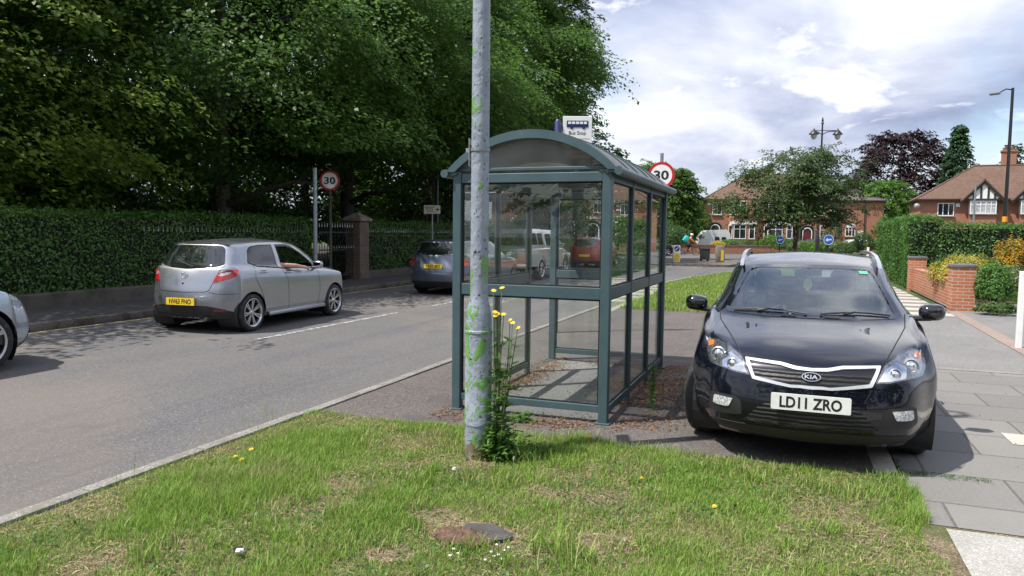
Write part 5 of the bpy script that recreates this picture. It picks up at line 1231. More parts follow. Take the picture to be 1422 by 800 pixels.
def railing(name, y0, y1, x, z0, h, label, cat, step=.13, second=True):
    t = empty(name, (x, (y0 + y1) / 2, 0)); n = int((y1 - y0) / step); b = MB(); s = MB()
    for k in range(n + 1):
        y = y0 + k * (y1 - y0) / n - (y0 + y1) / 2; b.box((0, y, z0 + h / 2), (.014, .014, h))
        for zt in ([z0 + h] + ([z0 + h * .60] if second else [])):
            s.lathe([(.004, -.05), (.016, -.03), (.013, .0), (.0, .12)] if zt == z0 + h else [(.004, -.04), (.011, -.02), (.0, .06)], 5, Matrix.Translation((.012 if zt != z0 + h else 0, y + (step / 2 if zt != z0 + h else 0), zt)))
    for z in (z0 + .12, z0 + h * .55, z0 + h * .88): b.box((0, 0, z), (.012, y1 - y0, .04))
    nb = len(b.f); b.add(s.v, s.f); o = b.build('bars', [MATS['black_iron'], MATS['spear_white']], t); o.data.polygons.foreach_set('material_index', [0 if i < nb else 1 for i in range(len(b.f))]); return tag(t, label, cat)
g = railing('iron_gate', 18.35, 20.1, -13.0, .16, 1.62, 'black iron gate with white spear heads between the hedge and the stone pillar', 'gate')
railing('railing', 20.9, 33, -13.12, .34, 1.30, 'black railings with pale spear heads in front of the hedge, right of the pillar', 'railing', second=False)
railing('railing', 12.2, 18.2, -13.17, .34, 1.26, 'black railings with pale spear heads half swallowed by the hedge left of the gate', 'railing', second=False)
# ---- signs and posts
def round30(x, y, z, r, yaw, label, pole_z0, pole_top, post_off=.03, pole='galvanised'):
    t = empty('speed_limit_sign', (x, y, 0), yaw); ex, ey = (1, 0, 0), (0, 0, 1); M = frame_M((0, 0, z), ex, ey)
    m = MB(); m.lathe([(0, -.002), (r, -.002), (r, .004), (0, .004)], 48, M); p = m.build('sign_plate', MATS['sign_grey'], t)
    m = MB(); m.lathe([(r * .80, .0045), (r * .995, .0045), (r * .995, .007), (r * .80, .007)], 48, M, closed=True); m.build('red_ring', MATS['sign_red'], p)
    m = MB(); m.lathe([(0, .0052), (r * .802, .0052)], 48, M); m.build('white_face', MATS['sign_white'], p)
    text('speed_numerals', '30', MATS['letter_black'], p, (0, -.0062, z), ex, ey, height=r * .72, width=r * 1.12, depth=.0, bold=.03)
    m = MB(); m.tube([(0, post_off + .03, pole_z0), (0, post_off + .03, pole_top)], .038, 14); m.box((0, post_off, z), (.12, .02, .05)); m.build('pole', MATS[pole], t, True)
    return tag(t, label, 'road sign')
round30(-12.7, 18.46, 3.10, .29, YAW * 1.2, 'round 30 sign on the left in front of the lime trunk above the gate', 0.1, 3.35, pole='stone_dark')
round30(-2.77, 16.9, 2.97, .30, YAW * .3, 'round 30 sign on a grey pole partly hidden behind the bus shelter roof', .0, 3.47)
t = MB(); t.tube([(0, 0, 0), (0, 0, 3.05)], .052, 14); t.lathe([(.055, 3.05), (.05, 3.09), (0, 3.10)], 14); o_ = t.build('post', MATS['galvanised'], None, True); o_.location = (-11.2, 15.64, .1); tag(o_, 'plain grey metal post on the left pavement beside the 30 sign', 'post')
t = empty('direction_sign', (-12.6, 24.89, 0), YAW); m = MB(); m.prism(rounded([(-.31, 2.32), (.31, 2.32), (.31, 2.64), (-.31, 2.64)], .04), Matrix(((1, 0, 0, 0), (0, 0, 1, -.02), (0, 1, 0, 0), (0, 0, 0, 1))), .02); p = m.build('sign_plate', MATS['sign_cream'], t)
m = MB()
for z, a, b_ in ((2.565, -.24, .10), (2.50, -.22, .02), (2.42, -.16, .02)):
    xx = a
    while xx < b_: m.box((xx, -.022, z), (.045, .002, .032)); xx += .058
m.prism([(.16, 2.51), (.16, 2.45), (.20, 2.45), (.20, 2.42), (.26, 2.48), (.20, 2.54), (.20, 2.51)], Matrix(((1, 0, 0, 0), (0, 0, 1, -.023), (0, 1, 0, 0), (0, 0, 0, 1))), .002); m.build('sign_text', MATS['letter_black'], p)
m = MB(); m.tube([(0, .03, .1), (0, .03, 2.6)], .03, 10); m.build('pole', MATS['galvanised'], t, True); tag(t, 'small cream direction sign with dark lines and an arrow above the left hedge', 'sign')
t = empty('street_lamp', (-13.4, 26.9, 0), YAW); m = MB(); m.tube([(0, 0, .1), (0, 0, 2), (0, 0, 9)], .08, 12, r_list=[.10, .075, .055]); m.tube([(0, 0, 8.8), (.3, 0, 8.92), (1.3, 0, 9.05)], .03, 8); m.build('column', MATS['black_iron'], t, True)
m = MB(); m.box((1.55, 0, 9.06), (.6, .2, .12), bev=.04); m.build('lamp_head', MATS['galvanised'], t, True); tag(t, 'black street lamp column against the lime trees above the direction sign', 'street lamp')
o = far(1391, 34); t = empty('street_lamp', o, YAW); m = MB(); m.tube([(0, 0, 0), (0, 0, 1.6), (0, 0, 1.65), (0, 0, 8.5)], .08, 14, r_list=[.14, .14, .085, .06]); m.tube([(0, 0, 8.42), (-.3, 0, 8.45), (-.62, 0, 8.28)], .028, 8); m.build('column', MATS['black_iron'], t, True)
m = MB(); m.box((-.80, 0, 8.24), (.44, .22, .13), bev=.05, ry=-.12); m.build('lamp_head', MATS['galvanised'], t, True)
m = MB(); m.lathe([(.105, 2.42), (.112, 2.42), (.112, 2.68), (.105, 2.68)], 16, closed=True); m.build('orange_band', MATS['orange_paint'], t, True); tag(t, 'tall black street lamp with one arm above the half timbered house', 'street lamp')
t = MB(); t.tube([(0, 0, 0), (0, 0, 4.6)], .05, 10); o_ = t.build('post', MATS['galvanised'], None, True); o_.location = far(1348, 40); tag(o_, 'thin pale pole in front of the half timbered gable', 'post')
o = far(1133.5, 56); t = empty('twin_lantern_lamp', o, YAW); t.scale = (1.19, 1.19, 1.19); m = MB(); m.tube([(0, 0, 0), (0, 0, 1.4), (0, 0, 1.5), (0, 0, 8.5)], .07, 14, r_list=[.15, .13, .08, .05]); m.lathe([(.05, 8.5), (.10, 8.55), (.05, 8.65), (.07, 8.72), (.0, 9.0)], 12)
m.tube([(-.55, 0, 8.08), (-.3, 0, 8.02), (0, 0, 7.85), (.3, 0, 8.02), (.98, 0, 8.10)], .028, 8); m.tube([(-.5, 0, 8.1), (.95, 0, 8.12)], .022, 8); m.build('column', MATS['black_iron'], t, True)
for xx in (-.52, .98):
    m = MB(); m.lathe([(.03, 8.12), (.05, 8.05), (.13, 7.98), (.30, 7.78), (.31, 7.74), (.12, 7.76)], 16, Matrix.Translation((xx, 0, .12))); lo = m.build('lantern', MATS['black_iron'], t, True)
    m = MB(); m.lathe([(.20, 7.86), (.17, 7.68), (.10, 7.56), (0, 7.53)], 16, Matrix.Translation((xx, 0, 0))); m.build('lantern_glass', MATS['lantern_glass'], lo, True)
tag(t, 'ornate black lamp post with two hanging lanterns above the street tree', 'street lamp')
def keep_left(px, d, z, r, label):
    t = empty('keep_left_sign', far(px, d), YAW); M = frame_M((0, 0, z), (1, 0, 0), (0, 0, 1)); m = MB(); m.lathe([(0, 0), (r, 0), (r, .02), (0, .02)], 32, M); p = m.build('sign_plate', MATS['sign_blue'], t)
    m = MB(); m.lathe([(r * .90, .021), (r, .021), (r, .024), (r * .90, .024)], 32, M, closed=True); ar = [(-.62, 0), (-.18, .42), (-.18, .14), (.60, .14), (.60, -.14), (-.18, -.14), (-.18, -.42)]
    A = Matrix.Rotation(.12, 4, 'Z'); m.prism([(x * r, y * r) for x, y in ar], M @ Matrix.Translation((0, 0, .021)) @ A, .003); m.build('white_arrow', MATS['sign_white'], p)
    m = MB(); m.tube([(0, .05, 0), (0, .05, z)], .06, 10); m.build('post', MATS['black_iron'], t, True); tag(t, label, 'road sign')
keep_left(1081.5, 56, zat(333, 1081, 56), .31, 'blue round arrow sign left of the street tree trunk, behind the black car')
keep_left(1148.5, 44, zat(333, 1148, 44), .30, 'blue round arrow sign right of the street tree trunk, behind the black car')
t = empty('bus_stop_flag', (-3.37, 11.34, 0), YAW * .9); m = MB(); m.tube([(-.14, 0, 0), (-.14, 0, 3.38), (-.14, 0, 3.42)], .055, 16, r_list=[.055, .055, .03]); m.build('pole', MATS['sign_navy'], t, True)
m = MB(); m.box((.17, 0, 3.14), (.46, .03, .66), bev=.006); p = m.build('flag_plate', MATS['sign_white'], t)
B = Matrix(((1, 0, 0, .17), (0, 0, 1, -.020), (0, 1, 0, 3.345), (0, 0, 0, 1))); m = MB(); m.prism(rounded([(-.17, -.05), (.17, -.05), (.17, .055), (-.17, .055)], .01), B, .004)
for cx_ in (-.09, .10): m.lathe([(0, 0), (.026, 0), (.026, .004), (0, .004)], 14, B @ Matrix.Translation((cx_, -.052, -.001)))
bo = m.build('bus_pictogram', MATS['sign_navy'], p)
m = MB()
for k in range(5): m.box((.045 + k * .062, -.0245, 3.365), (.050, .003, .038))
m.build('pictogram_windows', MATS['sign_white'], bo)
text('flag_lettering', 'Bus Stop', MATS['letter_black'], p, (.17, -.0165, 3.20), (1, 0, 0), (0, 0, 1), width=.27, depth=0, bold=.01)
m = MB()
for z in (3.12, 3.03, 2.95): m.box((.17, -.0165, z), (.40, .002, .006))
m.build('flag_lines', MATS['sign_grey'], p); tag(t, 'white bus stop flag with a bus symbol on a navy pole behind the shelter roof', 'bus stop sign')
m = MB(); m.box((0, 0, .57), (.075, .075, 1.16), bev=.008); o_ = m.build('post', MATS['white_paint']); o_.location = (3.20, 12.62, 0); tag(o_, 'short white wooden post at the edge of the driveway on the right', 'post')
m = MB(); m.box((0, 0, .55), (.12, .12, 1.1), bev=.01); o_ = m.build('post', MATS['white_paint']); o_.location = far(1204, 41); tag(o_, 'distant white post at the left end of the tall bright hedge', 'post')
# traffic island
pl = [F2(890, 42), F2(905, 39.5), F2(1012, 38.5), F2(1024, 40), F2(1020, 46), F2(900, 48)]
slab('traffic_island', pl, -.02, .12, 'kerb_dark')
t = empty('island_bollard', far(938.5, 41, .12), YAW); m = MB(); m.box((0, 0, .48), (.40, .24, .96), bev=.05); m.build('body', MATS['sign_white'], t, True); m = MB(); m.box((0, -.125, .30), (.30, .01, .42)); m.build('yellow_panel', MATS['yellow_panel'], t)
M = frame_M((0, -.125, .78), (1, 0, 0), (0, 0, 1)); m = MB(); m.lathe([(0, 0), (.15, 0), (.15, .01), (0, .01)], 20, M); d_ = m.build('blue_disc', MATS['sign_navy'], t); m = MB(); m.prism([(-.09, -.08), (.0, -.075), (-.025, -.05), (.08, .06), (.05, .09), (-.055, -.02), (-.085, .01)], M @ Matrix.Translation((0, 0, .011)), .003); m.build('white_arrow', MATS['sign_white'], d_); tag(t, 'white and yellow island bollard with a small navy arrow disc, nearest the shelter', 'bollard')
t = empty('island_bollard', far(999, 42.5, .12), YAW); m = MB(); m.box((0, 0, .48), (.50, .24, .96), bev=.05); m.build('body', MATS['stone'], t, True); m = MB(); m.box((.10, -.125, .40), (.16, .01, .62)); m.build('yellow_panel', MATS['yellow_panel'], t); tag(t, 'pale grey island bollard with a narrow yellow panel, left of the black car', 'bollard')
t = empty('litter_bin', far(977.5, 43.5, .12), YAW); m = MB()
for k in range(9): m.box((-.24 + k * .06, -.2, .42), (.045, .015, .62))
m.box((0, 0, .42), (.46, .36, .60)); m.build('bin_body', MATS['bin_dark'], t); m = MB(); m.box((0, 0, .76), (.56, .46, .06), bev=.02); m.build('lid', MATS['bin_dark'], t)
for sx in (-.2, .2): m = MB(); m.box((sx, 0, .06), (.05, .3, .14)); m.build('leg', MATS['bin_dark'], t)
tag(t, 'dark slatted box on short legs standing on the traffic island between the bollards', 'litter bin')
# caravan in front of the brick pair
t = empty('caravan', far(969, 77), YAW); m = MB(); m.prism(rounded([(0, .45), (3.3, .45), (3.3, 1.9), (2.9, 2.35), (.9, 2.25), (.2, 1.7)], .15), Matrix(((1, 0, 0, 0), (0, 0, 1, 0), (0, 1, 0, 0), (0, 0, 0, 1))), 2.0); m.build('body', MATS['paint_white'], t)
for a in (1.9, 2.6): m = MB(); m.box((a, -.02, 1.35), (.45, .04, .4)); m.build('window', MATS['window_dark'], t)
m = MB(); m.lathe([(0, -.1), (.32, -.1), (.32, .1), (0, .1)], 20, Matrix.Translation((1.6, .1, .32)) @ Matrix.Rotation(PI / 2, 4, 'X')); m.build('wheel', MATS['tyre'], t, True); tag(t, 'white caravan parked in front of the left porch of the brick pair', 'caravan')
# ---- vegetation beyond the junction and on the right
tree('street_tree', *F2(1101, 50), 7.6, 2.6, 3.7, 34000, .165, 'leaf_street', 'rounded street tree with dark green leaves in front of the brick pair', seed=40, tr=.17, shape='umbrella', droop=.35, spray=.9, K=22, lumps=.45, lean=(.5, .3), bark='bark', inner=.2, limbs=12, bough=26)
tree('copper_beech', *F2(1243, 96), 15.2, 1.5, 5.6, 42000, .30, 'leaf_beech', 'dark purple copper beech behind the plain brick house', seed=41, tr=.4, shape='round', droop=.3, spray=1.4, bark='bark_dark', lumps=.4, limbs=8, bough=0)
tree('conifer', *F2(1322, 86), 14.8, .6, 4.2, 34000, .22, 'leaf_conifer', 'tall pointed green conifer behind the half timbered roof', cat='conifer', seed=42, tr=.25, shape='cone', droop=.55, spray=.75, bark='bark_dark', lumps=.18, limbs=6, bough=0)
tree('conifer', *F2(1398, 92), 13.4, 3, 2.6, 12000, .24, 'leaf_conifer', 'small conifer top just left of the chimney', cat='conifer', seed=43, tr=.2, shape='cone', droop=.5, spray=1.0, bark='bark_dark', limbs=4, bough=0)
tree('garden_tree', *F2(1222, 84), 8.2, .8, 2.9, 14000, .24, 'leaf_bright', 'light green tree between the plain brick house and the copper beech', seed=44, tr=.15, shape='round', spray=1.0, bark='bark', limbs=6, lumps=.35, bough=0)
tree('garden_tree', *F2(937, 74), 8.4, .6, 1.7, 20000, .24, 'leaf_lime', 'green tree left of the brick pair, right of the shelter', seed=45, tr=.18, shape='round', spray=1.1, bark='bark_dark', limbs=6, lumps=.35, bough=0)
tree('garden_tree', *F2(905, 82), 9.6, .6, 3.0, 22000, .26, 'leaf_lime', 'taller green tree behind the 30 sign on the right', seed=46, tr=.2, shape='round', spray=1.2, bark='bark_dark', limbs=6, lumps=.35, bough=0)
tree('purple_tree', *F2(962, 92), 6.6, .6, 2.0, 8000, .26, 'leaf_beech', 'small purple leaved tree left of the brick pair', seed=47, tr=.15, shape='round', spray=.9, bark='bark_dark', limbs=4, bough=0)
tree('willow', *F2(962, 86), 6.0, .4, 1.0, 9000, .22, 'leaf_bright', 'small weeping bright green tree at the left corner of the brick pair', seed=48, tr=.12, shape='round', spray=1.2, droop=1.4, bark='bark', limbs=4, bough=0)
tree('background_tree', *F2(885, 95), 9.5, .6, 5.0, 16000, .34, 'leaf_dark', 'dark tree far beyond the junction behind the shelter', seed=49, tr=.2, shape='round', spray=1.4, bark='bark_dark', limbs=4, bough=0)
tree('background_tree', *F2(1085, 112), 9.5, .6, 7.0, 16000, .4, 'leaf_dark', 'distant dark tree behind the roofs of the brick pair', seed=50, tr=.2, shape='round', spray=1.4, bark='bark_dark', limbs=4, bough=0)
SH = [(936, 66.8, 2.2, 2.6, 'leaf_dark', 'dark bush behind the cyclist'), (944, 71, 2.6, 2.6, 'leaf_shrub', 'green bush behind the boundary wall left of the caravan'), (921, 70, 3.4, 3.2, 'leaf_dark', 'tall dark bush right of the shelter behind the wall'),
 (996, 71, 1.6, 1.15, 'leaf_yellow', 'small yellowish bush behind the boundary wall in front of the caravan'), (1012, 71.5, 2.0, 1.35, 'leaf_bright', 'bright green bush behind the boundary wall right of the caravan'), (1030, 71, 2.2, 1.3, 'leaf_shrub', 'low mixed bush in front of the left bay window'),
 (1048, 71, 2.4, 1.25, 'leaf_lime', 'low dark bush behind the boundary wall between the two bays'), (1070, 69, 2.2, 1.9, 'leaf_bright', 'fresh green bush at the end of the boundary wall left of the blue sign'), (1090, 66, 2.2, 1.5, 'leaf_dark', 'dark bush just right of the left blue arrow sign'),
 (1113, 62, 2.6, 1.35, 'leaf_shrub', 'rounded shrub right of the street tree trunk'), (1132, 61, 2.6, 1.3, 'leaf_bright', 'bright rounded shrub left of the right blue arrow sign'), (1160, 60, 2.4, 1.35, 'leaf_shrub', 'rounded shrub just right of the right blue arrow sign'),
 (1178, 60, 2.2, 1.3, 'leaf_bright', 'light shrub behind the black car right roof rail'), (1198, 58, 2.0, 2.1, 'leaf_dark', 'dark upright bush left of the white distant post'), (1153, 76, 2.2, 3.6, 'leaf_conifer', 'dark green bush against the plain brick house'), (1215, 62, 2.2, 1.6, 'leaf_yellow', 'yellow green bush at the left end of the bright hedge')]
for i, (px, d_, w_, h_, m_, l_) in enumerate(SH): shrub('garden_shrub', *F2(px, d_), w_, w_, h_, 2600, .13, m_, l_, seed=60 + i)
shrub('flowering_shrub', 4.25, 21.6, 1.5, 3.0, 1.18, 5200, .05, 'leaf_shrub', 'yellow and orange flowering shrub behind the low brick wall', seed=80, flowers=('leaf_yellow', .7, .05))
shrub('flowering_shrub', 4.9, 23.9, 1.2, 1.6, 1.05, 3000, .05, 'leaf_bright', 'green shrub with orange tips further behind the low brick wall', seed=81, flowers=('leaf_orange', .25, .05))
shrub('garden_shrub', 4.22, 18.75, .75, .9, 1.15, 4200, .055, 'leaf_hedge_right', 'dense green bush against the near brick pillar', seed=82)
shrub('garden_plant', 4.15, 18.1, .75, .6, .28, 700, .09, 'leaf_shrub', 'low spreading plant on the tarmac at the foot of the near pillar', seed=83, stem=False)
shrub('garden_shrub', 5.5, 22.6, 1.5, 1.3, .95, 3600, .06, 'leaf_shrub', 'loose shrub with pinkish flowers in the garden right of the near pillar', seed=84, flowers=('leaf_pink', .12, .05))
shrub('garden_shrub', 5.1, 26.0, 1.8, 1.2, 1.2, 3600, .07, 'leaf_shrub', 'olive green shrub in front of the garden hedge', seed=85)
shrub('garden_shrub', 4.5, 25.9, 1.0, 1.0, .95, 2600, .07, 'leaf_hedge_right', 'dark low shrub near the far corner of the garden', seed=86, flowers=('leaf_orange', .08, .05))
shrub('flowering_shrub', 5.9, 24.3, .9, .9, 1.62, 3600, .05, 'leaf_shrub', 'shrub topped with bright yellow orange flowers at the right edge', seed=87, flowers=('leaf_orange', .9, .05))
shrub('garden_plant', 5.2, 21.6, 1.6, .5, .30, 1600, .06, 'leaf_bright', 'low bright green border plant along the driveway', seed=88, stem=False)
# ------------------------------------------------------------------ bus shelter
simple('shelter_green', (.062, .105, .118), .42, .15, var=.12, vscale=4, dirt=((.15, .16, .14), 9, .66))
simple('rubber', (.012, .012, .012), .8)
glass_mat('shelter_glass', (.975, .99, .985), 1.42, dirt=.014)
glass_mat('arch_panel', (.50, .47, .44), 1.5, rough=.10, dirt=.30)
m, nt, o_ = new_mat('roof_sheet'); p = N(nt, 'ShaderNodeBsdfPrincipled'); p.inputs['Roughness'].default_value = .28
L(nt, ramp(nt, noise(nt, 3, 7, .65, dist=.8), [(.3, (.16, .15, .15)), (.7, (.30, .30, .31))]), p.inputs['Base Color']); t_ = N(nt, 'ShaderNodeBsdfTransparent', i_0=(.80, .78, .75, 1)); mx = N(nt, 'ShaderNodeMixShader', i_0=.55)
L(nt, p.outputs[0], mx.inputs[1]); L(nt, t_.outputs[0], mx.inputs[2]); L(nt, mx.outputs[0], o_.inputs[0])
SX0, SX1, SY0, SY1 = -2.76, -1.41, 5.97, 8.82
t = empty('bus_shelter', ((SX0 + SX1) / 2, (SY0 + SY1) / 2, .02)); hx = (SX1 - SX0) / 2; hy = (SY1 - SY0) / 2; G = MATS['shelter_green']
bays = [-hy, -hy + .95, -hy + 1.9, hy]
for i, y in enumerate(bays):
    for sx in (-1, 1):
        m = MB(); w_ = .078 if i in (0, 3) else .055
        m.box((sx * hx, y, 1.055), (w_, w_, 2.11), bev=.006); m.build('corner_post' if i in (0, 3) else 'side_post', G, t)
        if i in (0, 3): m = MB(); m.box((sx * hx, y, .005), (.13, .13, .012), bev=.003); m.build('foot_plate', G, t)
def pane(x0, y0, x1, y1, z0, z1, mat='shelter_glass'):
    m = MB(); m.box(((x0 + x1) / 2, (y0 + y1) / 2, (z0 + z1) / 2), (max(.006, abs(x1 - x0)), max(.006, abs(y1 - y0)), z1 - z0)); g = m.build('glass_pane', MATS[mat], t)
    r = MB(); b_ = .012
    if abs(x1 - x0) < .01:
        for z in (z0, z1): r.box((x0, (y0 + y1) / 2, z), (.016, abs(y1 - y0), b_))
        for y in (y0, y1): r.box((x0, y, (z0 + z1) / 2), (.0155, b_, z1 - z0 - b_))
    else:
        for z in (z0, z1): r.box(((x0 + x1) / 2, y0, z), (abs(x1 - x0), .016, b_))
        for x in (x0, x1): r.box((x, y0, (z0 + z1) / 2), (b_, .0155, z1 - z0 - b_))
    r.build('rubber_seal', MATS['rubber'], g)
for sy, yy in ((-1, -hy), (1, hy)):
    for z0_, z1_, th in ((.09, .15, .05), (1.04, 1.14, .055), (2.02, 2.10, .06)): m = MB(); m.box((0, yy, (z0_ + z1_) / 2), (2 * hx - .080, th, z1_ - z0_), bev=.005); m.build('end_rail', G, t)
    pane(-hx + .05, yy, hx - .05, yy, .156, 1.034); pane(-hx + .05, yy, hx - .05, yy, 1.146, 2.014)
for sx in (-1, 1):
    for i in range(3):
        a, b_ = bays[i] + .042, bays[i + 1] - .042
        if sx < 0 and i == 2: 
            m = MB(); m.box((sx * hx, (a + b_) / 2, 2.06), (.05, b_ - a, .07), bev=.004); m.build('side_rail', G, t); continue
        for z0_, z1_ in ((.07, .13), (1.04, 1.14), (2.03, 2.10)): m = MB(); m.box((sx * hx, (a + b_) / 2, (z0_ + z1_) / 2), (.048, b_ - a, z1_ - z0_), bev=.004); m.build('side_rail', G, t)
        pane(sx * hx, a, sx * hx, b_, .136, 1.034); pane(sx * hx, a, sx * hx, b_, 1.146, 2.024)
ARW, ARH, ZE = hx + .095, .345, 2.115
def arc(off=0.0, n=28, w=None, h=None, zb=ZE):
    w = (w or ARW) + off; h = (h or ARH) + off; R_ = (w * w + h * h) / (2 * h); zc = zb + h - R_; a0 = math.asin(min(1, w / R_))
    return [(R_ * math.sin(-a0 + 2 * a0 * k / (n - 1)), zc + R_ * math.cos(-a0 + 2 * a0 * k / (n - 1))) for k in range(n)]
XZ = lambda y: Matrix(((1, 0, 0, 0), (0, 0, 1, y), (0, 1, 0, 0), (0, 0, 0, 1)))
up_, lo_ = arc(.0), arc(-.0, w=ARW - .085, h=ARH - .072)
for y in (-hy - .075, hy + .025): m = MB(); m.prism(up_ + lo_[::-1], XZ(y), .05); m.build('roof_arch', G, t, True, 30)
for y in (-hy, hy):
    m = MB(); m.box((0, y, 2.135), (2 * ARW - .22, .045, .028), bev=.004); m.build('arch_sill', G, t)
    pl_ = [(x, z) for x, z in arc(0, w=ARW - .10, h=ARH - .085, zb=2.13)]; m = MB(); m.prism(pl_ + [(ARW - .10, 2.128), (-ARW + .10, 2.128)], XZ(y - .004), .006); m.build('arch_panel', MATS['arch_panel'], t)
m = MB(); a_, b_ = arc(.004), arc(-.004); m.prism(a_ + b_[::-1], XZ(-hy - .02), 2 * hy + .04); m.build('roof_sheet', MATS['roof_sheet'], t, True, 40)
for i, y in enumerate([-hy + .95, -hy + 1.9, -hy + .475, -hy + 1.43, -hy + 2.38]):
    m = MB(); a_, b_ = arc(.018), arc(.0052); w2 = .03 if i < 2 else .016; m.prism(a_ + b_[::-1], XZ(y - w2 / 2), w2); m.build('roof_glazing_bar', G, t, True, 40)
for sx in (-1, 1):
    m = MB(); m.tube([(sx * (ARW + .008), -hy - .085, ZE - .012), (sx * (ARW + .008), hy + .085, ZE - .012)], .036, 14); m.box((sx * (ARW - .05), 0, ZE - .015), (.10, 2 * hy + .12, .02)); m.build('eaves_gutter', G, t, True, 40)
tag(t, 'grey green metal and glass bus shelter with an arched roof behind the lamp column', 'bus shelter')
# ------------------------------------------------------------------ old lamp column in the grass
m_, nt, out_ = new_mat('column_paint'); p = N(nt, 'ShaderNodeBsdfPrincipled'); p.inputs['Roughness'].default_value = .55
tc_ = N(nt, 'ShaderNodeTexCoord'); sp_ = N(nt, 'ShaderNodeSeparateXYZ'); L(nt, tc_.outputs['Object'], sp_.inputs[0])
base = ramp(nt, noise(nt, 5, 5), [(.3, (.215, .25, .30)), (.7, (.29, .325, .38))])
lowz = ramp(nt, sp_.outputs[2], [(0., 1.), (.2, .75), (.9, .55), (1.0, 0.)])          # Z is 0..1 m here, clamps above
mpz = N(nt, 'ShaderNodeMapping'); mpz.inputs['Scale'].default_value = (1, 1, .75); L(nt, tc_.outputs['Object'], mpz.inputs[0])
gn = noise(nt, 8.5, 7, .62, mpz.outputs[0], dist=.5)
thr = mth0 = N(nt, 'ShaderNodeMapRange'); mth0.inputs['From Min'].default_value = 0; mth0.inputs['From Max'].default_value = 3.2; mth0.inputs['To Min'].default_value = .495; mth0.inputs['To Max'].default_value = .635; L(nt, sp_.outputs[2], mth0.inputs['Value'])
s1 = N(nt, 'ShaderNodeMath', operation='SUBTRACT'); L(nt, gn, s1.inputs[0]); L(nt, mth0.outputs[0], s1.inputs[1])
gm = ramp(nt, s1.outputs[0], [(.0, 0.), (.012, 1.)])
c = mixc(nt, gm, base, (.13, .30, .075))
edge_ = ramp(nt, s1.outputs[0], [(.0, 0.), (.004, .8), (.012, 0.)]); c = mixc(nt, edge_, c, (.03, .03, .03))
ch = noise(nt, 42, 4, .5, mpz.outputs[0], dist=.3); cm = ramp(nt, ch, [(.645, 0.), (.66, 1.)]); c = mixc(nt, cm, c, (.035, .035, .04))
rs = noise(nt, 18, 5, .6); rz_ = N(nt, 'ShaderNodeMapRange'); rz_.inputs['From Min'].default_value = .0; rz_.inputs['From Max'].default_value = .28; rz_.inputs['To Min'].default_value = .30; rz_.inputs['To Max'].default_value = .0; L(nt, sp_.outputs[2], rz_.inputs['Value'])
s2 = N(nt, 'ShaderNodeMath', operation='ADD'); L(nt, rs, s2.inputs[0]); L(nt, rz_.outputs[0], s2.inputs[1]); c = mixc(nt, ramp(nt, s2.outputs[0], [(.66, 0.), (.72, .85)]), c, (.16, .10, .055))
L(nt, c, p.inputs['Base Color']); bb = mixc(nt, gm, (0, 0, 0), (1, 1, 1)); L(nt, bump(nt, s1.outputs[0], .8, .03), p.inputs['Normal']); L(nt, p.outputs[0], out_.inputs[0])
t = empty('lamp_column', (-2.02, 4.72, .02)); m = MB()
m.lathe([(.094, -.05), (.094, .20), (.0935, .232), (.0965, .234), (.0965, .252), (.095, .255), (.095, .86), (.0945, .882), (.0985, .888), (.0985, .902), (.093, .910), (.091, .99), (.082, 1.05), (.064, 1.13), (.0625, 1.2), (.0615, 2.4), (.056, 4.5), (.048, 7.0), (.044, 7.9)], 40)
m.build('column', MATS['column_paint'], t, True, 30)
m = MB(); m.box((.0, -.0955, .57), (.11, .006, .46), bev=.003); 
m = MB(); m.tube([(0, 0, 7.85), (-.15, -.0, 8.2), (-.7, .0, 8.4), (-1.1, .0, 8.42)], .03, 10); m.build('lamp_arm', MATS['galvanised'], t, True)
m = MB(); m.box((-1.4, 0, 8.42), (.65, .24, .14), bev=.05); m.build('lamp_head', MATS['galvanised'], t, True)
m = MB(); m.lathe([(.0635, 2.145), (.068, 2.145), (.068, 2.165), (.0635, 2.165)], 24, closed=True); m.box((-.078, .012, 2.155), (.05, .05, .03)); m.build('sign_strap', MATS['galvanised'], t)
m = MB(); m.box((-.105, .085, 2.14), (.006, .24, .19), rz=.28); m.box((-.098, .085, 2.20), (.018, .22, .02), rz=.28); m.box((-.098, .085, 2.09), (.018, .22, .02), rz=.28); m.build('strapped_sign', MATS['sign_grey'], t)
tag(t, 'old pale blue lamp column with flaking green paint standing in the grass', 'lamp post')
# ------------------------------------------------------------------ grass, weeds, litter
def gp(px, py, z=0.0):
    r = C_FW * CF + C_RT * (px - 711) - C_UP * (py - 400); k = (z - CH) / r.z; return Vector((r.x * k, r.y * k, z))
m_, nt, out_ = new_mat('grass_blade'); g_ = N(nt, 'ShaderNodeNewGeometry'); rnd = g_.outputs['Random Per Island']
c = ramp(nt, rnd, [(0., (.115, .230, .028)), (.45, (.195, .345, .045)), (.86, (.29, .41, .075)), (.93, (.36, .35, .14)), (1., (.48, .43, .22))])
f1 = noise(nt, 1.7, 5, .6); c2_ = ramp(nt, rnd, [(0., (.18, .22, .06)), (.4, (.30, .29, .12)), (1., (.46, .39, .22))]); c = mixc(nt, ramp(nt, f1, [(.53, 0.), (.66, .65)]), c, c2_)
p = N(nt, 'ShaderNodeBsdfPrincipled'); p.inputs['Roughness'].default_value = .5; p.inputs['Specular IOR Level'].default_value = .3; L(nt, c, p.inputs['Base Color'])
tr_ = N(nt, 'ShaderNodeBsdfTranslucent'); L(nt, c, tr_.inputs[0]); mx = N(nt, 'ShaderNodeMixShader', i_0=.35); L(nt, p.outputs[0], mx.inputs[1]); L(nt, tr_.outputs[0], mx.inputs[2]); L(nt, mx.outputs[0], out_.inputs[0])
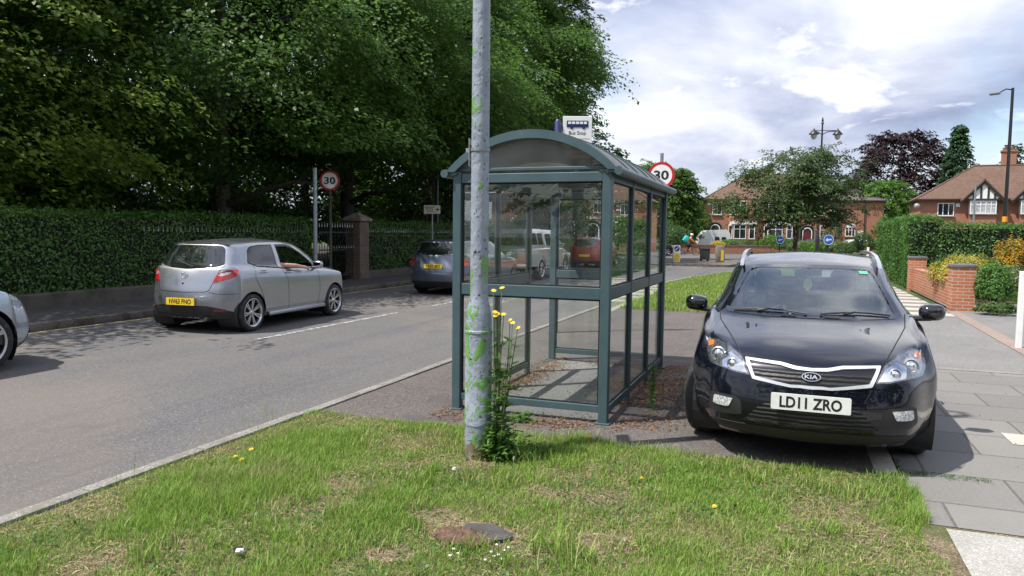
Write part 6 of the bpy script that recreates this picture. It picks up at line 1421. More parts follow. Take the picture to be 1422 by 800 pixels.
def blades(name, P, h, w, mat, label, rng, lean=.55):
    n = len(P); a = rng.uniform(0, 2 * PI, n); d = np.stack([np.cos(a), np.sin(a), np.zeros(n)], 1); s = np.stack([-np.sin(a), np.cos(a), np.zeros(n)], 1)
    ln = (rng.random(n) ** 1.2 * lean + .08) * h; U = np.array([0, 0, 1.])
    lv = []
    for q, ww in ((0, 1.), (.5, .85), (1., .12)):
        c_ = P + U * (h * (q - .18 * q * q * (ln / h)))[:, None] + d * (ln * q ** 1.8)[:, None]; lv += [c_ - s * (w * ww / 2)[:, None], c_ + s * (w * ww / 2)[:, None]]
    V = np.stack(lv, 1).reshape(-1, 3); b = np.arange(n)[:, None] * 6
    F_ = np.concatenate([b + np.array([0, 1, 3, 2]), b + np.array([2, 3, 5, 4])], 1).reshape(-1)
    me = bpy.data.meshes.new(name); me.vertices.add(len(V)); me.vertices.foreach_set('co', V.astype(np.float32).ravel()); me.loops.add(len(F_)); me.loops.foreach_set('vertex_index', F_.astype(np.int32))
    me.polygons.add(2 * n); me.polygons.foreach_set('loop_start', np.arange(0, 8 * n, 4, dtype=np.int32)); me.update(calc_edges=True); me.materials.append(mat)
    o = link(bpy.data.objects.new(name, me)); return tag(o, label, 'grass', kind='stuff')
rng = np.random.default_rng(5)
def snoise(P, sc, seed):
    r = np.random.default_rng(seed); v = np.zeros(len(P))
    for k in range(7): th = r.uniform(0, 2 * PI); f = sc * r.uniform(.5, 2.2); v += np.sin((P[:, 0] * math.cos(th) + P[:, 1] * math.sin(th)) * f + r.uniform(0, 6.28))
    return v / 3.2
STUMP = gp(655, 748); bare = [(gp(800, 690), .30, .16), (gp(845, 760), .16, .12), (gp(720, 770), .20, .1), (gp(655, 748), .26, .17), (gp(600, 720), .15, .1), (gp(660, 652), .13, .11), (gp(1130, 745), .18, .08), (gp(250, 765), .14, .1), (gp(540, 775), .12, .1)]
def grass_field(n, x0, x1, y0, y1, seed, hs=1.0, dens=None, edge_fade=True):
    rng = np.random.default_rng(seed); P = np.stack([rng.uniform(x0, x1, n), rng.uniform(y0, y1, n), np.full(n, .02)], 1)
    keep = rng.random(n) < np.clip(.62 + .45 * snoise(P, 5.5, 3), .18, 1)
    for b_, rx_, ry_ in bare:
        dd = ((P[:, 0] - b_.x) / rx_) ** 2 + ((P[:, 1] - b_.y) / ry_) ** 2; keep &= (dd > .9 + .4 * rng.random(n)) | (rng.random(n) < .07)
    ee = .05 * snoise(P, 9, 12) + .03 * rng.random(n)
    keep &= (P[:, 1] < y1 - .06 + ee) & (P[:, 0] < x1 - .05 + ee) & (P[:, 0] > x0 + .03 - ee)
    keep &= (P[:, 0] + 2.02) ** 2 + (P[:, 1] - 4.72) ** 2 > .011
    return P[keep], rng
P, rg = grass_field(420000, -3.90, .80, 1.5, 5.40, 9)
tf = np.clip(snoise(P, 3.2, 31) * .9 + snoise(P, 9, 33) * .5, -1, 2); h = (.018 + .024 * np.clip(tf + .35, 0, 2)) * rg.uniform(.5, 1.5, len(P)); ed = np.minimum(np.abs(P[:, 1] - 5.35), np.abs(P[:, 0] - .76)); h *= 1 + .5 * np.exp(-ed * 9)
blades('grass', P, h, rg.uniform(.0022, .0048, len(P)), MATS['grass_blade'], 'rough sunlit grass verge in the foreground with dry straw patches', rg, .9)
def tufts(name, spots, n, hmin, hmax, label, seed, spread=.05, w=.0045):
    rng = np.random.default_rng(seed); k = len(spots); c = np.array([[s[0], s[1], .02] for s in spots]); P = np.repeat(c, n, 0); P[:, :2] += rng.normal(size=(k * n, 2)) * spread
    h = rng.uniform(hmin, hmax, k * n) * np.repeat([s[2] if len(s) > 2 else 1 for s in spots], n); return blades(name, P, h, rng.uniform(.6, 1.4, k * n) * w, MATS['grass_blade'], label, rng, .8)
rt = random.Random(3); tp = []
for _ in range(210): x_, y_ = rt.uniform(-3.7, .7), rt.uniform(1.7, 5.3); tp.append((x_, y_, rt.uniform(.5, 1.0)))
for px, py, s_ in ((500, 612, 1.2), (560, 605, 1.2), (610, 610, 1.1), (480, 612, 1), (740, 640, 1.2), (770, 650, 1.1), (800, 655, 1), (850, 665, .9), (700, 680, 1.1), (720, 645, 1.2), (760, 770, 1.8), (790, 790, 1.8), (640, 615, 1.1), (1000, 660, 1), (1040, 670, 1.1), (1140, 685, 1), (1165, 690, 1.1), (930, 665, .9), (430, 700, 1.3), (470, 720, 1.3), (330, 650, 1.0), (590, 680, 1.2), (230, 760, 1.3), (205, 785, 1.3), (700, 790, 1.4), (1245, 690, .9), (1230, 672, .8)):
    q_ = gp(px, py); tp.append((q_.x, q_.y, s_))
tufts('grass_tufts', tp, 70, .04, .10, 'longer green grass tufts scattered over the foreground verge', 4, .055)
tufts('grass_seed_stalks', [(gp(375, 590).x, gp(375, 590).y, 1.5), (gp(300, 620).x, gp(300, 620).y, 1.1), (gp(180, 690).x, gp(180, 690).y, 1.3), (gp(350, 600).x, gp(350, 600).y, .9), (gp(90, 740).x, gp(90, 740).y, .8), (gp(1020, 700).x, gp(1020, 700).y, .9)], 9, .10, .24, 'thin dry seed stalks along the kerb side of the verge', 6, .06, .0022)
P, rg = grass_field(110000, -3.80, .62, 15.6, 37, 19); y_ = P[:, 1]; x_ed = np.interp(y_, [21.9, 25, 28.5, 32.5, 35.5, 37.6], [-3.83, -3.72, -3.35, -2.6, -1.6, -.2]); P = P[P[:, 0] > x_ed + .05]
blades('grass', P, rg.uniform(.05, .12, len(P)), rg.uniform(.010, .018, len(P)), MATS['grass_blade'], 'far strip of sunlit grass verge beyond the tarmac, left of the black car', rg, .8)
leaf_mat('clover_leaf', (.05, .13, .024), (.09, .19, .038), .3, 3); leaf_mat('weed_leaf', (.065, .16, .028), (.12, .24, .045), .3, 3)
n = 9000; P = np.stack([rng.uniform(-3.7, .7, n), rng.uniform(1.6, 5.3, n), rng.uniform(.03, .055, n)], 1); P = P[snoise(P, 2.6, 77) > .28]
o_ = quads_obj('clover', leaf_quads(P, np.array([0, 0, 1.]) + rng.normal(size=P.shape) * .35, .022, .8, rng=rng), MATS['clover_leaf']); tag(o_, 'patches of small dark clover leaves in the foreground verge', 'clover', kind='stuff')
leaf_mat('dead_leaf', (.13, .06, .028), (.36, .20, .10), .1, 4); leaf_mat('straw_bit', (.24, .18, .09), (.42, .34, .19), .1, 4)
def litter(name, n, x0, x1, y0, y1, size, mat, label, seed, fn=None):
    r = np.random.default_rng(seed); P = np.stack([r.uniform(x0, x1, n), r.uniform(y0, y1, n), np.full(n, .026)], 1); P[:, 2] += r.random(n) * .006
    if fn is not None: P = P[fn(P, r)]
    tag(quads_obj(name, leaf_quads(P, np.array([0, 0, 1.]) + r.normal(size=P.shape) * .28, size, .5 if mat != 'straw_bit' else .10, rng=r), MATS[mat]), label, 'leaf litter', kind='stuff')
litter('leaf_litter', 38000, -3.2, -.5, 5.5, 9.4, .026, 'dead_leaf', 'brown dead leaves gathered along the foot of the bus shelter', 3, lambda P, r: (np.exp(-np.minimum.reduce([np.where((P[:, 1] > 5.9) & (P[:, 1] < 9), np.abs(P[:, 0] + 1.25) / .26, 9), np.where((P[:, 0] > -2.9) & (P[:, 0] < -1.2), np.abs(P[:, 1] - 5.80) / .17, 9), np.where((P[:, 1] > 5.9) & (P[:, 1] < 9), np.abs(P[:, 0] + 2.62) / .12, 9), np.where((P[:, 0] > -2.7) & (P[:, 0] < -1.4), np.abs(P[:, 1] - 8.8) / .12, 9)]) ** 1.3) * (.7 + .6 * snoise(P, 4, 5)) > r.random(len(P)) * .9))
litter('leaf_litter', 5000, -11.35, -10.85, -2, 22, .03, 'dead_leaf', 'brown leaf debris in the gutter by the yellow line', 4, lambda P, r: (np.exp(-np.abs(P[:, 0] + 10.86) / .08) + .15 > r.random(len(P))) & (P[:, 0] > -10.9))
litter('leaf_litter', 900, -3.7, 3, 5.4, 15, .018, 'dead_leaf', 'a few dry leaves scattered over the tarmac', 6)
litter('straw_litter', 30000, -3.8, .75, 1.6, 5.35, .045, 'straw_bit', 'dry straw lying in the bare patches of the foreground verge', 8, lambda P, r: (snoise(P, 5.5, 3) < -.1 + .5 * r.random(len(P))) | np.any([((P[:, 0] - b_.x) / rx_) ** 2 + ((P[:, 1] - b_.y) / ry_) ** 2 < 1.4 for b_, rx_, ry_ in bare], axis=0))
litter('moss_line', 1400, .5, 1.3, 5.3, 5.8, .02, 'clover_leaf', 'small green weeds in the joint where verge, kerb and paving meet', 9, lambda P, r: (np.abs(P[:, 1] - 5.42 - .08 * (P[:, 0] > .76)) < .03 + .03 * r.random(len(P))) | ((np.abs(P[:, 0] - .77) < .02) & (P[:, 1] < 5.8)))
simple('petal_yellow', (.75, .52, .02), .6, var=.15); simple('petal_white', (.62, .62, .60), .6); simple('stem_green', (.07, .13, .03), .7, var=.2); simple('stem_red', (.13, .19, .06), .7, var=.2); simple('seed_fluff', (.42, .42, .38), .9)
def daisy_head(m, c, r, nrm, n=12):
    nrm = Vector(nrm).normalized(); a = nrm.orthogonal().normalized(); b_ = nrm.cross(a)
    for k in range(n):
        th = 2 * PI * k / n; d = a * math.cos(th) + b_ * math.sin(th); s = nrm.cross(d); c0 = Vector(c); m.add([c0, c0 + d * r * .6 + s * r * .2 + nrm * r * .08, c0 + d * r, c0 + d * r * .6 - s * r * .2 + nrm * r * .08], [(0, 1, 2, 3), (3, 2, 1, 0)][:1])
    m.lathe([(r * .35, .0), (r * .28, r * .18), (0, r * .25)], 8, frame_M(c0, a, b_))
def dandelion(px, py, label, r=.018, h=.07, kind='flower'):
    g0 = gp(px, py, h); t = empty('dandelion', (g0.x, g0.y, .02)); m = MB(); m.tube([(0, 0, -.01), (.003, .002, h * .5), (0, 0, h - .02)], .0018, 5); m.build('stem', MATS['stem_green'], t)
    m = MB()
    if kind == 'flower':
        for q_ in range(3): daisy_head(m, (0, 0, h - .02 + q_ * .003), r * (1 - q_ * .2), (.15 * (q_ - 1), -.25, 1), 12)
        m.build('flower', MATS['petal_yellow'], t)
    else: m.lathe([(0, -r), (r * .7, -r * .7), (r, 0), (r * .7, r * .7), (0, r)], 14, Matrix.Translation((0, 0, h))); m.build('seed_head', MATS['seed_fluff'], t, True)
    m = MB()
    for k in range(6):
        a = k * 1.05 + px; d = Vector((math.cos(a), math.sin(a), .15)); s = Vector((-d.y, d.x, 0)); c0 = Vector((0, 0, .005)); m.add([c0, c0 + d * .05 + s * .010, c0 + d * .10 + Vector((0, 0, .004)), c0 + d * .05 - s * .010], [(0, 1, 2, 3)])
    m.build('leaves', MATS['weed_leaf'], t); tag(t, label, 'wild flower')
for a_ in ((817, 606, 'yellow dandelion at the edge of the verge right of the shelter corner post', .026, .09), (992, 703, 'single pale orange yellow flower in the grass in front of the black car', .017, .05), (891, 664, 'tiny yellow flower in the grass left of the black car front', .014, .05), (327, 634, 'yellow flower left of a group of three by the kerb', .020, .06), (336, 638, 'yellow flower nearest the camera in the group of three by the kerb', .020, .06), (349, 624, 'yellow flower right of the group of three by the kerb', .020, .06)): dandelion(*a_)
dandelion(631, 656, 'round white dandelion clock just in front of the lamp column', .017, .085, 'clock')
for k in range(12):
    x_, y_ = [(690, 756), (700, 764), (682, 766), (686, 772), (697, 776), (692, 770), (674, 777), (636, 768), (625, 771), (706, 760), (630, 762), (714, 772)][k]
    q_ = gp(x_, y_, .045); m = MB(); daisy_head(m, (0, 0, .0), .009, (0, -.2, 1), 10); m.tube([(0, 0, 0), (0, 0, -.03)], .0012, 4); o_ = m.build('daisy', MATS['petal_white']); o_.location = q_
    tag(o_, 'tiny white daisy in the small cluster beside the old tree stump', 'daisy', 'daisies around the stump')
# ragwort beside the column
t = empty('ragwort_plant', (-1.885, 4.70, .02)); rt = random.Random(12); st = MB(); lv = []; ln_ = []; fl = MB()
tips = [(-.02, .0, 1.18), (.035, .02, 1.20), (.01, -.02, 1.01), (.06, .0, 1.02), (.125, .0, .965), (.10, .02, .98), (.16, .01, .93), (.03, .0, .80), (.09, -.03, .70)]
for i, tp_ in enumerate(tips):
    a = Vector((rt.uniform(-.03, .04), rt.uniform(-.03, .03), -.02)); b_ = Vector(tp_); mid = a.lerp(b_, .5) + Vector((rt.uniform(-.03, .03), rt.uniform(-.02, .02), 0))
    pts = [a, a.lerp(mid, .5) + Vector((rt.uniform(-.01, .01), 0, 0)), mid, mid.lerp(b_, .5) + Vector((rt.uniform(-.015, .015), 0, 0)), b_]; st.tube(pts, .004, 6, r_list=[.007, .006, .005, .0042, .003])
    for q_ in range(26):
        f = rt.random() ** 1.5 * .88; k = min(3, int(f * 4)); c0 = pts[k].lerp(pts[k + 1], f * 4 - k); an = rt.uniform(0, 6.28); lnn = (.055 + .085 * (1 - f)) * rt.uniform(.6, 1.25); d = Vector((math.cos(an), math.sin(an), rt.uniform(-.1, .7))).normalized()
        s = Vector((-d.y, d.x, 0)).normalized(); nrm = d.cross(s)
        for e in range(3):
            u0 = (e + .3) / 3; ww = lnn * (.24 if e < 2 else .16); cc = c0 + d * lnn * u0 - Vector((0, 0, 1)) * lnn * .25 * u0 * u0
            lv.append([cc - d * lnn * .22, cc - s * ww, cc + d * lnn * .24, cc + s * ww])
    if i < 7:
        for q_ in range(1 if i != 2 else 3): daisy_head(fl, b_ + Vector((rt.uniform(-.018, .018) * (q_ > 0), rt.uniform(-.01, .01), .008 + .012 * q_)), .021, (rt.uniform(-.3, .3), -.5, 1), 13)
st.build('stems', MATS['stem_red'], t); quads_obj('leaves', np.array([[list(v) for v in q_] for q_ in lv]), MATS['weed_leaf'], t); fl.build('flowers', MATS['petal_yellow'], t)
r_ = np.random.default_rng(2); P = np.stack([r_.normal(size=420) * .08 + .03, r_.normal(size=420) * .05, np.abs(r_.normal(size=420)) * .08 + .02], 1); quads_obj('basal_leaves', leaf_quads(P, r_.normal(size=P.shape) * .5 + [0, 0, 1], .06, .32, rng=r_), MATS['weed_leaf'], t)
tag(t, 'tall leafy ragwort with yellow flowers growing against the lamp column', 'weed')
q_ = gp(905, 572); t = empty('horseweed', (q_.x, q_.y, .02)); m = MB(); m.tube([(0, 0, -.01), (.004, 0, .2), (0, .004, .40)], .003, 5); m.build('stem', MATS['stem_green'], t)
P = np.stack([r_.normal(size=260) * .016, r_.normal(size=260) * .016, r_.uniform(.03, .42, 260)], 1); quads_obj('leaves', leaf_quads(P, r_.normal(size=P.shape), .045, .2, axis=unit(P * [1, 1, 0] + 1e-5) + [0, 0, .8], rng=r_), MATS['weed_leaf'], t); tag(t, 'slender green weed growing in the dead leaves right of the shelter', 'weed')
for (px, py, l_) in ((742, 632, 'low dark leafed weed on the tarmac edge right of the ragwort'), (722, 588, 'broad leafed weed at the foot of the shelter front rail')):
    q_ = gp(px, py); t = empty('leafy_weed', (q_.x, q_.y, .02)); P = np.stack([r_.normal(size=90) * .07, r_.normal(size=90) * .05, np.abs(r_.normal(size=90)) * .03 + .01], 1); quads_obj('leaves', leaf_quads(P, r_.normal(size=P.shape) * .4 + [0, 0, 1], .06, .35, rng=r_), MATS['weed_leaf'], t); tag(t, l_, 'weed')
# rotten stump and litter
simple('rotten_wood', (.115, .070, .046), .95, var=.6, vscale=22, bmp=1.5, bscale=40, detail=8); simple('tar_cover', (.06, .055, .052), .85, var=.25, vscale=18, bmp=.6, bscale=40)
bm = bmesh.new(); bmesh.ops.create_grid(bm, x_segments=44, y_segments=30, size=1); rr = np.random.default_rng(8)
for v in bm.verts:
    x, y = v.co.x * .17, v.co.y * .105; e = max(0, 1 - (x / .17) ** 2 - (y / .105) ** 2); z = .045 * e ** .4 + (.012 * math.sin(x * 90 + 3 * math.sin(y * 70)) * math.sin(y * 80 + 2 * math.sin(x * 60)) + rr.uniform(-.006, .006)) * (e > 0)
    v.co = Vector((x, y, z - .004))
bmesh.ops.delete(bm, geom=[v for v in bm.verts if (v.co.x / .17) ** 2 + (v.co.y / .105) ** 2 > 1.02], context='VERTS'); me = bpy.data.meshes.new('rotten_stump'); bm.to_mesh(me); bm.free(); finish(me, MATS['rotten_wood'], True, False)
t = link(bpy.data.objects.new('tree_stump', me)); t.location = gp(643, 749, .02); t.location.z = .02; tag(t, 'low rotten reddish tree stump crumbling in the grass', 'tree stump')
m = MB(); m.prism([(.13 * math.cos(a) * (1 + .12 * math.sin(3 * a)), .085 * math.sin(a) * (1 + .1 * math.cos(4 * a))) for a in np.linspace(0, 2 * PI, 25)[:-1]], Matrix.Rotation(.08, 4, 'Y') @ Matrix.Rotation(.05, 4, 'X'), .022); o_ = m.build('wood_slab', MATS['tar_cover']); o_.location = gp(676, 744, .03); tag(o_, 'flat dark grey piece of weathered wood leaning on the rotten stump', 'wood')
m = MB(); m.box((0, 0, .015), (.038, .026, .018), rz=.4, bev=.006, rx=.5); m.box((.015, -.008, .022), (.024, .022, .014), rz=1, bev=.004, ry=.5); t = m.build('crumpled_wrapper', MATS['petal_white'], None, True); t.location = gp(333, 768, .05); t.location.z = .045
m = MB(); m.box((-.03, .02, .02), (.045, .03, .014), rz=.9, bev=.006, rx=-.4); m.build('red_corner', MATS['rotten_wood'], t); tag(t, 'small crumpled white and reddish wrapper lying in the grass near the kerb', 'litter')
# ------------------------------------------------------------------ traffic and people
build_black_estate((.17, 5.2 + 4.49 / 2, .018), PI)
MZ = build_silver_hatch((-8.87, 10.71, 0), .065)
generic_car('estate_car', KQ, (4.56, .89, 1.47), 'paint_slate', (-8.5, 19.1, 0), .0, 'dark slate blue estate car seen from behind, waiting beside the hedge', rear=dict(light=[(.64, .73), (.63, .88), (.70, .93), (.84, .93), (.86, .80), (.80, .72)], pz=.74, glass=[(.60, 1.02), (.54, 1.33), (-.54, 1.33), (-.60, 1.02)]), plate_s='YK57 BFZ')
vc = generic_car('hatchback_car', MQ, (4.26, .905, 1.57), 'paint_ice_silver', (-9.03, 4.10, 0), .0, 'pale silver blue car with black wheels, only its front end at the left edge', rw=.345, rim='alloy_dark', rim_style=dict(n=5, pair=(0,), w=(.10, .20), sweep=.25, rim=.74))
generic_car('hatchback_car', MQ, (3.95, .86, 1.50), 'paint_red', (-9.2, 36.3, 0), 0, 'red hatchback seen from behind through the shelter glass, ahead of the pickup', plate_s='')
generic_car('parked_car', KQ, (4.4, .88, 1.48), 'paint_black', (7.45, 23.5, 0), 2.53, 'black car parked on the driveway at the right edge')
generic_car('hatchback_car', MQ, (4.1, .85, 1.5), 'paint_black', far(903, 61), YAW - PI / 2, 'dark car crossing the junction, its nose just right of the shelter')
generic_car('parked_car', MQ, (4.1, .85, 1.5), 'paint_white', far(1180, 68), YAW + PI / 2, 'white car parked behind the shrubs by the plain brick house')
generic_car('parked_car', MQ, (4.0, .84, 1.5), 'paint_black', far(1126, 75), YAW + .3, 'black car parked in front of the arched maroon door of the brick pair')
# ring of bright trim on the black wheels of the silver blue car
vr = vc[0]; q = vc[2]
for w_ in [c for c in vr.children if c.name.startswith('wheel')]:
    rim_r = q['rw'] * .74; side = 1 if sum((Vector(b) for b in w_.bound_box), Vector()).x > 0 else -1
    ctr = sum((Vector(b) for b in w_.bound_box), Vector()) / 8; M = Matrix.Translation((side * (q['W'] - .11), ctr.y, q['rw'])) @ Matrix.Rotation(side * PI / 2, 4, 'Y'); m = MB()
    m.lathe([(rim_r * .93, .094), (rim_r * 1.0, .104), (rim_r * 1.0, .108), (rim_r * .92, .100)], 48, M, closed=True)
    for k in range(5):
        a = 2 * PI * k / 5 + .3 + .42; d = Vector((math.cos(a), math.sin(a))); pp = Vector((-d.y, d.x)); 
        m.add([M @ Vector((*(d * rim_r * .55 + pp * .0), .096)), M @ Vector((*(d * rim_r * .96 + pp * .045), .102)), M @ Vector((*(d * rim_r * .96 - pp * .02), .102))], [(0, 1, 2), (2, 1, 0)])
    m.build('rim_trim', MATS['alloy'], w_)
# silver pickup with a hard canopy
def pickup(loc, rz):
    t = empty('pickup_truck', loc, rz); S = MATS['paint_champagne']; H = 2.6; W_ = .89
    def loft(name, secs, mat, par=t):
        v = []; f = []; n = len(secs[0])
        for s in secs: v += s
        for i in range(len(secs) - 1):
            for k in range(n): a, b_ = i * n + k, i * n + (k + 1) % n; f.append((a, b_, b_ + n, a + n))
        f += [tuple(range(n))[::-1], tuple(range((len(secs) - 1) * n, len(secs) * n))]
        o = mesh_obj(name, v, [x[::-1] for x in f], mat, par, True, False, 32)
        bm = bmesh.new(); bm.from_mesh(o.data); bmesh.ops.recalc_face_normals(bm, faces=bm.faces[:]); bm.to_mesh(o.data); bm.free(); return o
    def sec(y, zb, zt, w0, w1): return [(-w0, y, zb), (-W_ * w0 / W_, y, zb + .1), (-w1 - .01, y, zt - .08), (-w1 + .06, y, zt), (w1 - .06, y, zt), (w1 + .01, y, zt - .08), (w0, y, zb + .1), (w0, y, zb)]
    V = [sec(y, zb, zt, w0, w1) for y, zb, zt, w0, w1 in ((-2.45, .55, 1.13, .86, .84), (-2.40, .50, 1.15, .885, .86), (-.4, .48, 1.16, .89, .86), (1.0, .45, 1.14, .89, .86), (1.5, .45, 1.12, .88, .82), (2.3, .45, 1.02, .85, .76), (2.55, .5, .92, .78, .68))]
    b_ = loft('body', V, S)
    G = [sec(y, 1.10, zt, w0, w1) for y, zt, w0, w1 in ((-2.42, 1.70, .82, .70), (-2.30, 1.78, .84, .72), (-.85, 1.79, .84, .72), (-.82, 1.79, .82, .70))]; cn = loft('canopy', G, S)
    C_ = [sec(y, 1.10, zt, w0, w1) for y, zt, w0, w1 in ((-.76, 1.74, .82, .68), (-.6, 1.77, .84, .70), (.6, 1.76, .84, .70), (.95, 1.66, .84, .67), (1.55, 1.14, .82, .78))]; loft('cab', C_, S)
    for sg in (1, -1):
        for a, c_, z0_, z1_ in ((-2.2, -1.6, 1.24, 1.64), (-1.52, -.98, 1.24, 1.64), (-.62, .0, 1.2, 1.62), (.08, .9, 1.2, 1.62)):
            M = Matrix(((0, 0, 1, 0), (1, 0, 0, 0), (0, 1, 0, 0), (0, 0, 0, 1))); xb, xt = .83, .745
            vs = [(sg * (xb - (xb - xt) * (z - 1.2) / .5 + .012), y, z) for y, z in ((a, z0_), (c_, z0_), (c_ - .06 - (.22 if a > 0 else 0), z1_), (a + .05, z1_))]
            mesh_obj('side_window', vs + [(x - sg * .02, y, z) for x, y, z in vs], [(0, 1, 2, 3)[::sg], (7, 6, 5, 4)[::sg], (0, 1, 5, 4), (1, 2, 6, 5), (2, 3, 7, 6), (3, 0, 4, 7)], MATS['dark_glass'], t, uv=False)
        m = MB(); m.box((sg * .80, -2.46, .88), (.13, .08, .34), bev=.02); m.build('tail_light', MATS['lamp_red'], t, True); m = MB(); m.box((sg * .70, 2.5, .80), (.24, .12, .18), bev=.03); m.build('headlight', MATS['lamp_clear'], t, True)
        for y in (-1.25, 1.65):
            wheel(t, sg * .78, y, .37, .24, sg, dict(n=6, pair=(0,), w=(.07, .05)), 0); m = MB(); m.lathe([(.42, -.05), (.50, -.05), (.50, .04), (.42, .04)], 24, Matrix.Translation((sg * .86, y, .39)) @ Matrix.Rotation(PI / 2, 4, 'Y'), closed=True)
            m.v = [v if v.z > .35 else Vector((v.x, y + (v.y - y), .35)) for v in m.v]; m.build('wheel_arch', S, t, True)
        mirror_unit(t, sg, sg * .86, .95, 1.22, 'paint_champagne')
        m = MB(); m.tube([(sg * .90, -1.0, .42), (sg * .90, 1.1, .42)], .03, 8); m.build('side_step', MATS['silver_trim'], t, True)
    m = MB(); m.box((0, -2.47, .50), (1.7, .16, .18), bev=.03); m.build('rear_bumper', MATS['silver_trim'], t, True)
    m = MB(); m.box((0, -2.46, .86), (1.36, .03, .50), bev=.012); tg = m.build('tailgate', S, t, True); m = MB(); m.box((0, -2.485, .98), (.22, .02, .07), bev=.008); m.build('tailgate_handle', MATS['black_plastic'], tg)
    m = MB(); m.prism([(-.66, 1.22), (.66, 1.22), (.58, 1.62), (-.58, 1.62)], Matrix(((1, 0, 0, 0), (0, -.0, 1, -2.45), (0, 1, 0, 0), (0, 0, 0, 1))), .03); m.build('rear_window', MATS['dark_glass'], cn)
    m = MB(); m.box((0, -2.56, .50), (.52, .01, .11)); m.build('number_plate', MATS['plate_yellow'], t)
    m = MB(); m.box((0, .0, .42), (1.3, 4.6, .12)); m.build('underbody', MATS['black_plastic'], t)
    m = MB(); m.prism([(-.66, 1.2), (.66, 1.2), (.58, 1.62), (-.58, 1.62)], Matrix(((1, 0, 0, 0), (0, -.95, 0, 2.43 - .0), (0, 1, 0, 0), (0, 0, 0, 1))) if False else Matrix(((1, 0, 0, 0), (0, -1.13, 1, 2.90), (0, 1, 0, 0), (0, 0, 0, 1))), .02); m.build('windscreen', MATS['dark_glass'], t)
    return tag(t, 'silver pickup truck with a hard canopy seen through the bus shelter', 'pickup truck')
pickup((-8.98, 25.75, 0), 0)
simple('skin', (.50, .28, .19), .5, var=.1); simple('cloth_dark', (.03, .03, .035), .9, var=.2); simple('cloth_orange', (.75, .16, .02), .8, var=.1); simple('hair_dark', (.03, .02, .015), .7); simple('cloth_blue', (.05, .07, .13), .9, var=.2); simple('bag_turquoise', (.02, .50, .50), .6, var=.08)
def hand(parent_pts, wrist, d, up, side, base):
    """palm and five fingers as extra vertices of the skinned body; returns pts, edges, radii"""
    d = Vector(d).normalized(); up = Vector(up).normalized(); s = d.cross(up).normalized() * side; pts, ed, rd = [], [], []
    palm = wrist + d * .045; pts.append(palm); ed.append((base, 0)); rd.append((.020, .034)); P0 = 0
    for k, (off, ln) in enumerate(((-.027, .066), (-.009, .076), (.009, .072), (.026, .056))):
        a = palm + d * .045 + s * off; b_ = a + (d * .9 - up * .45).normalized() * ln * .5; c_ = b_ + (d * .5 - up * .85).normalized() * ln * .5; i = len(pts); pts += [a, b_, c_]; rd += [.0095, .0085, .007]; ed += [('p', i), (i, i + 1), (i + 1, i + 2)]
    a = wrist + d * .03 - s * .03; b_ = a + (d * .6 - s * .7 - up * .2).normalized() * .035; c_ = b_ + (d * .9 - up * .4).normalized() * .03; i = len(pts); pts += [a, b_, c_]; rd += [.012, .010, .008]; ed += [('p', i), (i, i + 1), (i + 1, i + 2)]
    return pts, ed, rd
def figure(name, J, E, R_, mat, parent, hands):
    pts = [Vector(p) for p in J]; ed = list(E); rd = list(R_)
    for (wi, d, up, side) in hands:
        hp, he, hr = hand(None, pts[wi], d, up, side, wi); b_ = len(pts)
        for e in he:
            if e[0] == 'p': ed.append((b_, b_ + e[1]))
            elif e == (wi, 0): ed.append((wi, b_))
            else: ed.append((b_ + e[0], b_ + e[1]))
        pts += hp; rd += hr
    return skin(name, pts, ed, rd, mat, parent, 2, 0)
# driver with his arm out of the window
t = empty('person', (-8.87, 10.71, 0), .065)
J = [(.37, -.56, .56), (.37, -.62, .78), (.37, -.66, 1.00), (.37, -.65, 1.10), (.37, -.62, 1.20), (.37, -.61, 1.29), (.53, -.62, 1.03), (.60, -.56, 1.03), (.80, -.33, 1.015), (.865, -.17, 1.005), (.905, .03, .975), (.21, -.60, 1.03), (.12, -.38, .86), (.22, -.16, .92), (.46, -.16, .56), (.46, .20, .60), (.28, -.16, .56), (.28, .20, .60)]
E = [(0, 1), (1, 2), (2, 3), (3, 4), (4, 5), (2, 6), (6, 7), (7, 8), (8, 9), (9, 10), (2, 11), (11, 12), (12, 13), (0, 14), (14, 15), (0, 16), (16, 17)]
R_ = [.15, .15, .14, .055, .085, .075, .07, .055, .043, .040, .027, .07, .045, .028, .08, .06, .08, .06]
figure('body', J, E, R_, MATS['skin'], t, [(10, (.10, 1, -.15), (.75, 0, 1), 1), (13, (.1, .8, .2), (0, 0, 1), -1)])
skin('shirt', [(.37, -.56, .56), (.37, -.62, .78), (.37, -.66, 1.00), (.53, -.62, 1.03), (.61, -.55, 1.03), (.68, -.47, 1.02), (.21, -.60, 1.03), (.16, -.48, .94)], [(0, 1), (1, 2), (2, 3), (3, 4), (4, 5), (2, 6), (6, 7)], [.165, .165, .152, .08, .065, .060, .08, .06], MATS['cloth_dark'], t)
m = MB(); m.lathe([(0, .115), (.05, .105), (.085, .07), (.098, .01), (.09, -.04), (.07, -.06)], 18, Matrix.Translation((.37, -.645, 1.25))); m.build('hair', MATS['hair_dark'], t, True); tag(t, 'driver of the silver hatchback, dark top, bare forearm resting out of the open window', 'person')
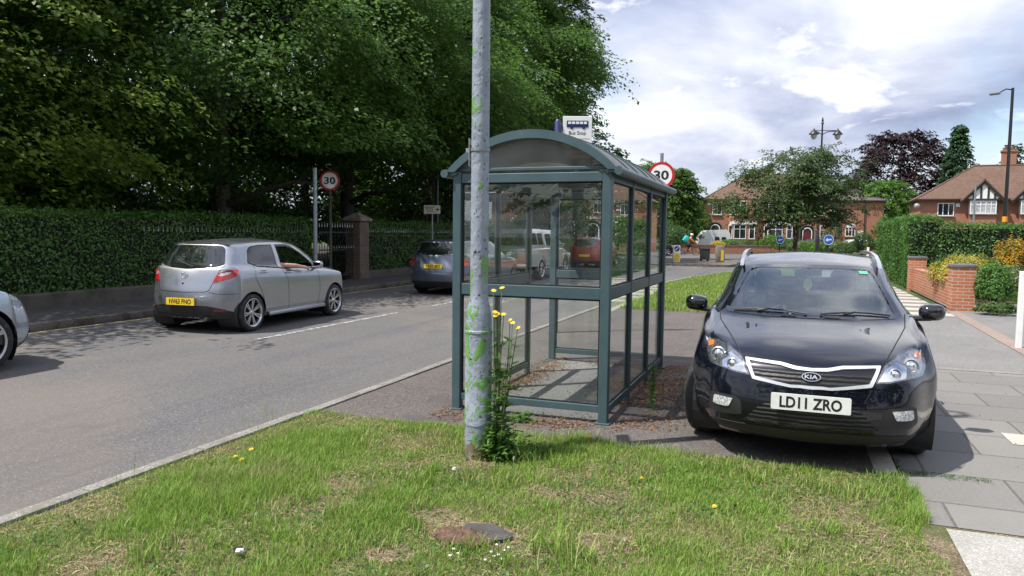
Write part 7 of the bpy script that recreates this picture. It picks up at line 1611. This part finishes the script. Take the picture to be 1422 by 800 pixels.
# cyclist crossing the junction
o = far(956.5, 62); t = empty('bicycle', o, YAW - PI / 2); m = MB()
TB = lambda a, b_, r=.018: m.tube([a, b_], r, 8)
bb, st_, hd, rw_, fw2 = (0, -.08, .28), (0, -.25, .80), (0, .42, .82), (0, -.52, .34), (0, .55, .34)
TB(bb, st_); TB(st_, hd); TB(bb, hd); TB(bb, rw_, .012); TB(st_, rw_, .012); TB(hd, fw2, .014); TB(hd, (0, .38, .98)); TB((-.22, .46, 1.0), (.22, .46, 1.0), .014); TB((0, .38, .98), (0, .46, 1.0)); m.build('frame', MATS['black_iron'], t)
for c_ in (rw_, fw2):
    m = MB(); M = Matrix.Translation(c_) @ Matrix.Rotation(PI / 2, 4, 'Y'); m.lathe([(.33 + .022 * math.cos(a), .02 * math.sin(a)) for a in np.linspace(0, 2 * PI, 7)[:-1]], 28, M, closed=True); w_ = m.build('wheel', MATS['tyre'], t, True); m = MB()
    for k in range(10): a = k * PI / 5; m.tube([Vector(c_), Vector(c_) + Vector((0, math.cos(a), math.sin(a))) * .32], .004, 4)
    m.build('spokes', MATS['galvanised'], w_)
m = MB(); m.box((0, -.27, .86), (.13, .26, .05), bev=.02); m.build('saddle', MATS['black_plastic'], t, True); tag(t, 'bicycle ridden across the junction in front of the brick boundary wall', 'bicycle')
t = empty('person', o, YAW - PI / 2)
J = [(0, -.25, .95), (0, -.15, 1.18), (0, .02, 1.42), (0, .10, 1.52), (0, .14, 1.60), (0, .17, 1.68), (.17, .02, 1.40), (.22, .22, 1.18), (.20, .43, 1.04), (-.17, .02, 1.40), (-.22, .22, 1.18), (-.20, .43, 1.04), (.09, .12, .82), (.10, -.02, .42), (.10, .10, .34), (-.09, .02, .70), (-.10, -.16, .30), (-.10, -.04, .18)]
E = [(0, 1), (1, 2), (2, 3), (3, 4), (4, 5), (2, 6), (6, 7), (7, 8), (2, 9), (9, 10), (10, 11), (0, 12), (12, 13), (13, 14), (0, 15), (15, 16), (16, 17)]
R_ = [.13, .13, .13, .05, .085, .075, .065, .045, .03, .065, .045, .03, .085, .05, .04, .085, .05, .04]
figure('body', J, E, R_, MATS['skin'], t, [(8, (0, 1, -.3), (0, .3, 1), 1), (11, (0, 1, -.3), (0, .3, 1), -1)])
skin('jacket', [J[i] for i in (0, 1, 2, 6, 7, 8, 9, 10, 11)], [(0, 1), (1, 2), (2, 3), (3, 4), (4, 5), (2, 6), (6, 7), (7, 8)], [.14, .15, .15, .085, .06, .045, .085, .06, .045], MATS['cloth_orange'], t)
skin('shorts', [(0, -.25, .93), J[12], (.10, .05, .62), J[15], (-.10, -.07, .50)], [(0, 1), (1, 2), (0, 3), (3, 4)], [.15, .10, .075, .10, .075], MATS['cloth_dark'], t)
m = MB(); m.lathe([(0, .13), (.07, .11), (.115, .05), (.12, .0)], 18, Matrix.Translation((0, .16, 1.70)) @ Matrix.Rotation(-.3, 4, 'X') @ Matrix.Scale(1.25, 4, (0, 1, 0))); m.build('helmet', MATS['sign_white'], t, True); tag(t, 'cyclist in an orange jacket, dark shorts and white helmet, leaning over the handlebars', 'person')
m = MB(); m.box((0, -.30, 1.36), (.46, .42, .48), rx=-.55, bev=.04); b_ = m.build('delivery_bag', MATS['bag_turquoise'], None, True); b_.location = o; b_.rotation_euler = (0, 0, YAW - PI / 2); tag(b_, 'turquoise cube shaped delivery bag on the back of the cyclist', 'bag')
# ------------------------------------------------------------------ sky, sun, camera
w = bpy.data.worlds.new('World'); scene.world = w; w.use_nodes = True
nt = w.node_tree; nt.nodes.clear()
SUN_EL, SUN_DX, SUN_DY = math.radians(60), -.785, -.62          # horizontal direction towards the sun
out = N(nt, 'ShaderNodeOutputWorld'); bg = N(nt, 'ShaderNodeBackground'); bg.inputs['Strength'].default_value = .15
sky = N(nt, 'ShaderNodeTexSky', sky_type='NISHITA'); sky.sun_disc = False; sky.sun_elevation = SUN_EL
sky.sun_rotation = math.atan2(SUN_DX, SUN_DY); sky.air_density = 1.0; sky.dust_density = 1.5
tc = N(nt, 'ShaderNodeTexCoord'); sp = N(nt, 'ShaderNodeSeparateXYZ'); L(nt, tc.outputs['Generated'], sp.inputs[0])
def mth(op, a, b=None, clamp=False):
    n = N(nt, 'ShaderNodeMath', operation=op, use_clamp=clamp)
    for i, v in enumerate((a, b)):
        if v is None: continue
        if isinstance(v, (int, float)): n.inputs[i].default_value = v
        else: L(nt, v, n.inputs[i])
    return n.outputs[0]
zz = mth('ADD', mth('MAXIMUM', sp.outputs[2], 0.0), .34)
cx = mth('DIVIDE', sp.outputs[0], zz); cy = mth('DIVIDE', sp.outputs[1], zz)
cv = N(nt, 'ShaderNodeCombineXYZ'); L(nt, cx, cv.inputs[0]); L(nt, cy, cv.inputs[1])
cover = noise(nt, .9, 7, .56, cv.outputs[0], dist=.2)
off = N(nt, 'ShaderNodeVectorMath', operation='ADD'); off.inputs[1].default_value = (4.3, 7.1, 2.0); L(nt, cv.outputs[0], off.inputs[0])
shade = noise(nt, 1.5, 8, .55, off.outputs[0], dist=.25)
cloudc = ramp(nt, shade, [(.36, (1.5, 1.76, 2.55)), (.44, (2.15, 2.4, 3.2)), (.52, (2.95, 3.15, 3.8)), (.59, (3.8, 3.95, 4.4)), (.66, (4.8, 4.85, 5.0))])
off2 = N(nt, 'ShaderNodeVectorMath', operation='ADD'); off2.inputs[1].default_value = (11.3, 2.1, 5.0); L(nt, cv.outputs[0], off2.inputs[0])
puff = ramp(nt, noise(nt, 2.6, 8, .6, off2.outputs[0], dist=.3), [(.585, 0.), (.66, .85)]); cloudc = mixc(nt, puff, cloudc, (5.4, 5.4, 5.5))
lift = mth('ADD', mth('MULTIPLY', mth('MAXIMUM', sp.outputs[2], 0.0), .7), 1.08); cloudc = mixc(nt, 1.0, cloudc, lift, 'MULTIPLY')
cf = ramp(nt, cover, [(.36, 0.), (.50, 1.)])
skyc = mixc(nt, cf, sky.outputs[0], cloudc)
L(nt, skyc, bg.inputs[0]); L(nt, bg.outputs[0], out.inputs[0])
sl = bpy.data.lights.new('sun', 'SUN'); sl.energy = 4.8; sl.angle = math.radians(.53); sl.color = (1.0, .955, .89)
so = link(bpy.data.objects.new('sun', sl)); so.location = (-20, -16, 40)
ce = math.cos(SUN_EL); so.rotation_euler = Vector((SUN_DX * ce, SUN_DY * ce, math.sin(SUN_EL))).to_track_quat('Z', 'Y').to_euler()
cam = bpy.data.cameras.new('camera'); co_ = link(bpy.data.objects.new('camera', cam)); scene.camera = co_
cam.sensor_width = 36; cam.lens = CF / 1422 * 36; cam.clip_end = 2000; cam.clip_start = .05
co_.matrix_world = Matrix(((C_RT.x, C_UP.x, -C_FW.x, 0), (C_RT.y, C_UP.y, -C_FW.y, 0), (C_RT.z, C_UP.z, -C_FW.z, CH), (0, 0, 0, 1)))
scene.view_settings.view_transform = 'Standard'; scene.view_settings.look = 'None'; scene.view_settings.exposure = .5; scene.view_settings.gamma = 1
scene.cycles.max_bounces = 10; scene.cycles.transparent_max_bounces = 24; scene.cycles.diffuse_bounces = 3; scene.cycles.glossy_bounces = 4
scene.cycles.transmission_bounces = 6; scene.cycles.use_denoising = True; scene.cycles.caustics_reflective = False; scene.cycles.caustics_refractive = False
scene.cycles.sample_clamp_indirect = 6
